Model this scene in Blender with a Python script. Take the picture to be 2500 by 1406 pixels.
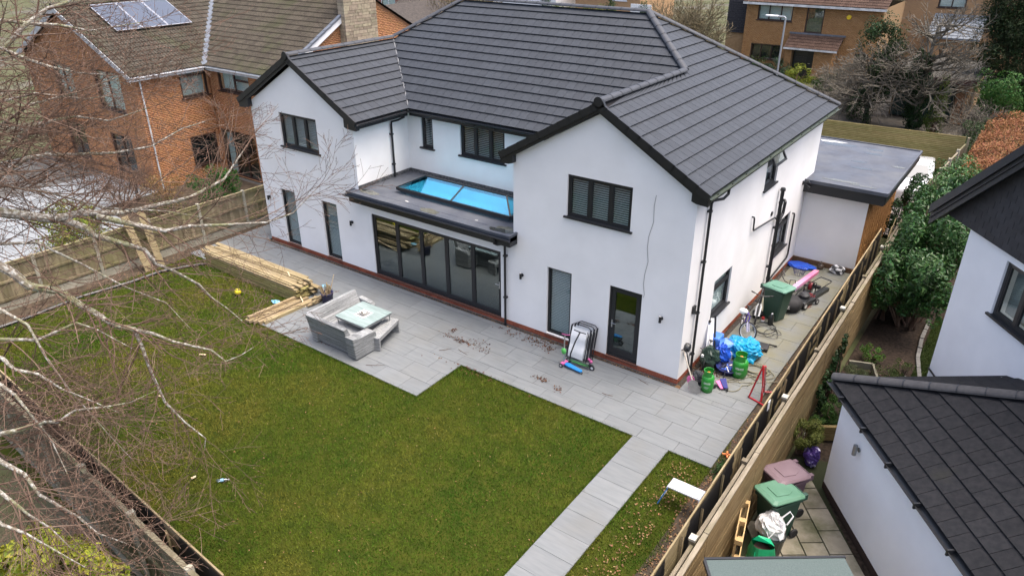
import bpy, math, random
import numpy as np
from mathutils import Vector, Matrix
R = math.radians
for _o in list(bpy.data.objects):
    bpy.data.objects.remove(_o, do_unlink=True)
sc = bpy.context.scene
COL = sc.collection

# ------------------------------------------------------------ camera, sky, sun, exposure
CAMP = Vector((5.788, -15.034, 10.6))
_yaw, _pit, _rol = -0.6306132, 0.4665234, -0.0034097
_f = Vector((math.sin(_yaw) * math.cos(_pit), math.cos(_yaw) * math.cos(_pit), -math.sin(_pit)))
_r = Vector((math.cos(_yaw), -math.sin(_yaw), 0))
_u = _r.cross(_f)
_c, _s = math.cos(_rol), math.sin(_rol)
_r2, _u2 = _c * _r + _s * _u, -_s * _r + _c * _u
cd = bpy.data.cameras.new('camera')
cd.sensor_width = 36
cd.lens = 25.73
cd.clip_start = 0.1
cd.clip_end = 2000
cam = bpy.data.objects.new('camera', cd)
COL.objects.link(cam)
M3 = Matrix((_r2, _u2, -_f)).transposed()
cam.matrix_world = Matrix.Translation(CAMP) @ M3.to_4x4()
sc.camera = cam

SUN_DIR = Vector((0.27, 0.11, 0.955)).normalized()
SUN_EL = math.asin(SUN_DIR.z)
SUN_AZ = math.atan2(SUN_DIR.x, SUN_DIR.y)
wd = bpy.data.worlds.new('World')
sc.world = wd
wd.use_nodes = True
_nt = wd.node_tree
_sky = _nt.nodes.new('ShaderNodeTexSky')
_sky.sky_type = 'NISHITA'
_sky.sun_disc = False
_sky.sun_elevation = SUN_EL
_sky.sun_rotation = SUN_AZ
_sky.dust_density = 6.0
_sky.air_density = 0.7
_sky.ozone_density = 0.0
_bg = _nt.nodes['Background']
_nt.links.new(_sky.outputs[0], _bg.inputs[0])
_bg.inputs[1].default_value = 0.15
sl = bpy.data.lights.new('sun', 'SUN')
sl.energy = 0.5
sl.angle = R(40)
sl.color = (0.955, 0.99, 1.0)
sun = bpy.data.objects.new('sun', sl)
COL.objects.link(sun)
sun.rotation_euler = SUN_DIR.to_track_quat('Z', 'Y').to_euler()
sc.view_settings.view_transform = 'Standard'
sc.view_settings.look = 'None'
sc.view_settings.gamma = 1
sc.view_settings.use_curve_mapping = False
sc.view_settings.exposure = 1.65
sc.cycles.max_bounces = 8
sc.cycles.transparent_max_bounces = 16
# ------------------------------------------------------------ helpers
rnd = random.Random(11)
U = rnd.uniform
WM = {}
V = Vector


def wm(o):
    return WM.get(o.name, Matrix.Identity(4))


def tag(o, label=None, cat=None, group=None, kind=None):
    if label: o['label'] = label
    if cat: o['category'] = cat
    if group: o['group'] = group
    if kind: o['kind'] = kind
    return o


def link(o, parent=None, basis=None):
    COL.objects.link(o)
    if basis is not None:
        o.matrix_basis = basis
    if parent:
        o.parent = parent
        WM[o.name] = wm(parent) @ (basis if basis is not None else Matrix.Identity(4))
    else:
        WM[o.name] = basis if basis is not None else Matrix.Identity(4)
    return o


def thing(name, label, cat, loc=(0, 0, 0), rz=0.0, group=None, M=None):
    o = bpy.data.objects.new(name, None)
    o.empty_display_size = .2
    link(o, None, M if M is not None else Matrix.Translation(V(loc)) @ Matrix.Rotation(rz, 4, 'Z'))
    return tag(o, label, cat, group)


def frame(o, x, y, z):
    """matrix with given axes and origin"""
    M = Matrix.Identity(4)
    for i, a in enumerate((x, y, z)):
        for j in range(3):
            M[j][i] = a[j]
    for j in range(3):
        M[j][3] = o[j]
    return M


BOXF = [(0, 3, 2, 1), (4, 5, 6, 7), (0, 1, 5, 4), (1, 2, 6, 5), (2, 3, 7, 6), (3, 0, 4, 7)]


class MB:
    def __init__(s):
        s.v = []
        s.f = []

    def add(s, vs, fs):
        n = len(s.v)
        s.v += [tuple(p) for p in vs]
        s.f += [tuple(i + n for i in f) for f in fs]
        return s

    def box(s, a, b, M=None):
        x0, y0, z0 = a
        x1, y1, z1 = b
        x0, x1 = min(x0, x1), max(x0, x1)
        y0, y1 = min(y0, y1), max(y0, y1)
        z0, z1 = min(z0, z1), max(z0, z1)
        vs = [(x0, y0, z0), (x1, y0, z0), (x1, y1, z0), (x0, y1, z0), (x0, y0, z1), (x1, y0, z1), (x1, y1, z1), (x0, y1, z1)]
        if M is not None:
            vs = [M @ V(p) for p in vs]
        return s.add(vs, BOXF)

    def bar(s, p, q, w, h, up=(0, 0, 1)):
        """box-section bar from p to q: w sideways, h along up"""
        p, q = V(p), V(q)
        d = q - p
        L = d.length
        d.normalize()
        up = V(up)
        if abs(d.dot(up)) > .98: up = V((1, 0, 0))
        x = d.cross(up).normalized()
        z = x.cross(d)
        return s.box((-w / 2, 0, -h / 2), (w / 2, L, h / 2), frame(p, x, d, z))

    def tube(s, pts, r, n=8, cap=True, closed=False):
        pts = [V(p) for p in pts]
        k = len(pts)
        rs = r if isinstance(r, (list, tuple)) else [r] * k
        base = len(s.v)
        prev = None
        for i, p in enumerate(pts):
            if closed:
                d = pts[(i + 1) % k] - pts[i - 1]
            else:
                d = pts[min(i + 1, k - 1)] - pts[max(i - 1, 0)]
            if d.length < 1e-9: d = V((0, 0, 1))
            d.normalize()
            if prev is None:
                a = V((0, 0, 1)) if abs(d.z) < .9 else V((1, 0, 0))
                x = a.cross(d).normalized()
            else:
                x = (prev - d * prev.dot(d))
                x = x.normalized() if x.length > 1e-6 else V((1, 0, 0)).cross(d).normalized()
            prev = x
            y = d.cross(x)
            for j in range(n):
                t = 2 * math.pi * j / n
                q = p + (x * math.cos(t) + y * math.sin(t)) * rs[i]
                s.v.append((q.x, q.y, q.z))
        for i in range(k if closed else k - 1):
            a = base + i * n
            b = base + ((i + 1) % k) * n
            for j in range(n):
                j2 = (j + 1) % n
                s.f.append((a + j, a + j2, b + j2, b + j))
        if cap and not closed:
            s.f.append(tuple(base + j for j in reversed(range(n))))
            s.f.append(tuple(base + (k - 1) * n + j for j in range(n)))
        return s

    def lathe(s, prof, n=20, M=None):
        base = len(s.v)
        for (r, z) in prof:
            for j in range(n):
                t = 2 * math.pi * j / n
                p = V((r * math.cos(t), r * math.sin(t), z))
                if M is not None: p = M @ p
                s.v.append((p.x, p.y, p.z))
        for i in range(len(prof) - 1):
            for j in range(n):
                j2 = (j + 1) % n
                s.f.append((base + i * n + j, base + i * n + j2, base + (i + 1) * n + j2, base + (i + 1) * n + j))
        return s

    def prism(s, poly, d):
        poly = [V(p) for p in poly]
        d = V(d)
        n = len(poly)
        nn = V((0, 0, 0))
        for i in range(n):
            nn += poly[i].cross(poly[(i + 1) % n])
        if nn.dot(d) > 0: poly.reverse()
        vs = poly + [p + d for p in poly]
        fs = [tuple(range(n)), tuple(reversed(range(n, 2 * n)))]
        fs += [(i, i + n, (i + 1) % n + n, (i + 1) % n) for i in range(n)]
        return s.add(vs, fs)

    def quad(s, *p):
        return s.add(p, [tuple(range(len(p)))])

    def sphere(s, c, r, nu=14, nv=9, M=None):
        r = r if isinstance(r, (tuple, list)) else (r, r, r)
        c = V(c)
        base = len(s.v)
        for i in range(nv + 1):
            ph = math.pi * i / nv
            for j in range(nu):
                t = 2 * math.pi * j / nu
                p = V((r[0] * math.sin(ph) * math.cos(t), r[1] * math.sin(ph) * math.sin(t), r[2] * math.cos(ph)))
                if M is not None: p = M.to_3x3() @ p
                p = p + c
                s.v.append((p.x, p.y, p.z))
        for i in range(nv):
            for j in range(nu):
                j2 = (j + 1) % nu
                s.f.append((base + i * nu + j, base + (i + 1) * nu + j, base + (i + 1) * nu + j2, base + i * nu + j2))
        return s

    def ring(s, c, rad, r, ax='z', n=24, m=6, M=None):
        pts = []
        for i in range(n):
            t = 2 * math.pi * i / n
            a, b = rad * math.cos(t), rad * math.sin(t)
            p = V((a, b, 0)) if ax == 'z' else (V((0, a, b)) if ax == 'x' else V((a, 0, b)))
            p = p + V(c)
            pts.append(M @ p if M is not None else p)
        return s.tube(pts, r, m, closed=True)

    def mesh(s, name, mat=None, smooth=False, bevel=0, noise=0, sub=0):
        me = bpy.data.meshes.new(name)
        me.from_pydata(s.v, [], s.f)
        if bevel or sub:
            import bmesh
            bm = bmesh.new()
            bm.from_mesh(me)
            bmesh.ops.remove_doubles(bm, verts=bm.verts, dist=1e-5)
            if bevel:
                es = [e for e in bm.edges if len(e.link_faces) == 2 and e.calc_face_angle(0) > .5]
                bmesh.ops.bevel(bm, geom=es, offset=bevel, segments=2, affect='EDGES', profile=.6, clamp_overlap=True)
            if sub:
                bmesh.ops.subdivide_edges(bm, edges=bm.edges, cuts=sub, use_grid_fill=True)
            bm.to_mesh(me)
            bm.free()
        if smooth:
            me.polygons.foreach_set('use_smooth', [True] * len(me.polygons))
        if mat: me.materials.append(mat)
        me.update()
        return me

    def top(s, name, mat, label=None, cat=None, org=None, group=None, kind=None, **k):
        """top-level object from world coordinates, origin moved to org"""
        me = s.mesh(name, mat, **k)
        if org is None:
            a = np.array(s.v)
            org = ((a[:, 0].min() + a[:, 0].max()) / 2, (a[:, 1].min() + a[:, 1].max()) / 2, a[:, 2].min())
        me.transform(Matrix.Translation(-V(org)))
        o = bpy.data.objects.new(name, me)
        link(o, None, Matrix.Translation(V(org)))
        return tag(o, label, cat, group, kind)

    def P(s, name, mat, parent, kind=None, label=None, **k):
        """part from coordinates local to its parent"""
        o = bpy.data.objects.new(name, s.mesh(name, mat, **k))
        link(o, parent, Matrix.Identity(4))
        return tag(o, label, None, None, kind)

    def W(s, name, mat, parent, kind=None, label=None, **k):
        """part from world coordinates"""
        me = s.mesh(name, mat, **k)
        me.transform(wm(parent).inverted())
        o = bpy.data.objects.new(name, me)
        link(o, parent, Matrix.Identity(4))
        return tag(o, label, None, None, kind)


def inst(me, name, parent, Mworld, label=None):
    """object sharing mesh data, placed by world matrix"""
    o = bpy.data.objects.new(name, me)
    link(o, parent, (wm(parent).inverted() @ Mworld) if parent else Mworld)
    if label: o['label'] = label
    return o


def copy_tree(o, parent=None, basis=None):
    c = o.copy()
    COL.objects.link(c)
    if basis is not None: c.matrix_basis = basis
    c.parent = parent
    WM[c.name] = (wm(parent) if parent else Matrix.Identity(4)) @ c.matrix_basis
    for ch in list(o.children):
        copy_tree(ch, c)
    return c


def npmesh(name, verts, quads, mat=None, smooth=False):
    """fast mesh: verts (N,3), faces (M,k)"""
    verts = np.asarray(verts, np.float32)
    quads = np.asarray(quads, np.int32)
    k = quads.shape[1]
    me = bpy.data.meshes.new(name)
    me.vertices.add(len(verts))
    me.vertices.foreach_set('co', verts.ravel())
    me.loops.add(quads.size)
    me.loops.foreach_set('vertex_index', quads.ravel())
    me.polygons.add(len(quads))
    me.polygons.foreach_set('loop_start', np.arange(0, quads.size, k, dtype=np.int32))
    if smooth:
        me.polygons.foreach_set('use_smooth', [True] * len(quads))
    if mat: me.materials.append(mat)
    me.update(calc_edges=True)
    return me


def npobj(me, name, parent=None, kind=None, label=None, cat=None):
    o = bpy.data.objects.new(name, me)
    if parent: me.transform(wm(parent).inverted())
    link(o, parent, Matrix.Identity(4))
    return tag(o, label, cat, None, kind)


# ------------------------------------------------------------ materials
MATS = {}


def lin(c):
    return tuple(c) + (1,) if len(c) == 3 else tuple(c)


class NT:
    def __init__(s, name):
        s.m = bpy.data.materials.new(name)
        s.m.use_nodes = True
        s.t = s.m.node_tree
        s.b = s.t.nodes['Principled BSDF']

    def n(s, typ, **kw):
        nd = s.t.nodes.new('ShaderNode' + typ)
        for k, v in kw.items():
            if k[0] == 'i' and k[1:].isdigit():
                nd.inputs[int(k[1:])].default_value = v
            elif k in nd.inputs:
                nd.inputs[k].default_value = v
            else:
                setattr(nd, k, v)
        return nd

    def l(s, a, b):
        s.t.links.new(a, b)

    def math(s, op, a, b=None, clamp=False):
        nd = s.n('Math', operation=op)
        nd.use_clamp = clamp
        for i, q in enumerate((a, b)):
            if q is None: continue
            if isinstance(q, (int, float)):
                nd.inputs[i].default_value = q
            else:
                s.l(q, nd.inputs[i])
        return nd.outputs[0]

    def mixc(s, fac, a, b, mode='MIX'):
        nd = s.n('MixRGB', blend_type=mode)
        for i, q in enumerate((fac, a, b)):
            if isinstance(q, (int, float)):
                nd.inputs[i].default_value = q
            elif isinstance(q, tuple):
                nd.inputs[i].default_value = lin(q)
            else:
                s.l(q, nd.inputs[i])
        return nd.outputs[0]

    def ramp(s, fac, stops):
        nd = s.n('ValToRGB')
        el = nd.color_ramp.elements
        while len(el) < len(stops): el.new(.5)
        for e, (p, c) in zip(el, stops):
            e.position = p
            e.color = lin(c) if isinstance(c, tuple) else (c, c, c, 1)
        s.l(fac, nd.inputs[0])
        return nd.outputs[0]

    def pos(s, stretch=(1, 1, 1), coord='pos'):
        mp = s.n('Mapping')
        mp.inputs['Scale'].default_value = stretch
        if coord == 'pos':
            s.l(s.n('NewGeometry').outputs['Position'], mp.inputs[0])
        else:
            s.l(s.n('TexCoord').outputs['Object'], mp.inputs[0])
        return mp.outputs[0]

    def noise(s, vec, scale, detail=5, rough=.55):
        nd = s.n('TexNoise')
        nd.inputs['Scale'].default_value = scale
        nd.inputs['Detail'].default_value = detail
        nd.inputs['Roughness'].default_value = rough
        s.l(vec, nd.inputs[0])
        return nd.outputs[0]

    def rand(s):
        a = s.n('NewGeometry').outputs['Random Per Island']
        b = s.n('ObjectInfo').outputs['Random']
        return s.math('FRACT', s.math('ADD', a, b))

    def bump(s, h, strength, dist=.01):
        nd = s.n('Bump')
        nd.inputs['Strength'].default_value = strength
        nd.inputs['Distance'].default_value = dist
        s.l(h, nd.inputs['Height'])
        s.l(nd.outputs[0], s.b.inputs['Normal'])


def mat(name, c, c2=None, sc=6, rough=.65, metal=0.0, bump=0, bs=60, var=0, stretch=(1, 1, 1), edge=(.35, .65), spec=.5, big=None, bsc=.6, bedge=(.5, .7), coat=0, coord='pos', rr=None, hue=0, trans=0):
    if name in MATS: return MATS[name]
    t = NT(name)
    p = t.pos(stretch, coord)
    col = None
    if c2:
        nz = t.noise(p, sc)
        col = t.ramp(nz, [(edge[0], c), (edge[1], c2)])
    if big:
        nb = t.noise(t.pos(coord=coord), bsc, 4, .6)
        f = t.ramp(nb, [(bedge[0], 0.0), (bedge[1], 1.0)])
        col = t.mixc(f, col if col is not None else c, big)
    if var or hue:
        r = t.rand()
        hs = t.n('HueSaturation')
        if col is not None:
            t.l(col, hs.inputs['Color'])
        else:
            hs.inputs['Color'].default_value = lin(c)
        if var: t.l(t.math('ADD', t.math('MULTIPLY', r, 2 * var), 1 - var), hs.inputs['Value'])
        if hue:
            r2 = t.math('FRACT', t.math('MULTIPLY', r, 7.31))
            t.l(t.math('ADD', t.math('MULTIPLY', r2, 2 * hue), .5 - hue), hs.inputs['Hue'])
        col = hs.outputs[0]
    if col is not None:
        t.l(col, t.b.inputs['Base Color'])
    else:
        t.b.inputs['Base Color'].default_value = lin(c)
    t.b.inputs['Roughness'].default_value = rough
    if rr:
        nr = t.noise(t.pos(coord=coord), rr[0], 5)
        t.l(t.ramp(nr, [(.4, rr[1]), (.6, rr[2])]), t.b.inputs['Roughness'])
    t.b.inputs['Metallic'].default_value = metal
    t.b.inputs['Specular IOR Level'].default_value = spec if (rough < .8 or spec != .5) else .12
    if coat:
        t.b.inputs['Coat Weight'].default_value = coat
    if trans:
        t.b.inputs['Subsurface Weight'].default_value = 0
    if bump:
        t.bump(t.noise(p, bs, 4), bump)
    MATS[name] = t.m
    return t.m


def glass(name, tint=(.75, .8, .8), base=.12, mul=1.5, gtint=(1, 1, 1), rough=0.0):
    if name in MATS: return MATS[name]
    t = NT(name)
    t.t.nodes.remove(t.b)
    out = [n for n in t.t.nodes if n.type == 'OUTPUT_MATERIAL'][0]
    tr = t.n('BsdfTransparent')
    tr.inputs[0].default_value = lin(tint)
    gl = t.n('BsdfGlossy')
    gl.inputs['Color'].default_value = lin(gtint)
    gl.inputs['Roughness'].default_value = rough
    lw_ = t.n('LayerWeight')
    lw_.inputs[0].default_value = .5
    f5 = t.math('POWER', lw_.outputs['Facing'], 5.0)
    f = t.math('ADD', t.math('MULTIPLY', f5, .9 * mul), base + .04, True)
    mx = t.n('MixShader')
    t.l(f, mx.inputs[0])
    t.l(tr.outputs[0], mx.inputs[1])
    t.l(gl.outputs[0], mx.inputs[2])
    t.l(mx.outputs[0], out.inputs[0])
    MATS[name] = t.m
    return t.m


def leafmat(name, c, var=.35, hue=.03, rough=.5, c2=None, spec=.4, transl=.25):
    if name in MATS: return MATS[name]
    t = NT(name)
    r = t.rand()
    hs = t.n('HueSaturation')
    if c2:
        r3 = t.math('FRACT', t.math('MULTIPLY', r, 13.7))
        t.l(t.mixc(r3, c, c2), hs.inputs['Color'])
    else:
        hs.inputs['Color'].default_value = lin(c)
    t.l(t.math('ADD', t.math('MULTIPLY', r, 2 * var), 1 - var), hs.inputs['Value'])
    r2 = t.math('FRACT', t.math('MULTIPLY', r, 7.31))
    t.l(t.math('ADD', t.math('MULTIPLY', r2, 2 * hue), .5 - hue), hs.inputs['Hue'])
    t.l(hs.outputs[0], t.b.inputs['Base Color'])
    t.b.inputs['Roughness'].default_value = rough
    t.b.inputs['Specular IOR Level'].default_value = spec * .45
    if transl:
        out = [n for n in t.t.nodes if n.type == 'OUTPUT_MATERIAL'][0]
        tl = t.n('BsdfTranslucent')
        t.l(hs.outputs[0], tl.inputs[0])
        mx = t.n('MixShader')
        mx.inputs[0].default_value = transl
        t.l(t.b.outputs[0], mx.inputs[1])
        t.l(tl.outputs[0], mx.inputs[2])
        t.l(mx.outputs[0], out.inputs[0])
    MATS[name] = t.m
    return t.m


def brickmat(name, c1, c2, mortar, scale=1.0, rot=False):
    """flat brick pattern for walls too far away to tell bricks apart"""
    if name in MATS: return MATS[name]
    t = NT(name)
    g = t.n('NewGeometry')
    sx = t.n('SeparateXYZ')
    t.l(g.outputs['Position'], sx.inputs[0])
    cb = t.n('CombineXYZ')
    t.l(t.math('ADD', sx.outputs[0], sx.outputs[1]), cb.inputs[0])
    t.l(sx.outputs[2], cb.inputs[1])
    br = t.n('TexBrick')
    t.l(cb.outputs[0], br.inputs[0])
    br.inputs['Color1'].default_value = lin(c1)
    br.inputs['Color2'].default_value = lin(c2)
    br.inputs['Mortar'].default_value = lin(mortar)
    br.inputs['Scale'].default_value = scale
    br.inputs['Brick Width'].default_value = .225
    br.inputs['Row Height'].default_value = .075
    br.inputs['Mortar Size'].default_value = .01
    t.l(br.outputs[0], t.b.inputs['Base Color'])
    t.b.inputs['Roughness'].default_value = .85
    MATS[name] = t.m
    return t.m


# ------------------------------------------------------------ generic builders
def wall_holes(mb, O, u, w, h, holes, rev=.12, n=None):
    """wall face in plane O + a*u + b*z with rectangular holes (a0,b0,a1,b1); reveals go back along -n"""
    O, u, n = V(O), V(u), V(n)
    z = V((0, 0, 1))
    xs = sorted(set([0, w] + [q for hh in holes for q in (hh[0], hh[2])]))
    zs = sorted(set([0, h] + [q for hh in holes for q in (hh[1], hh[3])]))
    P = lambda a, b, d=0: O + u * a + z * b - n * d
    flip = u.cross(z).dot(n) < 0
    def q(*p):
        mb.quad(*(reversed(p) if flip else p))
    for i in range(len(xs) - 1):
        for j in range(len(zs) - 1):
            a, b = (xs[i] + xs[i + 1]) / 2, (zs[j] + zs[j + 1]) / 2
            if any(k[0] < a < k[2] and k[1] < b < k[3] for k in holes): continue
            q(P(xs[i], zs[j]), P(xs[i + 1], zs[j]), P(xs[i + 1], zs[j + 1]), P(xs[i], zs[j + 1]))
    for (a0, b0, a1, b1) in holes:
        q(P(a0, b0), P(a0, b0, rev), P(a1, b0, rev), P(a1, b0))
        q(P(a0, b1, rev), P(a0, b1), P(a1, b1), P(a1, b1, rev))
        q(P(a0, b0), P(a0, b1), P(a0, b1, rev), P(a0, b0, rev))
        q(P(a1, b0, rev), P(a1, b1, rev), P(a1, b1), P(a1, b0))


def wbox(mb, O, u, n, a0, b0, d0, a1, b1, d1):
    """box in wall coordinates: along u, up z, depth d behind the wall face"""
    mb.box((a0, -d1, b0), (a1, -d0, b1), frame(V(O), V(u), V(n), V((0, 0, 1))))


def window(parent, O, u, n, w, h, lights, fm, gm, blind_or_room=None, sill=True, set_=.05, name='window', fr=.06, sash=True, gap=.058, transom=None, dark=None):
    """framed window with panes, optional blind; O = lower left on the wall face"""
    m = MB()
    D0, D1 = set_, set_ + .07
    wbox(m, O, u, n, 0, 0, D0, w, fr, D1)
    wbox(m, O, u, n, 0, h - fr, D0, w, h, D1)
    wbox(m, O, u, n, 0, fr, D0, fr, h - fr, D1)
    wbox(m, O, u, n, w - fr, fr, D0, w, h - fr, D1)
    edges = [0] + list(lights) + [1]
    spans = []
    for i in range(len(edges) - 1):
        a0 = fr if i == 0 else w * edges[i] + fr / 2
        a1 = w - fr if i == len(edges) - 2 else w * edges[i + 1] - fr / 2
        if i: wbox(m, O, u, n, w * edges[i] - fr / 2, fr, D0 + .004, w * edges[i] + fr / 2, h - fr, D1)
        if transom and transom.get(i):
            tb = h * transom[i]
            wbox(m, O, u, n, a0, tb - fr / 2, D0 + .004, a1, tb + fr / 2, D1)
            spans += [(a0, fr, a1, tb - fr / 2), (a0, tb + fr / 2, a1, h - fr)]
        else:
            spans.append((a0, fr, a1, h - fr))
    if sash:
        s = .035
        for (a0, b0, a1, b1) in spans:
            wbox(m, O, u, n, a0, b0, D0 + .012, a1, b0 + s, D1 - .01)
            wbox(m, O, u, n, a0, b1 - s, D0 + .012, a1, b1, D1 - .01)
            wbox(m, O, u, n, a0, b0 + s, D0 + .012, a0 + s, b1 - s, D1 - .01)
            wbox(m, O, u, n, a1 - s, b0 + s, D0 + .012, a1, b1 - s, D1 - .01)
    o = m.W(name, fm, parent)
    for (a0, b0, a1, b1) in spans:
        g = MB()
        wbox(g, O, u, n, a0 + .005, b0 + .005, D0 + .04, a1 - .005, b1 - .005, D0 + .046)
        g.W('pane', gm, o)
    if blind_or_room:
        b = MB()
        F = frame(V(O), V(u), V(n), V((0, 0, 1)))
        zz = fr + .02
        while zz < h - fr:
            c = F @ V((w / 2, -(D1 + .05), zz))
            vs = [F @ V(p) for p in ((fr, -(D1 + .03), zz - .006), (w - fr, -(D1 + .03), zz - .006), (w - fr, -(D1 + .07), zz + .008), (fr, -(D1 + .07), zz + .008))]
            b.quad(*vs)
            zz += gap
        b.W('blind_or_room', blind_or_room, o, kind='stuff')
    if dark:
        b = MB()
        wbox(b, O, u, n, fr, fr, D1 + .12, w - fr, h - fr, D1 + .13)
        b.W('blind_or_room', dark, o)  # flat panel; the dark room colour paints an unlit interior behind the glass
    if sill:
        b = MB()
        wbox(b, O, u, n, -.07, -.035, -.06, w + .07, .012, D0 + .01)
        b.W('sill', fm, o, bevel=.004)
    return o


def halfpipe(mb, p, q, r=.06, n=8, t=.004):
    """open gutter trough from p to q"""
    p, q = V(p), V(q)
    d = (q - p).normalized()
    x = d.cross(V((0, 0, 1))).normalized()
    prof = [(-r * math.cos(math.pi * i / n), -r * math.sin(math.pi * i / n)) for i in range(n + 1)]
    prof += [(a * (r - t * 3) / r, b * (r - t * 3) / r) for a, b in reversed(prof)]
    mb.prism([p + x * a + V((0, 0, b)) for a, b in prof], q - p)


# roof tiles: collected per building, the 300 nearest become objects, the rest one joined part
class Tiles:
    def __init__(s, w, g, lip=.03, prof=None):
        s.w, s.g, s.lip, s.prof = w, g, lip, prof
        s.full = []
        s.cut = []

    def plane(s, O, u, up, L, Rt, bmax, bond=True, off=0.0):
        O, u, up = V(O), V(u).normalized(), V(up).normalized()
        n = u.cross(up).normalized()
        if n.z < -.01: n = -n
        k = 0
        b = 0.0
        while b < bmax - .02:
            b1 = min(b + s.g, bmax)
            l0, l1, r0, r1 = L(b), L(b1), Rt(b), Rt(b1)
            i = math.floor((min(l0, l1) - off) / s.w) - 1
            while True:
                x0 = off + i * s.w + (s.w / 2 if bond and k % 2 else 0)
                if x0 > max(r0, r1): break
                x1 = x0 + s.w
                q = [(max(x0, l0), b), (min(x1, r0), b), (min(x1, r1), b1), (max(x0, l1), b1)]
                i += 1
                w0, w1 = q[1][0] - q[0][0], q[2][0] - q[3][0]
                if w0 < .01 and w1 < .01: continue
                fullt = abs(w0 - s.w) < 1e-4 and abs(w1 - s.w) < 1e-4 and b1 - b > s.g - 1e-4
                if fullt:
                    s.full.append((O + u * x0 + up * b, u, up, n))
                else:
                    if w0 < 0: q[0] = q[1] = ((q[0][0] + q[1][0]) / 2, b)
                    if w1 < 0: q[2] = q[3] = ((q[2][0] + q[3][0]) / 2, b1)
                    s.cut.append((O, u, up, n, q))
            b = b1
            k += 1

    def shape(s):
        """local tile: x width, y upslope, z normal"""
        e = .0045
        x0, x1, y0, y1 = e, s.w - e, -.012, s.g - .001
        if not s.prof:
            hs = [(x0, 0), (x1, 0)]
        else:
            hs = [(x0 + (x1 - x0) * a, h) for a, h in s.prof]
        k = len(hs)
        vs = [(x, y0, s.lip + h) for x, h in hs] + [(x, y1, .006 + h) for x, h in hs] + [(x, y0, s.lip + h - .022) for x, h in hs]
        fs = [(i, i + 1, k + i + 1, k + i) for i in range(k - 1)] + [(2 * k + i, 2 * k + i + 1, i + 1, i) for i in range(k - 1)]
        fs += [(2 * k, 0, k), (k - 1, 3 * k - 1, 2 * k - 1)]
        return vs, fs

    def flush(s, parent, m, name='roof_tile', limit=300):
        vs, fs = s.shape()
        me = MB().add(vs, fs).mesh(name, m)
        s.full.sort(key=lambda t: (t[0] - CAMP).length)
        for (p, u, up, n) in s.full[:limit]:
            inst(me, name, parent, frame(p, u, up, n))
        rest = MB()
        for (p, u, up, n) in s.full[limit:]:
            M = frame(p, u, up, n)
            rest.add([M @ V(q) for q in vs], fs)
        for (O, u, up, n, q) in s.cut:
            pts = [O + u * a + up * b for a, b in q]
            lo = [pts[0] - up * .012 + n * s.lip, pts[1] - up * .012 + n * s.lip, pts[2] + n * .006, pts[3] + n * .006]
            rest.add(lo + [lo[0] - n * .022, lo[1] - n * .022], [(0, 1, 2, 3), (4, 5, 1, 0)])
        if rest.f:
            rest.W(name, m, parent, kind='stuff')


def ridge(parent, p, q, m, clip=None, r=.11, ln=.45, name='ridge_tile', flat=.75):
    """half round ridge tiles from p to q"""
    p, q = V(p), V(q)
    d = q - p
    k = max(1, round(d.length / ln))
    st = d / k
    x = st.normalized()
    y = V((0, 0, 1)).cross(x).normalized()
    z = x.cross(y)
    mb = MB()
    L = st.length
    n = 8
    prof = [(r * math.cos(math.pi * i / n), r * flat * math.sin(math.pi * i / n)) for i in range(n + 1)]
    vs = [(0.003, a, b) for a, b in prof] + [(L - .003, a, b) for a, b in prof]
    fs = [(i, i + 1, n + 2 + i, n + 1 + i) for i in range(n)] + [tuple(range(n, -1, -1)), tuple(range(n + 1, 2 * n + 2))]
    fs = [tuple(reversed(f)) for f in fs]
    me = mb.add(vs, fs).mesh(name, m)
    c = MB()
    vs = [(-.012, a * 1.06, b * 1.08) for a, b in prof] + [(.012, a * 1.06, b * 1.08) for a, b in prof]
    cm = c.add(vs, fs).mesh('ridge_clip', clip) if clip else None
    for i in range(k):
        inst(me, name, parent, frame(p + st * i, x, y, z))
        if cm and i: inst(cm, 'ridge_clip', parent, frame(p + st * i, x, y, z))


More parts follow.
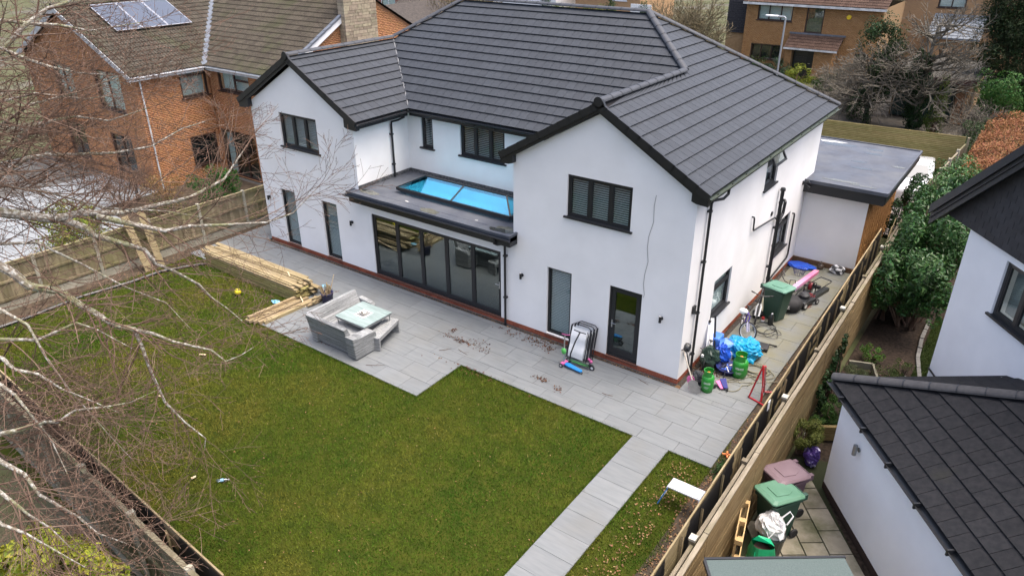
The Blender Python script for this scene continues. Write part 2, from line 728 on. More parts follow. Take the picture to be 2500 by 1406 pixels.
def bricks(parent, O, u, n, w, h, holes, m, name='brick', top=None, proud=.008, bw=.225, bh=.075, j=.01, seed=1):
    """joined raised bricks on a mortar wall; top(a) gives the wall height at a"""
    O, u, n = V(O), V(u), V(n)
    z = V((0, 0, 1))
    A = []
    k = 0
    b = 0
    hm = h
    while b < hm:
        a = -bw / 2 if k % 2 else 0
        while a < w:
            a0, a1 = max(a, 0) + j / 2, min(a + bw, w) - j / 2
            b0, b1 = b + j / 2, b + bh - j / 2
            ok = a1 - a0 > .03 and (top is None or (b1 < top(a0) and b1 < top(a1)))
            if ok:
                for (h0, g0, h1, g1) in holes:
                    if a0 < h1 and a1 > h0 and b0 < g1 and b1 > g0:
                        if a0 < h0 - .03: a1 = h0
                        elif a1 > h1 + .03: a0 = h1
                        else: ok = False
            if ok and a1 - a0 > .03: A.append((a0, b0, a1, b1))
            a += bw
        b += bh
        k += 1
    A = np.array(A)
    N = len(A)
    rs = np.random.RandomState(seed)
    pr = proud * rs.uniform(.5, 1.3, N)
    Ou, uu, nn, zz = (np.array(q) for q in (O, u, n, z))
    def P(a, b, d): return Ou + np.outer(a, uu) + np.outer(b, zz) + d[:, None] * nn
    zero = np.zeros(N) - .004
    vs = np.stack([P(A[:, 0], A[:, 1], pr), P(A[:, 2], A[:, 1], pr), P(A[:, 2], A[:, 3], pr), P(A[:, 0], A[:, 3], pr),
                   P(A[:, 0], A[:, 1], zero), P(A[:, 2], A[:, 1], zero), P(A[:, 2], A[:, 3], zero), P(A[:, 0], A[:, 3], zero)], 1).reshape(-1, 3)
    f = np.array([(0, 1, 2, 3), (4, 5, 1, 0), (5, 6, 2, 1), (6, 7, 3, 2), (7, 4, 0, 3)])
    if u.cross(z).dot(n) < 0: f = f[:, ::-1]
    fs = (f[None] + (np.arange(N) * 8)[:, None, None]).reshape(-1, 4)
    return npobj(npmesh(name, vs, fs, m), name, parent, kind='stuff')


def pave(parent, name, m, x0, x1, y0, y1, sx, sy, z=0.0, th=.035, gap=.006, ox=0, bond=True, u=(1, 0), O=(0, 0), clip=None, oy=0, jit=.0015):
    """slabs in running bond in a local frame (O, u): each an object"""
    ux = V((u[0], u[1], 0)).normalized()
    uy = V((-ux.y, ux.x, 0))
    cache = {}
    ys = [y0] + [y0 + oy + i * sy for i in range(0, 200) if y0 + .02 < y0 + oy + i * sy < y1 - .02] + [y1]
    for k in range(len(ys) - 1):
        off = ox + (sx / 2 if bond and k % 2 else 0)
        i0 = math.floor((x0 - off) / sx)
        xs = [x0] + [off + i * sx for i in range(i0, i0 + 400) if x0 + .03 < off + i * sx < x1 - .03] + [x1]
        for a, b in zip(xs, xs[1:]):
            if clip and not clip((a + b) / 2, (ys[k] + ys[k + 1]) / 2): continue
            w, h = round(b - a - gap, 3), round(ys[k + 1] - ys[k] - gap, 3)
            if (w, h) not in cache:
                cache[(w, h)] = MB().box((0, 0, -th), (w, h, 0)).mesh(name, m, bevel=.003)
            p = V((O[0], O[1], 0)) + ux * (a + gap / 2) + uy * (ys[k] + gap / 2)
            inst(cache[(w, h)], name, parent, frame((p.x, p.y, z + rnd.uniform(-jit, jit)), ux, uy, V((0, 0, 1))))


# ------------------------------------------------------------ foliage
RS = np.random.RandomState(5)


def rdir(n):
    d = RS.normal(size=(n, 3))
    return d / np.linalg.norm(d, axis=1)[:, None]


def leaf_arrays(pts, nrm, L, Wd, jitter=.3, droop=0.0, fold=.25):
    """one folded diamond leaf per point; nrm = outward dirs"""
    n = len(pts)
    nrm = nrm + RS.normal(size=(n, 3)) * jitter
    nrm /= np.linalg.norm(nrm, axis=1)[:, None] + 1e-9
    t = np.cross(nrm, rdir(n))
    t /= np.linalg.norm(t, axis=1)[:, None] + 1e-9
    t[:, 2] -= droop
    t /= np.linalg.norm(t, axis=1)[:, None] + 1e-9
    s = np.cross(nrm, t)
    l = (L * RS.uniform(.6, 1.25, n))[:, None]
    w = (Wd * RS.uniform(.7, 1.2, n))[:, None]
    a = pts - t * l * .5
    c = pts + t * l * .5
    b = pts + s * w * .5 + nrm * w * fold
    d = pts - s * w * .5 + nrm * w * fold
    return np.stack([a, b, c, d], 1).reshape(-1, 3)


def leaf_mesh(name, pts, nrm, L, Wd, m, **k):
    vs = leaf_arrays(pts, nrm, L, Wd, **k)
    n = len(pts)
    # two triangles sharing the midrib a-c
    i = np.arange(n) * 4
    f = np.concatenate([np.stack([i, i + 1, i + 2], 1), np.stack([i, i + 2, i + 3], 1)])
    return npmesh(name, vs, f, m)


def clumps(n, blobs, sub=14, r=.35, lowcut=-9):
    """points on many small clumps scattered over the surface of the blobs ((c),(r)): returns pts, normals"""
    P, N = [], []
    vol = np.array([b[1][0] * b[1][1] * b[1][2] for b in blobs]) ** (2 / 3.)
    for (c, rr), share in zip(blobs, vol / vol.sum()):
        c, rr = np.array(c, float), np.array(rr, float)
        k = max(4, int(sub))
        cd_ = rdir(k)
        cc = c + cd_ * rr * RS.uniform(.55, 1.0, (k, 1))
        m = max(1, int(n * share / k))
        for q in range(k):
            d = rdir(m)
            rad = r * RS.uniform(.6, 1.15) * rr.mean()
            p = cc[q] + d * rad * RS.uniform(.5, 1, (m, 1)) ** .5 * (rr / rr.mean())
            P.append(p)
            nn = d * .6 + cd_[q] * .6
            N.append(nn)
    P, N = np.concatenate(P), np.concatenate(N)
    k = P[:, 2] > lowcut
    return P[k], N[k]


def branch_path(p, d, L, k, wob, grav=0.0, up=0.0):
    p, d = V(p), V(d).normalized()
    pts = [p.copy()]
    for i in range(k):
        d = (d + V((rnd.gauss(0, wob), rnd.gauss(0, wob), rnd.gauss(0, wob) + up - grav))).normalized()
        p = p + d * (L / k)
        pts.append(p.copy())
    return pts


def grow(mb, p, d, L, r, depth, spread=.6, kids=5, wob=.12, up=.02, n=4, ratio=.55, buds=None, tip=.0025, taper=.35):
    """recursive bare branch"""
    k = max(3, min(6, int(L / .18)))
    pts = branch_path(p, d, L, k, wob, up=up)
    mb.tube(pts, [max(tip, r * (1 - (1 - taper) * i / k)) for i in range(k + 1)], max(3, n), cap=False)
    if buds is not None and depth == 0:
        for q in pts[1:]:
            buds.append((q, (pts[-1] - pts[0]).normalized()))
    if depth <= 0: return
    for i in range(kids):
        t = .25 + .72 * (i + rnd.random() * .7) / kids
        f = t * k
        j = min(k - 1, int(f))
        q = pts[j].lerp(pts[j + 1], f - j)
        ax = (pts[j + 1] - pts[j]).normalized()
        side = V((rnd.gauss(0, 1), rnd.gauss(0, 1), rnd.gauss(0, .7)))
        side = (side - ax * side.dot(ax)).normalized()
        dd = (ax * (1 - spread * .5) + side * spread).normalized()
        grow(mb, q, dd, L * ratio * (1.15 - .5 * t), max(tip, r * .55 * (1 - .5 * t)), depth - 1, spread, max(2, kids - 1), wob, up, n - 1, ratio, buds, tip, taper)
# ------------------------------------------------------------ shared materials
BLACK = mat('black_upvc', (.012, .013, .015), rough=.38)
BLACKM = mat('black_matt', (.015, .016, .017), (.025, .026, .028), sc=5, rough=.6)
ANTH = mat('anthracite_frame', (.016, .017, .019), rough=.42)
RENDER = mat('white_render', (.74, .735, .72), (.80, .795, .78), sc=.8, rough=.92, bump=.12, bs=140, big=(.70, .69, .66), bsc=.35, bedge=(.55, .8))
SLATE = mat('grey_roof_tile', (.026, .031, .038), (.034, .039, .047), sc=9, rough=.58, var=.10, bump=.15, bs=90, spec=.36)
RIDGE = mat('grey_ridge_tile', (.034, .038, .045), (.044, .048, .056), sc=9, rough=.55, var=.06)
DECK = mat('roof_underlay', (.02, .02, .022), rough=.9)
GLASS = glass('window_glass', (.84, .89, .89), .02, 1.0)
GLASSB = glass('door_glass', (.70, .76, .76), .10, 1.0, (.92, 1, 1))
BLIND = mat('blind_slat', (.66, .70, .70), rough=.5)
REDBRICK = mat('red_brick', (.22, .065, .04), (.30, .10, .06), sc=25, rough=.85, var=.22, bump=.4, bs=120)
MORT = mat('mortar', (.20, .17, .15), (.28, .25, .22), sc=20, rough=.95)
MEMB = mat('grey_roof_membrane', (.062, .07, .088), (.085, .093, .11), sc=1.6, rough=.6, spec=.3, big=(.10, .108, .12), bsc=.9, rr=(1.2, .4, .7), bump=.05, bs=40)
STEEL = mat('brushed_steel', (.55, .56, .57), rough=.3, metal=1)
WATER = mat('puddle_water', (.035, .038, .035), rough=.04, spec=.7)
MOSSYW = mat('puddle_silt', (.085, .088, .07), (.12, .12, .10), sc=8, rough=.2)

# ------------------------------------------------------------ ground sheets
SOIL = mat('soil', (.045, .035, .026), (.085, .065, .045), sc=5, rough=.95, bump=.6, bs=25)
GROUND = mat('ground_mixed', (.06, .07, .03), (.10, .095, .055), sc=.7, rough=.95, big=(.12, .11, .10), bsc=.15)
TARMAC = mat('tarmac', (.05, .05, .052), (.065, .065, .066), sc=40, rough=.85)
LAWNB = mat('lawn_soil', (.026, .038, .004), (.05, .055, .007), sc=3, rough=.95)


def sheet(name, x0, y0, x1, y1, z, m, **k):
    return MB().quad((x0, y0, z), (x1, y0, z), (x1, y1, z), (x0, y1, z)).top(name, m, kind='structure', **k)


sheet('ground', -300, -60, 300, 400, -.24, GROUND)
sheet('lawn', -18.0, -11.3, 2.95, -.02, -.035, LAWNB)
sheet('road', -120, 46.2, 60, 52, -.22, TARMAC)
sheet('driveway', -9, 14, 3.3, 22.6, -.09, mat('driveway_paving', (.17, .155, .145), (.22, .20, .19), sc=6, rough=.85, var=.1))

# patio
BED = mat('patio_bedding', (.09, .088, .082), (.12, .115, .108), sc=20, rough=.95)


def _slab():
    t = NT('porcelain_slab')
    p = t.pos((1.0, 7.0, 1.0))
    n1 = t.noise(p, 1.6, 6, .6)
    c = t.ramp(n1, [(.3, (.130, .142, .146)), (.5, (.156, .168, .172)), (.7, (.178, .187, .188))])
    n2 = t.noise(t.pos(), .7, 5, .6)
    c = t.mixc(t.ramp(n2, [(.5, 0.0), (.75, .55)]), c, (.145, .142, .125))
    r = t.rand()
    hs = t.n('HueSaturation')
    t.l(c, hs.inputs['Color'])
    t.l(t.math('ADD', t.math('MULTIPLY', r, .12), .94), hs.inputs['Value'])
    # green algae film in the shaded side passage (x > 0, y > 0)
    g = t.n('NewGeometry')
    sx = t.n('SeparateXYZ')
    t.l(g.outputs['Position'], sx.inputs[0])
    f = t.math('MULTIPLY', t.math('MULTIPLY', t.math('GREATER_THAN', sx.outputs[0], .1), t.math('MULTIPLY', sx.outputs[1], .6, True)), t.ramp(t.noise(t.pos(), 1.1, 6, .65), [(.38, .15), (.62, .9)]))
    c = t.mixc(f, hs.outputs[0], (.16, .152, .095))
    t.l(c, t.b.inputs['Base Color'])
    t.b.inputs['Roughness'].default_value = .55
    t.bump(n1, .08)
    return t.m


SLAB = _slab()
patio = sheet('patio', -17.6, -2.5, 1.95, -.14, -.028, BED)
MB().quad((-11.4, -4.25, -.0282), (-5.05, -4.25, -.0282), (-5.05, -2.5, -.0282), (-11.4, -2.5, -.0282)).W('patio_bed', BED, patio)
MB().quad((.14, -.14, -.0278), (1.95, -.14, -.0278), (1.95, 9.4, -.0278), (.14, 9.4, -.0278)).W('patio_bed', BED, patio)
MB().quad((-17.6, -.14, -.0278), (-16.34, -.14, -.0278), (-16.34, 6, -.0278), (-17.6, 6, -.0278)).W('patio_bed', BED, patio)
pave(patio, 'paving_slab', SLAB, -17.6, 1.95, -2.5, -.14, .9, .595, ox=.14, oy=.40)
pave(patio, 'paving_slab', SLAB, -11.4, -5.05, -4.25, -2.5, .9, .595, ox=.59, oy=.56)
pave(patio, 'paving_slab', SLAB, .14, 1.95, -.14, 9.4, .9, .595, ox=.59, oy=.41)
pave(patio, 'paving_slab', SLAB, -17.6, -16.34, -.14, 6, .9, .595, ox=.59, oy=.41)
path = sheet('path', .06, -10.9, .95, -2.5, -.028, BED)
pave(path, 'paving_slab', SLAB, .06, .95, -10.9, -2.5, .9, .595, ox=.055, oy=.2, bond=False)
# pebble strip between paving and brick plinth
_n = 5200
_px = RS.uniform(-16.2, .12, _n)
_py = RS.uniform(-.135, -.012, _n)
_k = int(_n * .33)
_px[:_k] = RS.uniform(.015, .135, _k)
_py[:_k] = RS.uniform(-.13, 9.3, _k)


def pebbles(name, m, px, py, z, s0=.012, s1=.026, parent=None):
    N = len(px)
    a = RS.uniform(0, 6.28, N)
    s = RS.uniform(s0, s1, N)
    oc = np.array([(1, 0, 0), (0, 1, 0), (-1, 0, 0), (0, -1, 0), (.1, .1, .75)])
    c, sn = np.cos(a), np.sin(a)
    vs = np.zeros((N, 5, 3))
    for i in range(5):
        vs[:, i, 0] = px + s * (oc[i, 0] * c - oc[i, 1] * sn * .7)
        vs[:, i, 1] = py + s * (oc[i, 0] * sn + oc[i, 1] * c * .7)
        vs[:, i, 2] = z + s * oc[i, 2]
    f = np.array([(0, 1, 4), (1, 2, 4), (2, 3, 4), (3, 0, 4)])
    fs = (f[None] + (np.arange(N) * 5)[:, None, None]).reshape(-1, 3)
    return npobj(npmesh(name, vs.reshape(-1, 3), fs, m), name, parent, kind='stuff')


sheet('soil_strip', -16.34, -.14, .14, -.0, -.032, SOIL)
sheet('soil_strip', -.0, .0, .14, 9.4, -.0318, SOIL)
pebbles('pebbles', mat('dark_pebbles', (.022, .02, .019), (.06, .055, .05), sc=60, rough=.7, var=.6), _px, _py, -.03)

# ------------------------------------------------------------ the white house
house = thing('white_house', 'large white rendered house with dark grey tiled roof and black windows in the middle', 'house', (-8.1, 5, 0))
GL = (0, -1, 0)
w = MB()
wall_holes(w, (-16.2, 0, .15), (1, 0, 0), 16.2, 2.62, [(.95, 0, 1.70, 2.04), (3.08, 0, 3.83, 2.04), (5.46, 0, 10.62, 2.1), (12.2, .03, 12.97, 2.07), (14.12, 0, 15.04, 2.07)], .13, GL)
wall_holes(w, (-16.2, 0, 2.77), (1, 0, 0), 5.0, 2.33, [(1.46, 1.03, 3.30, 2.16)], .12, GL)
wall_holes(w, (-5.13, 0, 2.77), (1, 0, 0), 5.13, 2.33, [(1.68, 1.03, 3.50, 2.15)], .12, GL)
w.quad((-16.2, 0, 5.1), (-11.2, 0, 5.1), (-13.7, 0, 6.56))
w.quad((-5.13, 0, 5.1), (0, 0, 5.1), (-2.565, 0, 6.56))
wall_holes(w, (-11.2, 0, 2.77), (0, 1, 0), 2.4, 2.35, [], .1, (1, 0, 0))
wall_holes(w, (-11.2, 2.4, 2.77), (1, 0, 0), 6.07, 2.35, [(.60, 1.1, 1.10, 2.16), (2.25, 1.11, 4.0, 2.15)], .12, GL)
wall_holes(w, (-5.13, 0, 2.77), (0, 1, 0), 2.4, 2.35, [], .1, (-1, 0, 0))
wall_holes(w, (0, 0, .15), (0, 1, 0), 10.0, 4.95, [(1.82, .9, 3.06, 2.03), (6.8, .9, 8.1, 2.06), (4.82, 3.65, 5.85, 4.72)], .12, (1, 0, 0))
wall_holes(w, (-16.2, 0, .15), (0, 1, 0), 10.2, 4.95, [], .1, (-1, 0, 0))
wall_holes(w, (-16.2, 10.2, .15), (1, 0, 0), 16.2, 4.95, [], .1, (0, 1, 0))
w.quad((0, 10.0, .15), (0, 10.2, .15), (0, 10.2, 5.1), (0, 10.0, 5.1))
w.W('wall', RENDER, house)
# inside: floors and partition walls seen through the glass
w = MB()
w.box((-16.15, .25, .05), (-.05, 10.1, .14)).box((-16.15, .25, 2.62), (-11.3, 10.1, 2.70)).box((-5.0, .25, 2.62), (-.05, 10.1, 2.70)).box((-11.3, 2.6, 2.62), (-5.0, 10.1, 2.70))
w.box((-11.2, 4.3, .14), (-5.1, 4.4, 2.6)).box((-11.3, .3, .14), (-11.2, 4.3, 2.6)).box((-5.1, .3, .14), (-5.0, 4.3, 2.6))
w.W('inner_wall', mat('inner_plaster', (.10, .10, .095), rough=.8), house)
# plinth
w = MB()
w.box((-16.19, .012, -.05), (-.012, .2, .149)).box((-.2, .2, -.05), (-.012, 9.48, .149))
w.W('plinth', MORT, house)
bm_ = MB().box((.004, -.004, .004), (.221, .10, .071)).mesh('brick', REDBRICK, bevel=.003)
bh_ = MB().box((.004, -.004, .004), (.11, .10, .071)).mesh('brick', REDBRICK, bevel=.003)
for c in range(2):
    x = -16.2 + (0 if c else 0)
    if c: inst(bh_, 'brick', house, Matrix.Translation((-16.2, 0, c * .075))); x += .113
    while x < -.22:
        inst(bm_, 'brick', house, Matrix.Translation((x, rnd.uniform(-.002, .002), c * .075)))
        x += .225
    y = 0.0 if c else .11
    while y < 9.25:
        inst(bm_, 'brick', house, Matrix.Translation((rnd.uniform(-.002, .002), y, c * .075)) @ Matrix.Rotation(R(90), 4, 'Z'))
        y += .225

# windows and doors
window(house, (-14.74, 0, 3.80), (1, 0, 0), GL, 1.84, 1.13, (.345, .67), ANTH, GLASS, BLIND)
window(house, (-3.45, 0, 3.80), (1, 0, 0), GL, 1.82, 1.12, (.345, .67), ANTH, GLASS, BLIND)
window(house, (-10.6, 2.4, 3.87), (1, 0, 0), GL, .5, 1.06, (), ANTH, GLASS, BLIND)
window(house, (-8.95, 2.4, 3.88), (1, 0, 0), GL, 1.75, 1.04, (.33, .67), ANTH, GLASS, BLIND)
for x, b in ((-15.25, .15), (-13.12, .15), (-4.0, .18)):
    window(house, (x, 0, b), (1, 0, 0), GL, .76, 2.04, (), ANTH, GLASS, BLIND, sill=False, sash=False, fr=.055, set_=.06, gap=.05)
window(house, (0, 1.82, 1.05), (0, 1, 0), (1, 0, 0), 1.24, 1.13, (), ANTH, GLASS, BLIND, transom={0: .72})
window(house, (0, 6.8, 1.05), (0, 1, 0), (1, 0, 0), 1.3, 1.16, (), ANTH, GLASS, None, transom={0: .72}, dark=mat('pale_blind', (.55, .57, .55), rough=.7))
# side window with the top light pushed open
wo = window(house, (0, 4.82, 3.80), (0, 1, 0), (1, 0, 0), 1.03, 1.07, (), ANTH, GLASS, None, transom={0: .62}, dark=mat('green_frosted', (.40, .52, .50), rough=.5))
F = Matrix.Translation((.03, 4.86, 4.86)) @ Matrix.Rotation(R(-28), 4, 'Y')
m = MB()
for a, b in (((-.03, 0, -.40), (.02, .06, 0)), ((-.03, .89, -.40), (.02, .95, 0)), ((-.03, .06, -.06), (.02, .89, 0)), ((-.03, .06, -.40), (.02, .89, -.34))):
    m.box(a, b, F)
m.W('fanlight', ANTH, wo)
MB().box((-.008, .06, -.34), (0, .89, -.06), F).W('pane', GLASS, wo)


def glazed_leaf(par, x0, x1, z0, z1, fw_=.065, d=.05, kick=.0):
    m = MB()
    wbox(m, (0, 0, 0), (1, 0, 0), GL, x0, z0, d, x1, z0 + fw_ + .03 + kick, d + .06)
    wbox(m, (0, 0, 0), (1, 0, 0), GL, x0, z1 - fw_, d, x1, z1, d + .06)
    wbox(m, (0, 0, 0), (1, 0, 0), GL, x0, z0 + fw_ + .03 + kick, d, x0 + fw_, z1 - fw_, d + .06)
    wbox(m, (0, 0, 0), (1, 0, 0), GL, x1 - fw_, z0 + fw_ + .03 + kick, d, x1, z1 - fw_, d + .06)
    m.W('door_leaf', ANTH, par)
    g = MB()
    wbox(g, (0, 0, 0), (1, 0, 0), GL, x0 + fw_ - .01, z0 + fw_ + .02 + kick, d + .025, x1 - fw_ + .01, z1 - fw_ + .01, d + .031)
    g.W('pane', GLASSB, par)


m = MB()
wbox(m, (0, 0, 0), (1, 0, 0), GL, -10.74, .15, .035, -10.69, 2.25, .125)
wbox(m, (0, 0, 0), (1, 0, 0), GL, -5.63, .15, .035, -5.58, 2.25, .125)
wbox(m, (0, 0, 0), (1, 0, 0), GL, -10.69, 2.2, .035, -5.63, 2.25, .125)
wbox(m, (0, 0, 0), (1, 0, 0), GL, -10.69, .15, .02, -5.63, .19, .125)
bif = m.W('bifold_door', ANTH, house)
for i in range(5):
    wv = (5.06) / 5
    glazed_leaf(bif, -10.69 + i * wv + .003, -10.69 + (i + 1) * wv - .003, .195, 2.195)


def lever(par, x, z, y=-.0, s=1):
    h = MB().box((x - .016, y - .012, z - .11), (x + .016, y, z + .11))
    h.tube([(x, y, z + .03), (x, y - .05, z + .03), (x - s * .12, y - .05, z + .03)], .009, 6)
    h.W('door_handle', STEEL, par)


lever(bif, -5.67, 1.15, -.0 + .05)
m = MB()
wbox(m, (0, 0, 0), (1, 0, 0), GL, -2.08, .15, .035, -2.03, 2.22, .12)
wbox(m, (0, 0, 0), (1, 0, 0), GL, -1.21, .15, .035, -1.16, 2.22, .12)
wbox(m, (0, 0, 0), (1, 0, 0), GL, -2.03, 2.17, .035, -1.21, 2.22, .12)
wbox(m, (0, 0, 0), (1, 0, 0), GL, -2.03, .15, .02, -1.21, .19, .12)
gd = m.W('back_door', ANTH, house)
glazed_leaf(gd, -2.027, -1.213, .195, 2.165, fw_=.11, kick=.06)
lever(gd, -1.975, 1.12, .05, -1)
TERR = mat('terracotta_threshold', (.10, .04, .028), (.14, .06, .04), sc=8, rough=.6)
for a, b in ((-10.78, -5.55), (-2.12, -1.12), (-15.29, -14.46), (-13.16, -12.33), (-4.04, -3.2)):
    MB().box((a, -.03, .118), (b, .05, .152)).W('threshold', TERR, house)

# ------------------------------------------------------------ roof
EZ, TN, TF = 5.15, .5774, .68
CW, CF = .8660, .8269
XR, XL, YJ = -2.57, -13.75, 4.585
ZR = EZ + 2.87 * TN
YR, ZM = 6.4, EZ + 4.25 * TF
RX0, RX1 = -11.9, .3 - (ZM - EZ) / TN
d = MB()
dz = -.012
def dq(*p): d.quad(*[(a, b, c + dz) for a, b, c in p])
dq((.3, -.15, EZ), (.3, YJ, EZ), (XR, YJ, ZR), (XR, -.15, ZR))
dq((.3, YJ, EZ), (.3, 10.5, EZ), (RX1, YR, ZM), (XR, YJ, ZR))
dq((-5.44, -.15, EZ), (XR, -.15, ZR), (XR, YJ, ZR), (-5.44, 2.15, EZ))
dq((-10.88, 2.15, EZ), (-5.44, 2.15, EZ), (XR, YJ, ZR), (RX1, YR, ZM), (RX0, YR, ZM), (XL, YJ, ZR))
dq((-10.88, -.15, EZ), (-10.88, 2.15, EZ), (XL, YJ, ZR), (XL, -.15, ZR))
dq((-16.62, -.15, EZ), (XL, -.15, ZR), (XL, YJ, ZR), (RX0, YR, ZM), (-16.62, 10.5, EZ))
dq((-16.62, 10.5, EZ), (RX0, YR, ZM), (RX1, YR, ZM), (.3, 10.5, EZ))
roof = d.W('roof', DECK, house)
T = Tiles(.300, .345, lip=.044)
B0, B1 = 2.87 / CW, (.3 - RX1) / CW
T.plane((.3, -.15, EZ), (0, 1, 0), (-CW, 0, .5), lambda b: 0 if b < B0 else YJ + .15 + (b - B0) / (B1 - B0) * (YR - YJ), lambda b: 10.65 - b / B1 * (10.5 - YR), B1, off=.0)
BJ, BM = (YJ - 2.15) / CF, 4.25 / CF
def fl(b): return -10.88 - b / BJ * 2.87 if b < BJ else XL + (b - BJ) / (BM - BJ) * (RX0 - XL)
def frr(b): return -5.44 + b / BJ * 2.87 if b < BJ else XR + (b - BJ) / (BM - BJ) * (RX1 - XR)
T.plane((0, 2.15, EZ), (1, 0, 0), (0, CF, CF * TF), fl, frr, BM)
T.plane((-10.88, -.15, EZ), (0, 1, 0), (-CW, 0, .5), lambda b: 0, lambda b: 2.30 + b / B0 * (YJ - 2.15), B0)
T.plane((-5.44, -.15, EZ), (0, -1, 0), (CW, 0, .5), lambda b: -2.30 - b / B0 * (YJ - 2.15), lambda b: 0, B0)
T.flush(roof, SLATE)
up_ = .045
ridge(roof, (XR, -.17, ZR + up_), (XR, YJ - .05, ZR + up_), RIDGE, BLACK)
ridge(roof, (XL, -.17, ZR + up_), (XL, YJ - .05, ZR + up_), RIDGE, BLACK)
ridge(roof, (RX0, YR, ZM + up_), (RX1, YR, ZM + up_), RIDGE, BLACK)
ridge(roof, (XR, YJ, ZR + up_), (RX1, YR, ZM + up_), RIDGE, BLACK)
ridge(roof, (XL, YJ, ZR + up_), (RX0, YR, ZM + up_), RIDGE, BLACK)
ridge(roof, (.3, 10.5, EZ + up_), (RX1, YR, ZM + up_), RIDGE, BLACK)
LEAD = mat('valley_lead', (.13, .135, .14), rough=.5)
for xa, xb in ((-10.88, XL), (-5.44, XR)):
    m = MB()
    m.bar((xa, 2.17, EZ + .036), (xb, YJ, ZR + .036), .035, .012)
    m.W('valley_strip', LEAD, roof)


def gable_trim(xm, half, y=-.15):
    """stepped dry verge, bargeboards and boxed feet of one gable"""
    n = 10
    run = 2.87
    # one stepped verge unit per course
    me = None
    for sgn in (-1, 1):
        for k in range(n):
            g = .345
            a = k * g
            if a > run / CW - .05: break
            M = frame((xm + sgn * (run - a * CW), y - .03, EZ + a * .5), V((-sgn * CW, 0, .5)), V((0, 1, 0)) * sgn * 1, V((-sgn * CW, 0, .5)).cross(V((0, sgn, 0))))
            if me is None:
                me = MB().box((-.03, -.02, -.115), (g - .002, .055, .052)).mesh('verge_unit', BLACK)
                me2 = MB().box((-.03, -.055, -.115), (g - .002, .02, .052)).mesh('verge_unit', BLACK)
            z = M.col[2].to_3d()
            mm = me if sgn == 1 else me2
            if z.z < 0:
                M = frame(M.translation, M.col[0].to_3d(), -M.col[1].to_3d(), -z)
                mm = me2 if sgn == 1 else me
            Mt = M @ Matrix.Rotation(R(1.6), 4, 'Y')
            inst(mm, 'verge_unit', roof, Mt)
        # bargeboard
        p0, p1 = (xm + sgn * (run - .02), EZ), (xm, EZ + run * TN)
        b = MB()
        b.prism([(p0[0], y - .01, p0[1] - .10), (p1[0], y - .01, p1[1] - .10), (p1[0], y - .01, p1[1] - .215), (p0[0] - sgn * .0, y - .01, p0[1] - .235)], (0, .03, 0))
        b.W('bargeboard', BLACK, house)
        # soffit behind the board and boxed foot
        s = MB()
        s.prism([(p0[0], y + .022, p0[1] - .12), (p1[0], y + .022, p1[1] - .12), (p1[0], y + .022, p1[1] - .14), (p0[0], y + .022, p0[1] - .14)], (0, -y - .022, 0))
        s.W('soffit', BLACKM, house)
        f = MB()
        xo, xi = xm + sgn * (run - .005), xm + sgn * (half - .10)
        f.prism([(xo, y - .008, EZ - .02), (xi, y - .008, EZ - .02 + .12), (xi, y - .008, EZ - .20), (xi + sgn * .12, y - .008, EZ - .24), (xo, y - .008, EZ - .26)], (0, -y + .006, 0))
        f.W('box_end', BLACK, house)
    # round ridge end cap
    c = MB()
    c.lathe([(0, 0), (.115, 0), (.115, .03), (0, .03)], 18, frame((xm, y - .04, ZR + up_ - .0), V((1, 0, 0)), V((0, 0, 1)), V((0, -1, 0))))
    c.W('ridge_end_cap', BLACK, roof)


gable_trim(XR, 2.57)
gable_trim(XL, 2.45)
GREENG = mat('algae_gutter', (.02, .03, .025), (.05, .065, .035), sc=1.5, rough=.45)


def eaves(p, q, out, m=BLACK, gm=None, wall=.28):
    """fascia, soffit and gutter along an eave from p to q, out = outward direction"""
    p, q, out = V(p), V(q), V(out)
    f = MB()
    f.prism([p - out * .02 + V((0, 0, -.03)), p + V((0, 0, -.03)), p + V((0, 0, -.22)), p - out * .02 + V((0, 0, -.22))], q - p)
    f.W('fascia', m, house)
    s = MB()
    s.prism([p - out * .022 + V((0, 0, -.20)), p - out * .022 + V((0, 0, -.215)), p - out * wall + V((0, 0, -.215)), p - out * wall + V((0, 0, -.20))], q - p)
    s.W('soffit', BLACKM, house)
    g = MB()
    halfpipe(g, p + out * .065 + V((0, 0, -.05)), q + out * .065 + V((0, 0, -.05)))
    g.W('gutter', gm or m, house)
    L = (q - p).length
    for i in range(int(L / .9) + 1):
        c = p + (q - p) * ((i + .5) / (int(L / .9) + 1)) + out * .03 + V((0, 0, -.09))
        MB().box((c.x - .02, c.y - .02, c.z - .07), (c.x + .02, c.y + .02, c.z + .02)).W('gutter_bracket', m, house)


eaves((.285, -.12, EZ), (.285, 10.5, EZ), (1, 0, 0), BLACK, GREENG)
eaves((-10.895, -.12, EZ), (-10.895, 2.12, EZ), (1, 0, 0))
eaves((-10.87, 2.165, EZ), (-5.45, 2.165, EZ), (0, -1, 0), wall=.24)


def downpipe(pts, r=.034, name='downpipe', clips=()):
    m = MB().tube(pts, r, 10)
    for c in clips:
        m.box((c[0] - .05, c[1] - .05, c[2] - .025), (c[0] + .05, c[1] + .05, c[2] + .025))
    m.W(name, BLACK, house, smooth=False)


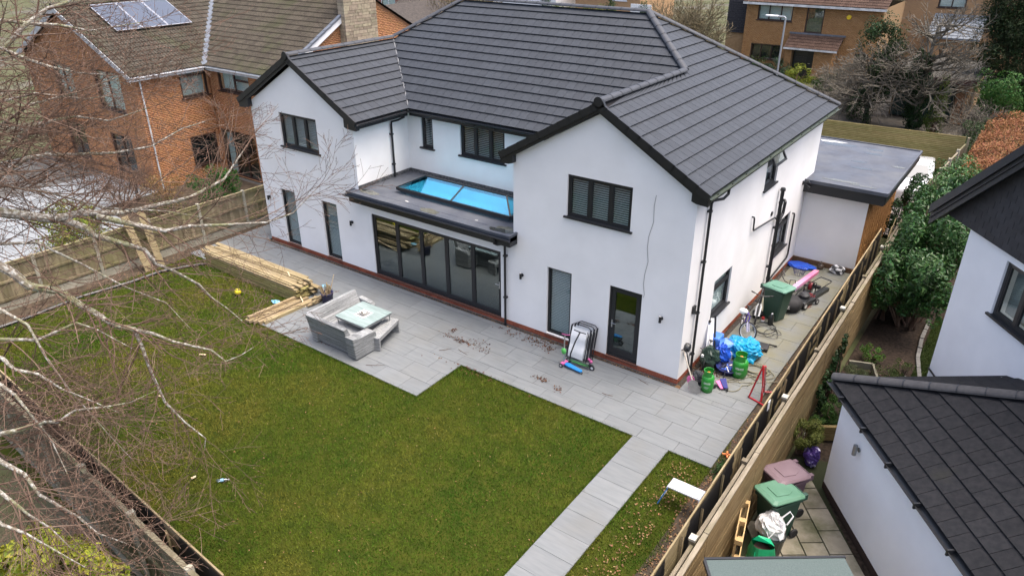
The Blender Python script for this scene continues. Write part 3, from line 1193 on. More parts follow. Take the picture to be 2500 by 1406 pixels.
downpipe([(.34, .95, 5.02), (.34, .95, 4.90), (.28, .85, 4.80), (.10, .68, 4.76), (.075, .66, 4.68), (.075, .66, .02)], clips=[(.06, .66, 4.5), (.06, .66, 3.2), (.06, .66, 1.8), (.06, .66, .6)])
downpipe([(-10.93, 1.98, 5.02), (-10.93, 1.98, 4.90), (-11.02, 1.78, 4.83), (-11.12, 1.6, 4.80), (-11.13, 1.58, 4.70), (-11.13, 1.58, 2.98)], clips=[(-11.15, 1.58, 4.4), (-11.15, 1.58, 3.4)])
downpipe([(-5.50, -.40, 2.80), (-5.50, -.40, 2.66), (-5.47, -.3, 2.60), (-5.40, -.09, 2.57), (-5.38, -.07, 2.5), (-5.38, -.07, .0)], clips=[(-5.38, -.05, 2.2), (-5.38, -.05, .9)])
# soil stack and waste pipes on the side wall
m = MB().tube([(.11, 6.36, .05), (.11, 6.36, 3.42)], .055, 12).lathe([(.055, 0), (.075, .0), (.08, .05), (.06, .09), (0, .1)], 14, Matrix.Translation((.11, 6.36, 3.40)))
for z in (.5, 1.6, 2.55, 3.0): m.lathe([(.055, 0), (.066, 0), (.066, .06), (.055, .06)], 12, Matrix.Translation((.11, 6.36, z)))
m.box((.0, 6.30, .9), (.08, 6.42, .94)).box((0, 6.30, 2.2), (.08, 6.42, 2.24))
m.W('soil_stack', BLACK, house)
MB().tube([(.0, 6.75, 2.98), (.12, 6.75, 2.98), (.14, 6.72, 2.95), (.14, 6.66, 2.6), (.12, 6.45, 2.42), (.11, 6.38, 2.38)], .048, 10).W('waste_pipe', BLACK, house)
MB().tube([(.0, 4.13, 3.25), (.06, 4.13, 3.25), (.07, 4.14, 3.2), (.07, 4.19, 2.86), (.07, 4.24, 2.83), (.07, 5.9, 2.64), (.08, 6.1, 2.62), (.1, 6.3, 2.5)], .024, 8).W('waste_pipe', BLACK, house)
MB().tube([(.0, 8.35, 2.05), (.06, 8.35, 2.05), (.07, 8.35, 2.0), (.07, 8.40, .62), (.07, 8.3, .5), (.07, 6.6, .34), (.1, 6.42, .32)], .03, 8).W('waste_pipe', BLACK, house)
MB().lathe([(0, 0), (.07, 0), (.07, .03), (0, .035)], 16, frame((.0, 5.95, 2.78), V((0, 1, 0)), V((0, 0, 1)), V((1, 0, 0)))).W('vent_cover', BLACK, house)
MB().box((0, .42, 1.86), (.06, .56, 2.06)).W('meter_cover', BLACK, house, bevel=.006)
MB().lathe([(0, 0), (.11, 0), (.12, .05), (.1, .12), (0, .13)], 18, frame((0, .28, .98), V((0, 1, 0)), V((0, 0, 1)), V((1, 0, 0)))).W('hose_reel', mat('dark_plastic', (.03, .032, .034), rough=.4), house)
# twin floodlight
m = MB().box((0, 8.9, 2.86), (.05, 9.02, 2.98)).tube([(.03, 8.96, 2.92), (.14, 8.86, 2.98)], .02, 6).tube([(.03, 8.96, 2.9), (.14, 9.08, 2.8)], .02, 6)
m.lathe([(.02, 0), (.065, .1), (.06, .11), (0, .11)], 12, frame((.12, 8.86, 2.98), V((0, 1, 0)), V((-.5, 0, .85)).normalized(), V((.85, 0, .5)).normalized()))
m.lathe([(.02, 0), (.065, .1), (.06, .11), (0, .11)], 12, frame((.12, 9.08, 2.8), V((0, 1, 0)), V((.5, 0, .85)).normalized(), V((.85, 0, -.5)).normalized()))
m.W('flood_light', BLACK, house)
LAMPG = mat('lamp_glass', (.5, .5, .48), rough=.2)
for x in (-15.92, -11.66, -4.83, -.59):
    m = MB().lathe([(0, 0), (.05, 0), (.05, .02), (.045, .025), (0, .025)], 14, frame((x, 0, 1.74), V((1, 0, 0)), V((0, 0, 1)), V((0, -1, 0))))
    m.box((x - .012, -.06, 1.728), (x + .012, -.02, 1.752))
    m.lathe([(0, -.085), (.034, -.085), (.034, .085), (0, .085)], 14, Matrix.Translation((x, -.085, 1.735)))
    wl = m.W('wall_light', BLACK, house)
    MB().lathe([(0, 0), (.03, 0), (.03, .006), (0, .006)], 12, Matrix.Translation((x, -.085, 1.82))).W('lens', LAMPG, wl)
# loose cable down the render
MB().tube([(-1.02, -.006, 4.86), (-1.05, -.008, 4.6), (-1.03, -.008, 4.2), (-1.12, -.01, 3.8), (-1.13, -.008, 3.5), (-1.08, -.008, 3.15), (-1.14, -.008, 2.8), (-1.15, -.008, 2.5), (-1.1, -.01, 2.25), (-1.12, -.02, 2.16)], .006, 5).W('cable', mat('grey_cable', (.25, .25, .25), rough=.5), house)

# flat roof over the doors, with lantern
m = MB().box((-11.19, -.005, 2.78), (-5.14, 2.39, 2.95)).box((-11.36, -.36, 2.78), (-5.0, -.008, 2.947))
fr_ = m.W('flat_roof', MEMB, house)
m = MB().box((-11.36, -.385, 2.93), (-5.0, -.335, 2.985)).box((-11.385, -.385, 2.93), (-11.335, -.03, 2.985)).box((-5.05, -.335, 2.93), (-4.985, -.012, 2.985))
m.W('roof_kerb', MEMB, fr_)
m = MB().box((-11.3, -.35, 2.64), (-5.02, -.33, 2.90)).box((-11.3, -.33, 2.70), (-11.28, -.006, 2.90)).box((-11.27, -.32, 2.64), (-5.03, -.004, 2.66)).box((-5.02, -.35, 2.64), (-5.0, -.006, 2.9))
m.W('fascia', BLACK, house)
m = MB()
halfpipe(m, (-11.45, -.42, 2.88), (-4.97, -.42, 2.88))
m.W('gutter', BLACK, house)
FLASH = mat('lead_flashing', (.05, .052, .056), (.13, .13, .13), sc=14, rough=.6, edge=(.45, .6))
m = MB().box((-11.198, .0, 2.952), (-11.17, 2.37, 3.07)).box((-11.17, 2.36, 2.952), (-5.14, 2.398, 3.07))
m.W('upstand', FLASH, fr_)
# lantern
lx0, lx1, ly0, ly1, lz = -10.02, -5.62, .52, 1.86, 3.09
sk = MB().box((lx0 + .08, ly0 + .08, 2.951), (lx1 - .08, ly1 - .08, lz - .01)).W('skylight', MEMB, house)
MB().box((lx0 + .16, ly0 + .16, lz - .012), (lx1 - .16, ly1 - .16, lz - .004)).W('pale_glass_backing', mat('pale_backing', (.55, .60, .60), rough=.8), sk)  # pale sheet added under the panes to brighten the glass; no shaft below
m = MB()
for a, b in (((lx0, ly0), (lx1, ly0)), ((lx1, ly0), (lx1, ly1)), ((lx1, ly1), (lx0, ly1)), ((lx0, ly1), (lx0, ly0))):
    m.bar((a[0], a[1], lz), (b[0], b[1], lz), .07, .09)
rl, rr_, ry, rz = lx0 + .62, lx1 - .62, 1.19, lz + .34
m.bar((rl, ry, rz), (rr_, ry, rz), .055, .05)
for c, e in (((lx0, ly0), rl), ((lx0, ly1), rl), ((lx1, ly0), rr_), ((lx1, ly1), rr_)):
    m.bar((c[0], c[1], lz + .03), (e, ry, rz), .045, .04)
xm_ = (lx0 + lx1) / 2
m.bar((xm_, ly0, lz + .03), (xm_, ry, rz), .045, .04)
m.bar((xm_, ly1, lz + .03), (xm_, ry, rz), .045, .04)
m.W('skylight_frame', ANTH, sk)
BLUEG = glass('blue_solar_glass', (.52, .90, 1.0), .24, 1.3, (.50, .88, 1.0))
a0, a1, a2, a3 = (lx0, ly0, lz + .035), (lx1, ly0, lz + .035), (lx1, ly1, lz + .035), (lx0, ly1, lz + .035)
r0, r1, rm = (rl, ry, rz), (rr_, ry, rz), (xm_, ry, rz)
for q in ((a0, (xm_, ly0, lz + .035), rm, r0), ((xm_, ly0, lz + .035), a1, r1, rm), (a1, a2, r1), (a2, (xm_, ly1, lz + .035), rm, r1), ((xm_, ly1, lz + .035), a3, r0, rm), (a3, a0, r0)):
    MB().prism(q, (0, 0, .006)).W('pane', BLUEG, sk)


def puddle(par, c, rx, ry, z, m, a=0, name='puddle', k=22):
    p = []
    for i in range(k):
        t = 2 * math.pi * i / k
        f = 1 + .18 * math.sin(2 * t + c[0]) + .12 * math.sin(5 * t + 3 * c[1]) + rnd.uniform(-.05, .05)
        x, y = rx * f * math.cos(t), ry * f * math.sin(t)
        p.append((c[0] + x * math.cos(a) - y * math.sin(a), c[1] + x * math.sin(a) + y * math.cos(a), z))
    o = MB().quad(*p)
    return o.W(name, m, par)


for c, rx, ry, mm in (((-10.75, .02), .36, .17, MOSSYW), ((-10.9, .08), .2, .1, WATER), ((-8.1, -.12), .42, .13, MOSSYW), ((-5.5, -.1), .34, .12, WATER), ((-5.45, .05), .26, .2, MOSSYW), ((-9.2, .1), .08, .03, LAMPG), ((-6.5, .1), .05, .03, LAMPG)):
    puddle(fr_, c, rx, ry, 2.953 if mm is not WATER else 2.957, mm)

# ------------------------------------------------------------ side garage
OBRICK = mat('ochre_brick', (.30, .15, .055), (.40, .21, .08), sc=14, rough=.85, var=.15)
gar = thing('garage', 'flat roofed garage with dark grey roof joined to the right side of the white house', 'garage', (1, 12.2, 0))
w = MB()
wall_holes(w, (.002, 9.48, .15), (1, 0, 0), 2.0, 2.6, [], .1, GL)
w.W('wall', RENDER, gar)
w = MB()
w.box((-1.3, 9.6, -.2), (1.99, 14.85, 2.6)).box((.01, 9.49, -.1), (2.0, 9.6, .149))
w.W('wall', mat('garage_mortar', (.30, .17, .08), (.36, .21, .10), sc=10, rough=.9), gar)
bricks(gar, (2.0, 9.5, -.2), (0, 1, 0), (1, 0, 0), 5.3, 2.8, [], OBRICK, seed=3)
w = MB().box((0.0, 9.18, 2.86), (2.5, 14.95, 2.95)).box((-1.4, 10.25, 2.86), (0.0, 14.95, 2.95))
gr = w.W('flat_roof', MEMB, gar)
m = MB().box((0.0, 9.15, 2.88), (2.52, 9.21, 2.99)).box((2.47, 9.21, 2.88), (2.53, 14.95, 2.99)).box((-1.4, 14.9, 2.88), (2.47, 14.96, 2.99))
m.W('roof_kerb', MEMB, gr)
m = MB().box((0.0, 9.17, 2.56), (2.47, 9.2, 2.87)).box((2.45, 9.2, 2.60), (2.49, 14.93, 2.87)).box((.0, 9.2, 2.56), (2.45, 9.478, 2.58))
m.W('fascia', BLACK, gar)
MB().box((.0, 9.42, -.05), (2.0, 9.475, .14)).W('plinth', mat('brown_plinth', (.11, .065, .04), (.15, .09, .055), sc=12, rough=.8), gar)
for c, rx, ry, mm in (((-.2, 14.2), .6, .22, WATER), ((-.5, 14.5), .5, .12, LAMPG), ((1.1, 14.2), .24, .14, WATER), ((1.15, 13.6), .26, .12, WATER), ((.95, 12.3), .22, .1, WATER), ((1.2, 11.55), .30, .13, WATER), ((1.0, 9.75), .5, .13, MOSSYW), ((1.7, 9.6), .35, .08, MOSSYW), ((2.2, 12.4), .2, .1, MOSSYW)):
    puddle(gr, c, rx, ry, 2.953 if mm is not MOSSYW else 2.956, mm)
# ------------------------------------------------------------ orange brick house on the left
ORB = mat('orange_brick', (.37, .18, .085), (.42, .215, .11), sc=6, rough=.88, var=.07, hue=.005)
ORM = mat('orange_mortar', (.25, .125, .068), (.30, .16, .09), sc=5, rough=.95)
WHITEP = mat('white_paint', (.72, .73, .73), rough=.5)
BROWNF = mat('brown_window_frame', (.035, .018, .013), rough=.5)
PANT = mat('brown_concrete_tile', (.05, .043, .034), (.078, .068, .053), sc=12, rough=.9, var=.16, big=(.055, .058, .032), bsc=.7, bedge=(.5, .75), bump=.3, bs=60)
LEADB = mat('grey_lead', (.085, .10, .12), (.13, .145, .17), sc=4, rough=.5)
CURT = mat('pale_curtain', (.75, .78, .73), rough=.9)
DARKR = mat('dark_room', (.02, .02, .02), rough=.9)
bh = thing('brick_house', 'orange brick house with brown tiled roofs and solar panels behind the bare tree', 'house', (-26, 6, -.2))
w = MB()
GZ = -.2
XA, YA, YB, XG = -25.2, .8, 4.25, -20.0
holesA = [(6.4, 3.3, 8.6, 5.0), (2.6, 3.4, 4.4, 4.9), (6.6, .5, 8.4, 2.2), (2.4, .5, 4.2, 2.2)]
wall_holes(w, (-35, YA, GZ), (1, 0, 0), 9.8, 5.05, holesA, .12, GL)
w.quad((-35, YA, 4.85), (XA, YA, 4.85), (-30.1, YA, 7.2))
holesS = [(2.0, 3.74, 3.32, 5.0), (1.95, .66, 3.28, 2.0)]
wall_holes(w, (XA, YA, GZ), (0, 1, 0), YB - YA, 5.05, holesS, .12, (1, 0, 0))
holesB = [(.65, 3.96, 2.9, 4.98), (.15, .02, 2.7, 2.15)]
wall_holes(w, (XA, YB, GZ), (1, 0, 0), XG - XA, 5.05, holesB, .12, GL)
wall_holes(w, (XG, YB, GZ), (0, 1, 0), 9.9, 5.05, [], .1, (1, 0, 0))
w.quad((XG, YB, 4.85), (XG, YB + 9.9, 4.85), (XG, 9.2, 7.72))
wall_holes(w, (-35, YA, GZ), (0, 1, 0), 13.35, 5.05, [], .1, (-1, 0, 0))
wall_holes(w, (-35, 14.15, GZ), (1, 0, 0), 15, 5.05, [], .1, (0, 1, 0))
w.W('wall', ORM, bh)
bricks(bh, (-35, YA, GZ), (1, 0, 0), GL, 9.8, 7.4, holesA, ORB, top=lambda a: 5.05 + .47 * (4.9 - abs(a - 4.9)), seed=1)
bricks(bh, (XA, YA, GZ), (0, 1, 0), (1, 0, 0), YB - YA, 5.05, holesS, ORB, seed=2)
bricks(bh, (XA, YB, GZ), (1, 0, 0), GL, XG - XA, 5.05, holesB, ORB, seed=4)
bricks(bh, (XG, YB, GZ), (0, 1, 0), (1, 0, 0), 9.9, 8, [], ORB, top=lambda a: 5.05 + .57 * (4.95 - abs(a - 4.95)), seed=5)
for (a0, b0, a1, b1), kk in zip(holesA, (1, 1, 0, 0)):
    window(bh, (-35 + a0, YA, GZ + b0), (1, 0, 0), GL, a1 - a0, b1 - b0, (.5,), BROWNF, GLASS, dark=CURT if kk else DARKR, sash=False)
for (a0, b0, a1, b1), kk in zip(holesS, (1, 0)):
    window(bh, (XA, YA + a0, GZ + b0), (0, 1, 0), (1, 0, 0), a1 - a0, b1 - b0, (), BROWNF, GLASS, dark=CURT if kk else DARKR, sash=False, transom={0: .74} if kk else None, fr=.08)
window(bh, (XA + holesB[0][0], YB, GZ + holesB[0][1]), (1, 0, 0), GL, 2.25, 1.02, (.5,), BROWNF, GLASS, dark=CURT, sash=False, transom={1: .55}, fr=.08)
window(bh, (XA + holesB[1][0], YB, GZ + holesB[1][1]), (1, 0, 0), GL, 2.55, 2.13, (.33, .66), BROWNF, GLASS, dark=None, sash=False, sill=False, name='patio_door', fr=.08)
MB().box((XA + .2, YB + .25, GZ + .1), (XA + .75, YB + .3, GZ + 2.1)).W('curtain', CURT, bh)
d = MB()
ez, sA, sB = 4.85, .47, .55
d.quad((-24.9, .5, ez), (-24.9, 3.95, ez), (-30.1, 8.4, 7.29), (-30.1, .5, 7.29))
d.quad((-35.3, .5, ez), (-30.1, .5, 7.29), (-30.1, 8.4, 7.29), (-35.3, 8.4, ez))
d.quad((-24.9, 3.95, ez), (-19.85, 3.95, ez), (-19.85, 9.2, 7.74), (-31, 9.2, 7.74), (-30.1, 8.4, 7.29))
d.quad((-35, 14.4, ez), (-31, 9.2, 7.74), (-19.85, 9.2, 7.74), (-19.85, 14.4, ez))
broof = d.W('roof', DECK, bh)
T2 = Tiles(.30, .33, lip=.035, prof=[(0, 0), (.06, .022), (.14, .022), (.2, 0), (.5, 0), (.56, .022), (.64, .022), (.7, 0), (1, 0)])
n1 = math.sqrt(1 + sA * sA)
T2.plane((-24.9, .5, ez), (0, 1, 0), (-1, 0, sA), lambda b: 0, lambda b: 3.45 + b / (5.2 * n1) * 4.45, 5.2 * n1, bond=False)
n2 = math.sqrt(1 + sB * sB)
T2.plane((0, 3.95, ez), (1, 0, 0), (0, 1, sB), lambda b: -24.9 - (b / n2) / .855, lambda b: -19.95, 5.25 * n2, bond=False)
T2.flush(broof, PANT)
MB().bar((-24.9, 3.93, ez + .045), (-30.1, 8.38, 7.29 + .045), .26, .02).W('valley_lead', LEADB, broof)
ridge(broof, (-30.1, .45, 7.33), (-30.1, 8.4, 7.33), PANT, None, r=.13)
ridge(broof, (-31, 9.2, 7.78), (-19.85, 9.2, 7.78), PANT, None, r=.13)
# verge cloaks and white bargeboard on the right gable
dirv = V((0, 1, sB)).normalized()
p = V((-19.88, 3.95, ez + .05))
vm = MB().box((-.08, 0, -.06), (.08, .43, .03)).mesh('verge_tile', LEADB, bevel=.01)
for i in range(14):
    inst(vm, 'verge_tile', broof, frame(p + dirv * (i * .44), V((1, 0, 0)), dirv, V((1, 0, 0)).cross(dirv)) @ Matrix.Rotation(R(-1.5), 4, 'X'))
MB().prism([(-19.86, 3.9, ez - .02), (-19.86, 9.2, ez + 5.3 * sB - .02), (-19.86, 9.2, ez + 5.3 * sB - .3), (-19.86, 3.9, ez - .3)], (.03, 0, 0)).W('bargeboard', WHITEP, bh)
MB().prism([(-19.97, 3.9, ez - .04), (-19.97, 9.2, ez + 5.3 * sB - .04), (-19.87, 9.2, ez + 5.3 * sB - .04), (-19.87, 3.9, ez - .04)], (0, 0, -.02)).W('soffit', WHITEP, bh)
GREYW = mat('weathered_white', (.42, .43, .43), (.62, .63, .62), sc=3, rough=.6)
for (p, q, o) in (((-24.92, .5, ez), (-24.92, 3.9, ez), (1, 0, 0)), ((-24.95, 3.97, ez), (-19.9, 3.97, ez), (0, -1, 0))):
    p, q, o = V(p), V(q), V(o)
    mm = WHITEP if o.x else GREYW
    f = MB()
    f.prism([p - o * .02 + V((0, 0, -.02)), p + V((0, 0, -.02)), p + V((0, 0, -.2)), p - o * .02 + V((0, 0, -.2))], q - p)
    f.prism([p - o * .022 + V((0, 0, -.18)), p - o * .30 + V((0, 0, -.18)), p - o * .30 + V((0, 0, -.2)), p - o * .022 + V((0, 0, -.2))], q - p)
    f.W('fascia', mm, bh)
    g = MB()
    halfpipe(g, p + o * .065 + V((0, 0, -.04)), q + o * .065 + V((0, 0, -.04)))
    g.W('gutter', mm, bh)
for sgn in (-1, 1):
    e = -30.1 - sgn * -5.2 if sgn > 0 else -35.3
    MB().prism([(e, .47, ez + .0), (-30.1, .47, 7.29), (-30.1, .47, 7.05), (e, .47, ez - .24)], (0, .03, 0)).W('bargeboard', mat('grey_bargeboard', (.30, .31, .31), (.45, .46, .46), sc=4, rough=.7), bh)
MB().tube([(-25.1, .98, 4.6), (-25.1, .98, GZ)], .035, 8).W('downpipe', GREYW, bh)
# solar panels
SOLAR = mat('solar_glass', (.05, .06, .08), rough=.14, spec=.9, coat=.6)
upA = V((-1, 0, sA)).normalized()
nA = V((0, 1, 0)).cross(upA)
for i in range(3):
    o = V((-27.70, 1.84 + i * 1.21, ez + (27.70 - 24.9) * sA + .13))
    F = frame(o, V((0, 1, 0)), upA, nA)
    m = MB()
    for a, b in (((0, 0, 0), (1.19, .03, .035)), ((0, 2.17, 0), (1.19, 2.2, .035)), ((0, .03, 0), (.03, 2.17, .035)), ((1.16, .03, 0), (1.19, 2.17, .035))): m.box(a, b, F)
    sp = m.W('solar_panel', mat('aluminium_frame', (.6, .61, .63), rough=.35, metal=.8), bh)
    MB().box((.03, .03, .01), (1.16, 2.17, .030), F).W('panel_glass', SOLAR, sp)
# stone chimney
STONE = mat('buff_stone', (.25, .21, .15), (.34, .29, .21), sc=7, rough=.9, var=.22, hue=.015, bump=.5, bs=20)
cs = MB().box((-19.99, 7.65, 3), (-19.62, 9.5, 9.4)).W('chimney', mat('chimney_mortar', (.14, .12, .09), rough=.95), bh)
z = 4.9
while z < 9.35:
    h = rnd.choice((.12, .15, .22))
    y = 7.62
    while y < 9.5:
        l = rnd.choice((.22, .32, .42, .5))
        y1 = min(y + l, 9.53)
        if 9.53 - y1 < .1: y1 = 9.53
        MB().box((-19.7, y + .006, z + .006), (-19.6 + U(0, .012), y1 - .006, z + h - .006)).W('stone', STONE, cs)
        y = y1
    MB().box((-19.98, 7.625, z + .006), (-19.71, 7.66, z + h - .006)).W('stone', STONE, cs)
    z += h

# neighbour's patio
NPAT = mat('pale_concrete_slab', (.19, .205, .212), (.235, .25, .257), sc=1.2, rough=.7, var=.06)
npt = sheet('neighbour_patio', -36, -16, -18.3, 4.2, -.222, BED)
pave(npt, 'paving_slab', NPAT, -30, -19.4, -9.5, 3.6, .9, .9, z=-.19, th=.03, bond=False, gap=.01)

# ------------------------------------------------------------ right neighbour: rotated white house and outbuilding
NA, NB = V((.6, -.8, 0)), V((.8, .6, 0))     # along its facade / into its plot
NN = -NB
NZ = -.1
nh = thing('neighbour_house', 'white gabled house with dark shingled gable at the right edge of the picture', 'house', (8, 4.5, NZ))
K = V((5.15, 2.5, NZ))
BLUEW = mat('white_render_cool', (.80, .81, .82), (.85, .86, .87), sc=1.2, rough=.92, bump=.1, bs=120)
w = MB()
wall_holes(w, K, NA, 7.5, 4.85, [(1.33, 3.42, 2.63, 4.62)], .1, NN)
wall_holes(w, K, NB, 9, 4.85, [], .1, -NA)
w.W('wall', BLUEW, nh)
window(nh, K + NA * 1.33 + V((0, 0, 3.42)), NA, NN, 1.3, 1.2, (.5,), ANTH, GLASS, dark=mat('grey_room', (.30, .31, .30), rough=.8), fr=.075)
# gable: apex 3.75 m along the face
apx, gp = 3.9, .87
g0 = K + V((0, 0, 4.85)) + NN * .06
SHING = mat('dark_shingle', (.025, .025, .028), (.034, .034, .038), sc=8, rough=.75, var=.18)
G = MB()
G.prism([g0 + NA * -.82 + V((0, 0, -.05)), g0 + NA * (2 * apx + .82) + V((0, 0, -.05)), g0 + NA * apx + V((0, 0, (apx + .82) * gp))], NB * .2)
gb = G.W('gable', DECK, nh)
TS = Tiles(.28, .16, lip=.012)
hh = (apx + .82) * gp
cs_ = .82
TS.plane(g0 + NA * -.82 + V((0, 0, -.05)), NA, (0, 0, 1), lambda b: b / gp, lambda b: 2 * (apx + .82) - b / gp, hh)
TS.flush(gb, SHING, name='shingle')
# roof and barge boards
d = MB()
e0 = g0 + NA * -1.0 + NN * .30 + V((0, 0, -.02))
ap = g0 + NA * apx + NN * .30 + V((0, 0, (apx + 1.0) * gp))
e1 = g0 + NA * (2 * apx + 1.0) + NN * .30
for a, b in ((e0, ap), (e1, ap)):
    d.prism([a, b, b + NB * 9, a + NB * 9], (0, 0, .10))
nr = d.W('roof', mat('dark_roof_tile', (.03, .031, .034), (.042, .043, .047), sc=10, rough=.7, var=.1), nh)
m = MB()
m.prism([e0 + V((0, 0, .12)), ap + V((0, 0, .12)), ap + V((0, 0, -.10)), e0 + V((0, 0, -.10))], NN * .03)
m.prism([e0 + NN * -.06 + V((0, 0, -.08)), ap + NN * -.06 + V((0, 0, -.08)), ap + NN * -.06 + V((0, 0, -.36)), e0 + NN * -.06 + V((0, 0, -.36))], NN * .03)
m.W('bargeboard', mat('anthracite_board', (.02, .022, .025), rough=.5), nh)
m = MB()
m.prism([e0 + V((0, 0, -.2)), ap + V((0, 0, -.2)), ap + V((0, 0, -.22)), e0 + V((0, 0, -.22))], NB * .34)
m.W('soffit', BLACKM, nh)
MB().tube([K - NA * .05 + NN * -.35 + V((0, 0, 4.6)), K - NA * .05 + NN * -.35], .035, 8).W('downpipe', BLACK, nh)
MB().tube([K + NA * .02 + NN * .035 + V((0, 0, 1.25)), K + NA * 1.9 + NN * .035 + V((0, 0, .95))], .022, 6).W('waste_pipe', BLACK, nh)
MB().tube([K + NA * .45 + NN * .03 + V((0, 0, 1.2)), K + NA * .42 + NN * .03 + V((0, 0, 1.0)), K + NA * .55 + NN * .03 + V((0, 0, .9)), K + NA * .62 + NN * .03 + V((0, 0, 1.1))], .006, 4).W('cable', mat('grey_cable', (.25, .25, .25), rough=.5), nh)

ob = thing('outbuilding', 'low white outbuilding with hipped dark tiled roof and black gutter at lower right', 'outbuilding', (6.4, -2.4, NZ))
OC = V((4.05, -1.58, NZ))
w = MB()
wall_holes(w, OC, NA, 8, 2.45, [], .1, NN)
wall_holes(w, OC, NB, 3.3, 2.45, [], .1, -NA)
w.W('wall', BLUEW, ob)
MB().prism([OC + NN * .015, OC + NN * .015 + NA * 8, OC + NN * .015 + NA * 8 + V((0, 0, .16)), OC + NN * .015 + V((0, 0, .16))], NB * .012).W('plinth', mat('dark_plinth', (.05, .035, .03), rough=.9), ob)
E0 = V((3.76, -1.45, 2.42))
rs = .47
nr_ = math.sqrt(1 + rs * rs)
d = MB()
dep = 3.55
d.quad(E0, E0 + NA * 8, E0 + NA * 8 + NB * dep + V((0, 0, dep * rs)), E0 + (NA + NB) * dep + V((0, 0, dep * rs)))
d.quad(E0, E0 + (NA + NB) * dep + V((0, 0, dep * rs)), E0 + NB * dep)
orf = d.W('roof', DECK, ob)
OT = mat('charcoal_roof_tile', (.012, .013, .015), (.020, .020, .022), sc=11, rough=.85, spec=.15, var=.10, bump=.35, bs=70, big=(.026, .027, .019), bsc=.8, bedge=(.6, .85))
T3 = Tiles(.30, .345, lip=.036)
T3.plane(E0, NA, NB + V((0, 0, rs)), lambda b: b / nr_, lambda b: 7.8, dep * nr_)
T3.plane(E0, NB, NA + V((0, 0, rs)), lambda b: b / nr_, lambda b: dep, dep * nr_)
T3.flush(orf, OT)
ridge(orf, E0 + V((0, 0, .05)), E0 + (NA + NB) * dep + V((0, 0, dep * rs + .05)), mat('charcoal_ridge', (.032, .032, .035), (.048, .048, .05), sc=9, rough=.75), BLACK, r=.12, ln=.45)
g = MB()
halfpipe(g, E0 + NN * .06 + V((0, 0, -.04)), E0 + NN * .06 + NA * 8 + V((0, 0, -.04)))
for i in range(8):
    c = E0 + NA * (.6 + i * .95) + NN * .06
    g.box((-.015, -.07, -.11), (.015, .07, .0), frame(c, NA, NB, V((0, 0, 1))))
g.W('gutter', BLACK, ob)
MB().prism([E0 + V((0, 0, -.02)), E0 + NA * 8 + V((0, 0, -.02)), E0 + NA * 8 + V((0, 0, -.2)), E0 + V((0, 0, -.2))], NB * .02).W('fascia', BLACK, ob)
MB().prism([E0 + NB * .022 + V((0, 0, -.17)), E0 + NB * .022 + NA * 8 + V((0, 0, -.17)), E0 + NB * .30 + NA * 8 + V((0, 0, -.17)), E0 + NB * .30 + V((0, 0, -.17))], V((0, 0, -.015))).W('soffit', BLACKM, ob)
lc = OC + NA * .95 + NN * .0 + V((0, 0, 1.75))
m = MB().lathe([(0, 0), (.045, 0), (.045, .02), (0, .02)], 12, frame(lc, NA, V((0, 0, 1)), NN))
m.box((-.01, -.01, .0), (.01, .01, .07), frame(lc, NA, V((0, 0, 1)), NN))
m.lathe([(0, -.11), (.042, -.11), (.042, .11), (0, .11)], 14, Matrix.Translation(lc + NN * .09))
m.W('wall_light', mat('steel_lamp', (.28, .29, .29), rough=.35, metal=.7), ob)
# felt roofed shed in the foreground
sh = thing('shed', 'grey-green felt shed roof with black edging cut by the bottom edge of the picture', 'shed', (4.5, -8, NZ))
S0 = V((3.42, -6.88, 2.0))
m = MB().prism([S0, S0 + NB * 2.1, S0 + NB * 2.1 + NA * 4 + V((0, 0, -.1)), S0 + NA * 4 + V((0, 0, -.1))], (0, 0, -.025))
m.W('roof', mat('green_felt', (.075, .10, .096), (.10, .126, .12), sc=60, rough=.9, bump=.3, bs=200), sh)
m = MB()
m.bar(S0 + NN * .015 + V((0, 0, -.02)) - NA * .02, S0 + NB * 2.12 + V((0, 0, -.02)) - NA * .02, .04, .07)
m.bar(S0 + NN * .015 + V((0, 0, -.02)), S0 + NN * .015 + NA * 4 + V((0, 0, -.12)), .04, .07)
m.W('edge_trim', BLACK, sh)
m = MB()
for i in range(16):
    m.prism([S0 + NA * (.06 + i * .24) + NB * .06 + V((0, 0, -2.05)), S0 + NA * (.295 + i * .24) + NB * .06 + V((0, 0, -2.05)), S0 + NA * (.295 + i * .24) + NB * .06 + V((0, 0, -.13)), S0 + NA * (.06 + i * .24) + NB * .06 + V((0, 0, -.13))], NB * .02)
m.prism([S0 + NA * .06 + NB * .08 + V((0, 0, -2.05)), S0 + NA * .06 + NB * 2.0 + V((0, 0, -2.05)), S0 + NA * .06 + NB * 2.0 + V((0, 0, -.06)), S0 + NA * .06 + NB * .08 + V((0, 0, -.06))], NA * .02)
m.W('wall', mat('shed_boards', (.25, .18, .10), (.32, .24, .14), sc=4, rough=.85), sh)
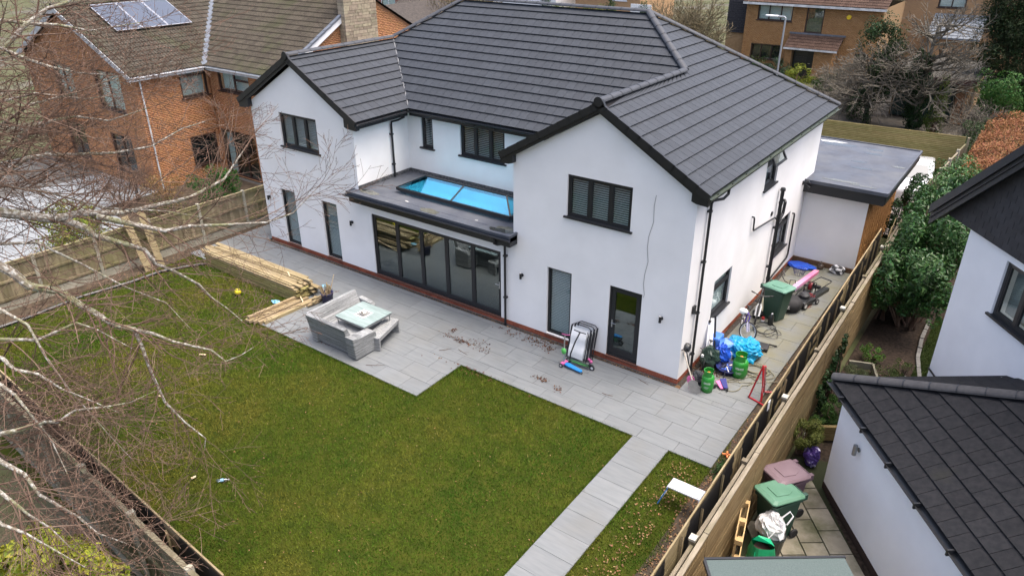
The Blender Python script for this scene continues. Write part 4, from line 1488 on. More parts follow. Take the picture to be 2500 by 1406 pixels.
# its paths, beds and grass
sheet('neighbour_soil', 3.2, -12, 14, 17, -.16, mat('dark_mulch', (.018, .014, .011), (.05, .036, .026), sc=14, rough=.95, bump=.7, bs=40))
PAV2 = mat('buff_paving', (.23, .205, .15), (.31, .28, .215), sc=2.2, rough=.85, var=.13, big=(.10, .10, .055), bsc=1.3, bedge=(.48, .7), bump=.3, bs=30)
np2 = MB().prism([V((3.24, -.9, -.135)), V((3.24, -8.5, -.135)), V((8.6, -8.5, -.135)), V((4.15, -1.75, -.135)), V((4.05, -.6, -.135))], (0, 0, -.02)).top('neighbour_path', mat('mossy_joint', (.03, .035, .018), rough=.95), kind='structure')
pave(np2, 'paving_slab', PAV2, -.4, 7, -5.2, 2.0, .6, .45, z=-.105, gap=.026, u=(NA.x, NA.y), O=(3.2, -1.0), th=.04, ox=.1,
     clip=lambda a, b: (V((3.2, -1.0, 0)) + NA * a + NB * b).x > 3.3 and (V((3.2, -1.0, 0)) + NA * a + NB * b - OC).dot(NN) > .3)
lw = MB().prism([V((4.75, 7.2, -.14)), V((5.0, 4.2, -.14)), V((5.3, 2.4, -.14)), K + NB * 2, K + NB * 6 + V((0, 0, 0)), V((5.2, 8.5, -.14))], (0, 0, -.02)).top('neighbour_lawn', LAWNB, kind='structure')
KERB = mat('grey_edging', (.13, .125, .115), (.18, .175, .16), sc=8, rough=.9, var=.12)
me = MB().box((0, -.05, -.03), (.55, .05, .04)).mesh('edging_stone', KERB, bevel=.01)
ed = MB().box((4.6, 4, -.15), (4.64, 4.1, -.145)).top('edging', KERB, kind='structure')
pp = [V((4.95, 4.1, -.13)), V((4.72, 5.2, -.13)), V((4.62, 6.4, -.13)), V((4.62, 7.6, -.13))]
for a, b in zip(pp, pp[1:]):
    dd = (b - a)
    for i in range(2):
        inst(me, 'edging_stone', ed, frame(a + dd * (i / 2), dd.normalized(), V((0, 0, 1)).cross(dd.normalized()), V((0, 0, 1))))
SLEEP = mat('wet_sleeper', (.10, .075, .03), (.16, .12, .055), sc=3, rough=.85, stretch=(1, 1, 6), bump=.3, bs=20)
rb = thing('raised_bed', 'wooden sleeper wall of a planting bed behind the spiky bush', 'raised bed', (3.7, .05, NZ))
for i in range(2):
    MB().bar((3.28, -.2, NZ + .1 + i * .19), (4.35, .55, NZ + .1 + i * .19), .09, .185).W('sleeper', SLEEP, rb, bevel=.006)
rb2 = thing('raised_bed', 'low weathered timber edging round the plants beside the laurel', 'raised bed', (3.8, 3.4, NZ))
for a, b in (((3.3, 3.55), (3.85, 3.75)), ((3.85, 3.75), (4.25, 2.7))):
    MB().bar((a[0], a[1], .02), (b[0], b[1], .02), .06, .2).W('edging_board', mat('grey_timber', (.16, .15, .11), (.22, .21, .16), sc=3, rough=.9), rb2)

# ------------------------------------------------------------ far houses across the road
YBR = mat('yellow_brick_row', (.30, .165, .07), (.35, .20, .092), sc=5, rough=.88, var=.1)
YMO = mat('yellow_mortar', (.26, .17, .09), (.31, .21, .12), sc=5, rough=.95)
fh = thing('brick_house', 'ochre brick house with tiled porch and tall stair window across the road at upper right', 'house', (-10, 46, 0))
FY = 43.5
holesF = [(.9, 3.72, 3.5, 4.85), (4.5, 3.05, 5.75, 4.87), (.7, .9, 3.1, 2.0), (8.3, .9, 9.2, 1.9)]
w = MB()
wall_holes(w, (-14.7, FY, 0), (1, 0, 0), 9.7, 5.0, holesF, .1, GL)
wall_holes(w, (-14.7, FY, 0), (0, 1, 0), 7, 5.0, [], .1, (-1, 0, 0))
wall_holes(w, (-5.0, FY, 0), (0, 1, 0), 7, 5.0, [], .1, (1, 0, 0))
wall_holes(w, (-14.7, FY + 7, 0), (1, 0, 0), 9.7, 5.0, [], .1, (0, 1, 0))
w.W('wall', YMO, fh)
bricks(fh, (-14.7, FY, 0), (1, 0, 0), GL, 9.7, 5.0, holesF, YBR, seed=8)
for (a0, b0, a1, b1), li, dk in zip(holesF, ((.33, .67), (), (.33, .67), (.5,)), (CURT, mat('stair_blind', (.16, .16, .11), rough=.8), DARKR, DARKR)):
    window(fh, (-14.7 + a0, FY, b0), (1, 0, 0), GL, a1 - a0, b1 - b0, li, BROWNF, GLASS, dark=dk, sash=False, fr=.08)
d = MB()
d.quad((-14.9, FY - .35, 5.0), (-4.8, FY - .35, 5.0), (-4.8, FY + 3.7, 7.0), (-14.9, FY + 3.7, 7.0))
d.quad((-14.9, FY + 7.4, 5.0), (-14.9, FY + 3.7, 7.0), (-4.8, FY + 3.7, 7.0), (-4.8, FY + 7.4, 5.0))
fr2 = d.W('roof', DECK, fh)
T4 = Tiles(.30, .33, lip=.035, prof=T2.prof)
T4.plane((-14.9, FY - .35, 5.0), (1, 0, 0), (0, 4.05, 2.0), lambda b: 0, lambda b: 10.1, 1.6, bond=False)
pr_ = MB().prism([(-11.1, 42.1, 2.12), (-7.3, 42.1, 2.12), (-7.3, FY - .02, 2.95), (-11.1, FY - .02, 2.95)], (0, 0, -.06))
pr_.W('porch_roof', DECK, fh)
T4.plane((-11.1, 42.1, 2.13), (1, 0, 0), (0, FY - 42.1, .83), lambda b: 0, lambda b: 3.8, 1.6, bond=False)
T4.flush(fr2, mat('red_brown_tile', (.055, .036, .028), (.085, .055, .042), sc=10, rough=.9, var=.15))
MB().box((-11.2, FY - .07, 2.93), (-7.2, FY - .01, 3.05)).W('flashing', LEADB, fh)
m = MB().box((-11.1, 42.07, 2.0), (-7.3, 42.1, 2.13)).box((-14.9, FY - .38, 4.82), (-4.8, FY - .35, 4.98))
m.W('fascia', GREYW, fh)
MB().box((-11.0, 42.3, 0), (-10.5, FY - .01, 2.1)).W('porch_wall', YMO, fh)
MB().box((-8.9, 42.3, 0), (-7.6, FY - .01, 2.1)).W('porch_wall', YMO, fh)
bricks(fh, (-11.0, 42.3, 0), (1, 0, 0), GL, .5, 2.0, [], YBR, seed=9)
bricks(fh, (-8.9, 42.3, 0), (1, 0, 0), GL, 1.3, 2.0, [], YBR, seed=10)
bricks(fh, (-7.6, 42.3, 0), (0, 1, 0), (1, 0, 0), 1.18, 2.0, [], YBR, seed=12)
dr = MB().box((-10.45, 42.8, .0), (-8.95, 42.86, 2.05)).W('front_door', mat('black_door', (.012, .013, .014), rough=.4), fh)
MB().box((-9.35, 42.78, 1.0), (-9.2, 42.8, 1.03)).W('door_handle', STEEL, dr)
for i in range(4): MB().box((-10.3, 42.785, .2 + i * .45), (-9.5, 42.8, .55 + i * .45)).W('door_panel', mat('black_gloss', (.018, .02, .022), rough=.3), dr)
MB().lathe([(0, 0), (.17, 0), (.15, .07), (0, .09)], 16, frame((-7.25, FY - .01, 4.3), V((1, 0, 0)), V((0, 0, 1)), V((0, -1, 0)))).W('alarm_box', mat('alarm_yellow', (.75, .52, .02), rough=.4), fh)
m = MB().box((-16.3, FY + .6, 0), (-14.71, FY + 5, 2.6))
m.W('side_wing', YMO, fh)
MB().box((-16.32, FY + .55, 2.6), (-14.72, FY + 5, 5.0)).W('tile_hanging', mat('dark_tile_hanging', (.03, .03, .035), (.05, .05, .055), sc=8, rough=.8), fh)
m = MB()
for k in range(14): m.box((-16.34, FY + .5, 2.6 + k * .17), (-14.72, FY + .56, 2.6 + k * .17 + .14))
m.W('hung_tile', mat('dark_tile_hanging', (.03, .03, .035)), fh, kind='stuff')


def far_house(label, x0, x1, y, z0, zt, wm_, wins, roofm, pitch=.6, depth=8, name='house', gable=False):
    o = thing(name, label, 'house', ((x0 + x1) / 2, y + depth / 2, z0))
    holes = [(a - x0, b - z0, c - x0, d_ - z0) for a, b, c, d_, _ in wins]
    m = MB()
    wall_holes(m, (x0, y, z0), (1, 0, 0), x1 - x0, zt - z0, holes, .1, GL)
    wall_holes(m, (x1, y, z0), (0, 1, 0), depth, zt - z0, [], .1, (1, 0, 0))
    wall_holes(m, (x0, y, z0), (0, 1, 0), depth, zt - z0, [], .1, (-1, 0, 0))
    wall_holes(m, (x0, y + depth, z0), (1, 0, 0), x1 - x0, zt - z0, [], .1, (0, 1, 0))
    if gable:
        m.quad((x0, y, zt), (x1, y, zt), ((x0 + x1) / 2, y, zt + (x1 - x0) / 2 * pitch))
    m.W('wall', wm_, o)
    for a, b, c, d_, f in wins:
        window(o, (a, y, b), (1, 0, 0), GL, c - a, d_ - b, (.5,) if c - a > 1 else (), f, GLASS, dark=CURT, sash=False, fr=.09)
    r = MB()
    if gable:
        xm = (x0 + x1) / 2
        h = (x1 - x0) / 2 * pitch
        for xe in (x0 - .3, x1 + .3):
            r.prism([(xe, y - .4, zt - .3 * pitch), (xm, y - .4, zt + h), (xm, y + depth, zt + h), (xe, y + depth, zt - .3 * pitch)], (0, 0, .12))
    else:
        for ya, yb in ((y - .4, y + depth / 2), (y + depth + .4, y + depth / 2)):
            r.prism([(x0 - .3, ya, zt - .1), (x1 + .3, ya, zt - .1), (x1 + .3, yb, zt + depth / 2 * pitch), (x0 - .3, yb, zt + depth / 2 * pitch)], (0, 0, .12))
    r.W('roof', roofm, o)
    f = MB()
    if gable:
        for xe in (x0 - .3, x1 + .3):
            f.prism([(xe, y - .43, zt - .3 * pitch + .06), (xm, y - .43, zt + h + .06), (xm, y - .43, zt + h - .24), (xe, y - .43, zt - .3 * pitch - .24)], (0, .03, 0))
    else:
        f.box((x0 - .3, y - .44, zt - .22), (x1 + .3, y - .41, zt))
    f.W('fascia', WHITEP, o)
    return o


FROOF = mat('far_roof_tile', (.05, .045, .042), (.08, .07, .062), sc=6, rough=.9)
REDB = brickmat('far_red_brick', (.22, .08, .055), (.28, .11, .07), (.2, .14, .11))
FYB = brickmat('far_yellow_brick', (.36, .21, .10), (.42, .25, .12), (.25, .17, .1))
WFR = mat('white_window_frame', (.62, .63, .63), rough=.4)
far_house('brick house with a wide dark framed window behind the bare tree at top right', -5.5, 3.5, 53, 0, 6.2, FYB, [(-3.1, 4.4, -1.2, 5.7, BROWNF)], FROOF)
lt = thing('lean_to', 'grey tiled lean-to roof below a far window behind the bare tree', 'lean-to', (-1.4, 52, 0))
MB().prism([(-3.1, 50.6, 2.5), (.5, 50.6, 2.5), (.5, 52.9, 4.0), (-3.1, 52.9, 4.0)], (0, 0, -.08)).W('roof', mat('blue_grey_tile', (.10, .12, .145), (.14, .16, .185), sc=3, rough=.6), lt)
lm = MB()
for k in range(9): lm.prism([(-3.1, 50.6 + k * .255, 2.52 + k * .166), (.5, 50.6 + k * .255, 2.52 + k * .166), (.5, 50.6 + k * .255 + .24, 2.52 + k * .166 + .13), (-3.1, 50.6 + k * .255 + .24, 2.52 + k * .166 + .13)], (0, 0, .03))
lm.W('tile_course', mat('blue_grey_tile', (.17, .20, .24)), lt, kind='stuff')
MB().box((-3.0, 50.9, 0), (.4, 52.9, 2.45)).W('wall', FYB, lt)
far_house('red brick house with white windows far off at top left beside the stone chimney', -66, -58.5, 52, -.2, 5.2, REDB, [(-62.6, .1, -60.2, 2.9, WFR)], FROOF)
far_house('white gabled bungalow just right of the stone chimney', -44.6, -38.6, 31, -.2, 2.4, WHITEP, [], FROOF, gable=True, pitch=.55)
far_house('brick bungalow with white garage door peeping over the left wing roof', -58.6, -50, 49, -.6, 1.0, REDB, [], FROOF, pitch=.45, depth=6)
gdr = thing('garage_door', 'small white garage door between white posts far behind the left wing', 'garage door', (-57, 48.9, -.6))
MB().box((-57.9, 48.8, -.6), (-56.7, 48.88, .8)).W('door_panel', WHITEP, gdr)
for x in (-58.1, -56.5): MB().box((x - .12, 48.7, -.6), (x + .12, 48.95, 1.05)).W('post', WHITEP, gdr)
far_house('white rendered house showing just above the main ridge', -47, -38.8, 54, 0, 4.6, WHITEP, [(-43, 3.6, -41.5, 4.5, WFR)], FROOF)
far_house('brown brick house with a white window above the hedge beyond the main ridge', -37, -29.5, 55, 0, 5.0, FYB, [(-32.6, 3.2, -31.0, 4.6, WFR)], FROOF)
wf = thing('white_fence', 'pale boarded gate between two conifers beyond the main ridge', 'gate', (-27, 50.5, 0))
for k in range(9): MB().box((-28.2 + k * .24, 50.5, 0), (-28.2 + k * .24 + .22, 50.56, 3.5)).W('board', WHITEP, wf)
# flat garage with green doors
gg = thing('garage', 'old flat roofed brick garage with dark green doors behind the ivy tree', 'garage', (.4, 36, 0))
w = MB().box((-1.9, 34.2, 0), (2.05, 41, 2.35))
w.W('wall', YMO, gg)
MB().box((-2.2, 33.6, 2.36), (2.3, 41.2, 2.5)).W('flat_roof', mat('mossy_felt', (.045, .042, .036), (.07, .065, .055), sc=2, rough=.9), gg)
MB().box((-2.2, 33.55, 2.2), (2.3, 33.6, 2.5)).W('fascia', mat('maroon_board', (.06, .02, .02), rough=.7), gg)
MB().box((1.45, 33.7, 0), (2.0, 34.2, 2.35)).W('pillar', YMO, gg)
bricks(gg, (1.45, 33.7, 0), (1, 0, 0), GL, .55, 2.3, [], mat('red_brown_brick', (.22, .12, .07), (.3, .17, .1), sc=8, rough=.9, var=.2), seed=20)
for x in (-1.8, -.2):
    dd = MB().box((x, 34.12, .02), (x + 1.55, 34.18, 2.2)).W('garage_door', mat('dark_green_door', (.012, .035, .03), rough=.6), gg)
    for k in range(6): MB().box((x + .03 + k * .255, 34.09, .05), (x + .26 + k * .255, 34.12, 2.17)).W('door_board', mat('dark_green_door', (.012, .035, .03)), dd)
sheet('neighbour_drive', -8, 28, 3.2, 42.2, -.06, mat('worn_drive', (.07, .062, .052), (.11, .10, .085), sc=3, rough=.9, big=(.06, .05, .035), bsc=.6))

# ------------------------------------------------------------ street lamp and car
sl_ = thing('street_lamp', 'tall grey street lamp with one white lantern arm in front of the ochre brick house', 'street lamp', (-6.45, 26, -.1))
LG = mat('galvanised_grey', (.30, .32, .34), rough=.45, metal=.4)
MB().tube([(0, 0, 0), (0, 0, 1.2)], .085, 10).P('base', LG, sl_)
MB().tube([(0, 0, 1.2), (0, 0, 6.05), (-.08, 0, 6.1), (-.45, 0, 6.1)], .05, 8).P('pole', LG, sl_)
MB().box((-1.05, -.1, 6.08), (-.4, .1, 6.16)).P('lantern', WHITEP, sl_, bevel=.03)
car = thing('car', 'white car roof and windscreen seen behind the flat garage roof', 'car', (1.75, 19.5, -.09), R(8))
CP = mat('white_car_paint', (.70, .71, .72), rough=.15, coat=1)
prof = [(-2.1, .35), (-2.15, .75), (-1.95, .95), (-1.1, 1.02), (-.35, 1.42), (.9, 1.45), (1.7, 1.05), (2.1, .95), (2.15, .4), (2.1, .25), (-2.05, .25)]
m = MB()
m.prism([(-.86, y, z) for y, z in prof], (1.72, 0, 0))
m.P('body', CP, car, bevel=.1, smooth=True)
CG = mat('car_glass', (.02, .025, .03), rough=.05, spec=.8)
MB().quad((-.72, -1.12, 1.035), (.72, -1.12, 1.035), (.6, -.42, 1.425), (-.6, -.42, 1.425)).P('windscreen', CG, car)
for s_ in (-1, 1):
    MB().quad((s_ * .864, -.9, 1.02), (s_ * .864, 1.4, 1.02), (s_ * .864, .85, 1.38), (s_ * .864, -.35, 1.36)).P('side_window', CG, car)
    for y in (-1.35, 1.3):
        wh = MB().lathe([(0, -.1), (.2, -.1), (.31, -.09), (.32, 0), (.31, .09), (.2, .1), (0, .1)], 20, frame((s_ * .8, y, .32), V((0, 1, 0)), V((0, 0, 1)), V((1, 0, 0)))).P('wheel', mat('tyre', (.02, .02, .02), rough=.8), car)
        MB().lathe([(0, .105), (.19, .105), (.2, .09)], 16, frame((s_ * .8, y, .32), V((0, 1, 0)), V((0, 0, 1)) * 1, V((1, 0, 0)) * s_)).P('rim', STEEL, wh)
    MB().box((s_ * .55 - .15, -2.16, .7), (s_ * .55 + .15, -2.1, .85)).P('headlight', LAMPG, car)
# ------------------------------------------------------------ fences
NEWW = mat('new_pale_timber', (.24, .185, .10), (.31, .25, .15), sc=2.5, rough=.8, var=.14, stretch=(1, 1, 8), bump=.2, bs=20, hue=.008)
GREENW = mat('green_treated_timber', (.21, .18, .07), (.29, .25, .11), sc=2, rough=.82, var=.12, stretch=(2, 8, 8), bump=.2, bs=15, hue=.01)
WEATH = mat('weathered_timber', (.165, .14, .10), (.25, .215, .16), sc=2.5, rough=.9, var=.16, stretch=(6, 1, 6), big=(.13, .125, .06), bsc=.8, bump=.3, bs=18)
OLDF = mat('algae_fence_board', (.17, .14, .085), (.26, .215, .14), sc=2, rough=.92, var=.22, stretch=(5, 5, 1), big=(.15, .15, .05), bsc=.45, bedge=(.45, .7), bump=.3, bs=18)
BROWNB = mat('brown_fence_board', (.15, .102, .048), (.22, .158, .08), sc=2.2, rough=.85, var=.16, stretch=(7, 1, 7), bump=.3, bs=16, big=(.18, .14, .07), bsc=.5)
CONC = mat('concrete_post', (.24, .225, .17), (.34, .32, .25), sc=5, rough=.95, var=.08, bump=.3, bs=30)
DPM = mat('black_membrane', (.010, .011, .013), (.016, .017, .02), sc=3, rough=.42, bump=.25, bs=5)


def axes(A, B):
    A, B = V(A), V(B)
    d = (B - A)
    L = d.length
    d.normalize()
    return A, d, V((d.y, -d.x, 0)), L          # origin, along, right-hand normal, length


def slat_screen(A, B, side, h, label, n=12, bay=3.6, bat=.92):
    """horizontal slats with black sheeting and upright battens on the 'side' normal"""
    A, d, nr, L = axes(A, B)
    nr = nr * side
    t = thing('slatted_screen', label, 'fence', A)
    F = frame(A, d, nr, V((0, 0, 1)))
    k = max(1, round(L / bay))
    bl = L / k
    sm = MB().box((.003, -.03, 0), (bl - .003, -.002, h / n - .004)).mesh('slat', NEWW)
    for i in range(k):
        for j in range(n):
            inst(sm, 'slat', t, F @ Matrix.Translation((i * bl, rnd.uniform(-.003, .003), j * h / n)))
    m = MB()
    st = 40
    for i in range(st):
        a0, a1 = L * i / st, L * (i + 1) / st
        m.quad(F @ V((a0, .004, .02)), F @ V((a1, .004, .02)), F @ V((a1, .006 + .012 * math.sin(i + 1.), h - .04)), F @ V((a0, .006 + .012 * math.sin(i), h - .04)))
    m.W('membrane', DPM, t)
    bm = MB().prism([(-.022, .02, 0), (.022, .02, 0), (.022, .02, h - .10), (-.022, .02, h - .05)], (0, .035, 0)).mesh('batten', NEWW)
    x = .3
    while x < L:
        inst(bm, 'batten', t, F @ Matrix.Translation((x, 0, rnd.uniform(-.06, .03))) @ Matrix.Rotation(rnd.uniform(-.012, .012), 4, 'Y'))
        x += bat * rnd.uniform(.93, 1.06)
    return t


slat_screen((2.86, -8.6, 0), (2.55, 9.35, 0), 1, 1.80, 'new slatted screen with black sheeting and pale battens along the right side of the patio')
# old board fence behind it: boards face the neighbour
A, d, nr, L = axes((3.19, -8.6, NZ), (2.97, 15.6, NZ))
fe = thing('board_fence', 'brown horizontal board fence with posts and rails between patio and neighbour\'s path', 'fence', A)
F = frame(A, d, nr, V((0, 0, 1)))
nb, bay = 12, 2.42
for i in range(10):
    H = 1.88
    bmh = MB().box((.004, .0, 0), (bay - .004, .022, H / nb - .005)).mesh('board', BROWNB)
    for j in range(nb):
        inst(bmh, 'board', fe, F @ Matrix.Translation((i * bay, rnd.uniform(-.004, .004), j * H / nb)))
    MB().box((0.004, -.05, H), (bay - .004, .03, H + .03), F @ Matrix.Translation((i * bay, 0, rnd.uniform(-.012, .012)))).W('capping', WEATH, fe)
    MB().box((0.004, -.048, H - .06), (bay - .004, -.002, H - .002), F @ Matrix.Translation((i * bay, 0, 0))).W('top_rail', WEATH, fe)
    o = F @ Matrix.Translation((i * bay, -.20, 0))
    MB().box((-.055, -.055, 0), (.055, .055, 1.66), o).W('post', WEATH, fe)
    MB().box((-.06, .055, 1.45), (.06, .15, 1.57), o).W('post_block', WEATH, fe)
    for z in (1.52, .45):
        MB().prism([F @ V((i * bay + .06, -.235, z)), F @ V((i * bay + .06, -.155, z)), F @ V((i * bay + .06, -.165, z + .075)), F @ V((i * bay + .06, -.225, z + .08))], d * (bay - .12)).W('rail', WEATH, fe)
    if i % 2: MB().box((-.05, -.07, 1.66), (.09, .05, 1.70), o).W('post_cap', mat('pale_cap', (.45, .44, .38), rough=.8), fe)
# splintered end board
MB().prism([F @ V((17.9, -.26, 1.55)), F @ V((18.55, -.26, 1.6)), F @ V((18.75, -.25, 2.05)), F @ V((18.5, -.26, 1.85)), F @ V((18.3, -.26, 1.87))], nr * .02).W('split_board', NEWW, fe)
# far part with concrete posts
A, d, nr, L = axes((2.95, 15.7, NZ), (3.3, 22.3, NZ))
f2 = thing('board_fence', 'dark old fence with slotted concrete posts beside the copper hedge', 'fence', A)
F = frame(A, d, nr, V((0, 0, 1)))
for i in range(4):
    MB().box((-.06, -.06, 0), (.06, .06, 1.9), F @ Matrix.Translation((i * 1.66 + .06, 0, 0))).W('post', CONC, f2)
    for j in range(11): MB().box((.13, -.012, .1 + j * .15), (1.6, .012, .245 + j * .15), F @ Matrix.Translation((i * 1.66, 0, 0))).W('board', mat('dark_fence_board', (.06, .045, .03), (.10, .08, .05), sc=3, rough=.9, var=.2), f2)
    MB().box((.12, -.03, 1.76), (1.62, .03, 1.80), F @ Matrix.Translation((i * 1.66, 0, 0))).W('capping', WEATH, f2)
# far slatted fence
A, d, nr, L = axes((-4.2, 22.35, 0), (3.25, 22.75, 0))
f3 = thing('slatted_fence', 'greenish horizontal slat fence behind the flat garage roof', 'fence', A)
F = frame(A, d, nr, V((0, 0, 1)))
ns = 20
for i, bl in enumerate((3.6, 3.85)):
    sm = MB().box((.003, 0, .004), (bl - .003, .03, 1.62 / ns - .016)).mesh('slat', GREENW)
    for j in range(ns): inst(sm, 'slat', f3, F @ Matrix.Translation((i * 3.6, rnd.uniform(-.004, .004), .3 + j * 1.62 / ns)))
MB().box((0, -.003, .3), (7.45, -.001, 1.9), F).W('gap_shade_sheet', mat('dark_backing', (.04, .034, .015), rough=.95), f3)  # dark sheet added behind the slats to paint shade into the gaps
for i in range(6): MB().box((i * 1.5, -.11, 0), (i * 1.5 + .1, -.005, 1.86), F).W('post', WEATH, f3)
MB().box((0, -.04, .0), (7.45, .0, .3), F).W('gravel_board', mat('dark_gravel_board', (.025, .02, .016), rough=.9), f3)

# bottom left: screen and old fence behind
slat_screen((-18.2, -10.36, 0), (-2.35, -11.26, 0), 1, 1.86, 'new slatted screen with black sheeting along the bottom left edge of the lawn', bat=1.75)


def panel_fence(A, B, h, label, side, mboard, post=.10, bay=1.85, gb=.3, vis=True, z0=-.06, off=0):
    A, d, nr, L = axes(A, B)
    nr = nr * side
    t = thing('panel_fence', label, 'fence', A)
    F = frame(A, d, nr, V((0, 0, 1)))
    k = int(L / bay)
    w = (bay - post) / 14
    bmh = MB().prism([(0, -.006, gb), (w + .01, .004, gb), (w + .01, .016, gb), (0, .012, gb)], (0, 0, h - gb - .04)).mesh('board', mboard)
    for i in range(k):
        o = F @ Matrix.Translation((off + i * bay, 0, z0))
        MB().box((-post / 2, -.06, 0), (post / 2, .06, h + .03), o).W('post', CONC, t)
        MB().box((post / 2, -.025, 0), (bay - post / 2, .025, gb - .004), o).W('gravel_board', CONC, t)
        for j in range(14): inst(bmh, 'board', t, o @ Matrix.Translation((post / 2 + j * w, rnd.uniform(-.002, .002), 0)))
        for z in (gb + .05, (h + gb) / 2, h - .12):
            MB().box((post / 2, .016, z), (bay - post / 2, .055, z + .07), o).W('rail', mboard, t)
        MB().box((post / 2, -.025, h - .035), (bay - post / 2, .06, h), o).W('capping', mboard, t)
    return t


panel_fence((-18.35, -11.2, 0), (-17.8, 5.6, 0), 1.52, 'algae stained panel fence with concrete posts along the left edge of the lawn', 1, OLDF, off=.35)
panel_fence((-17.8, -10.64, 0), (-1.0, -11.56, 0), 1.87, 'old grey brown panel fence behind the screen at bottom left', 1, mat('shaded_fence_board', (.13, .11, .07), (.20, .175, .12), sc=2.5, rough=.92, var=.22, stretch=(5, 5, 1), big=(.10, .105, .05), bsc=.7), off=.1)
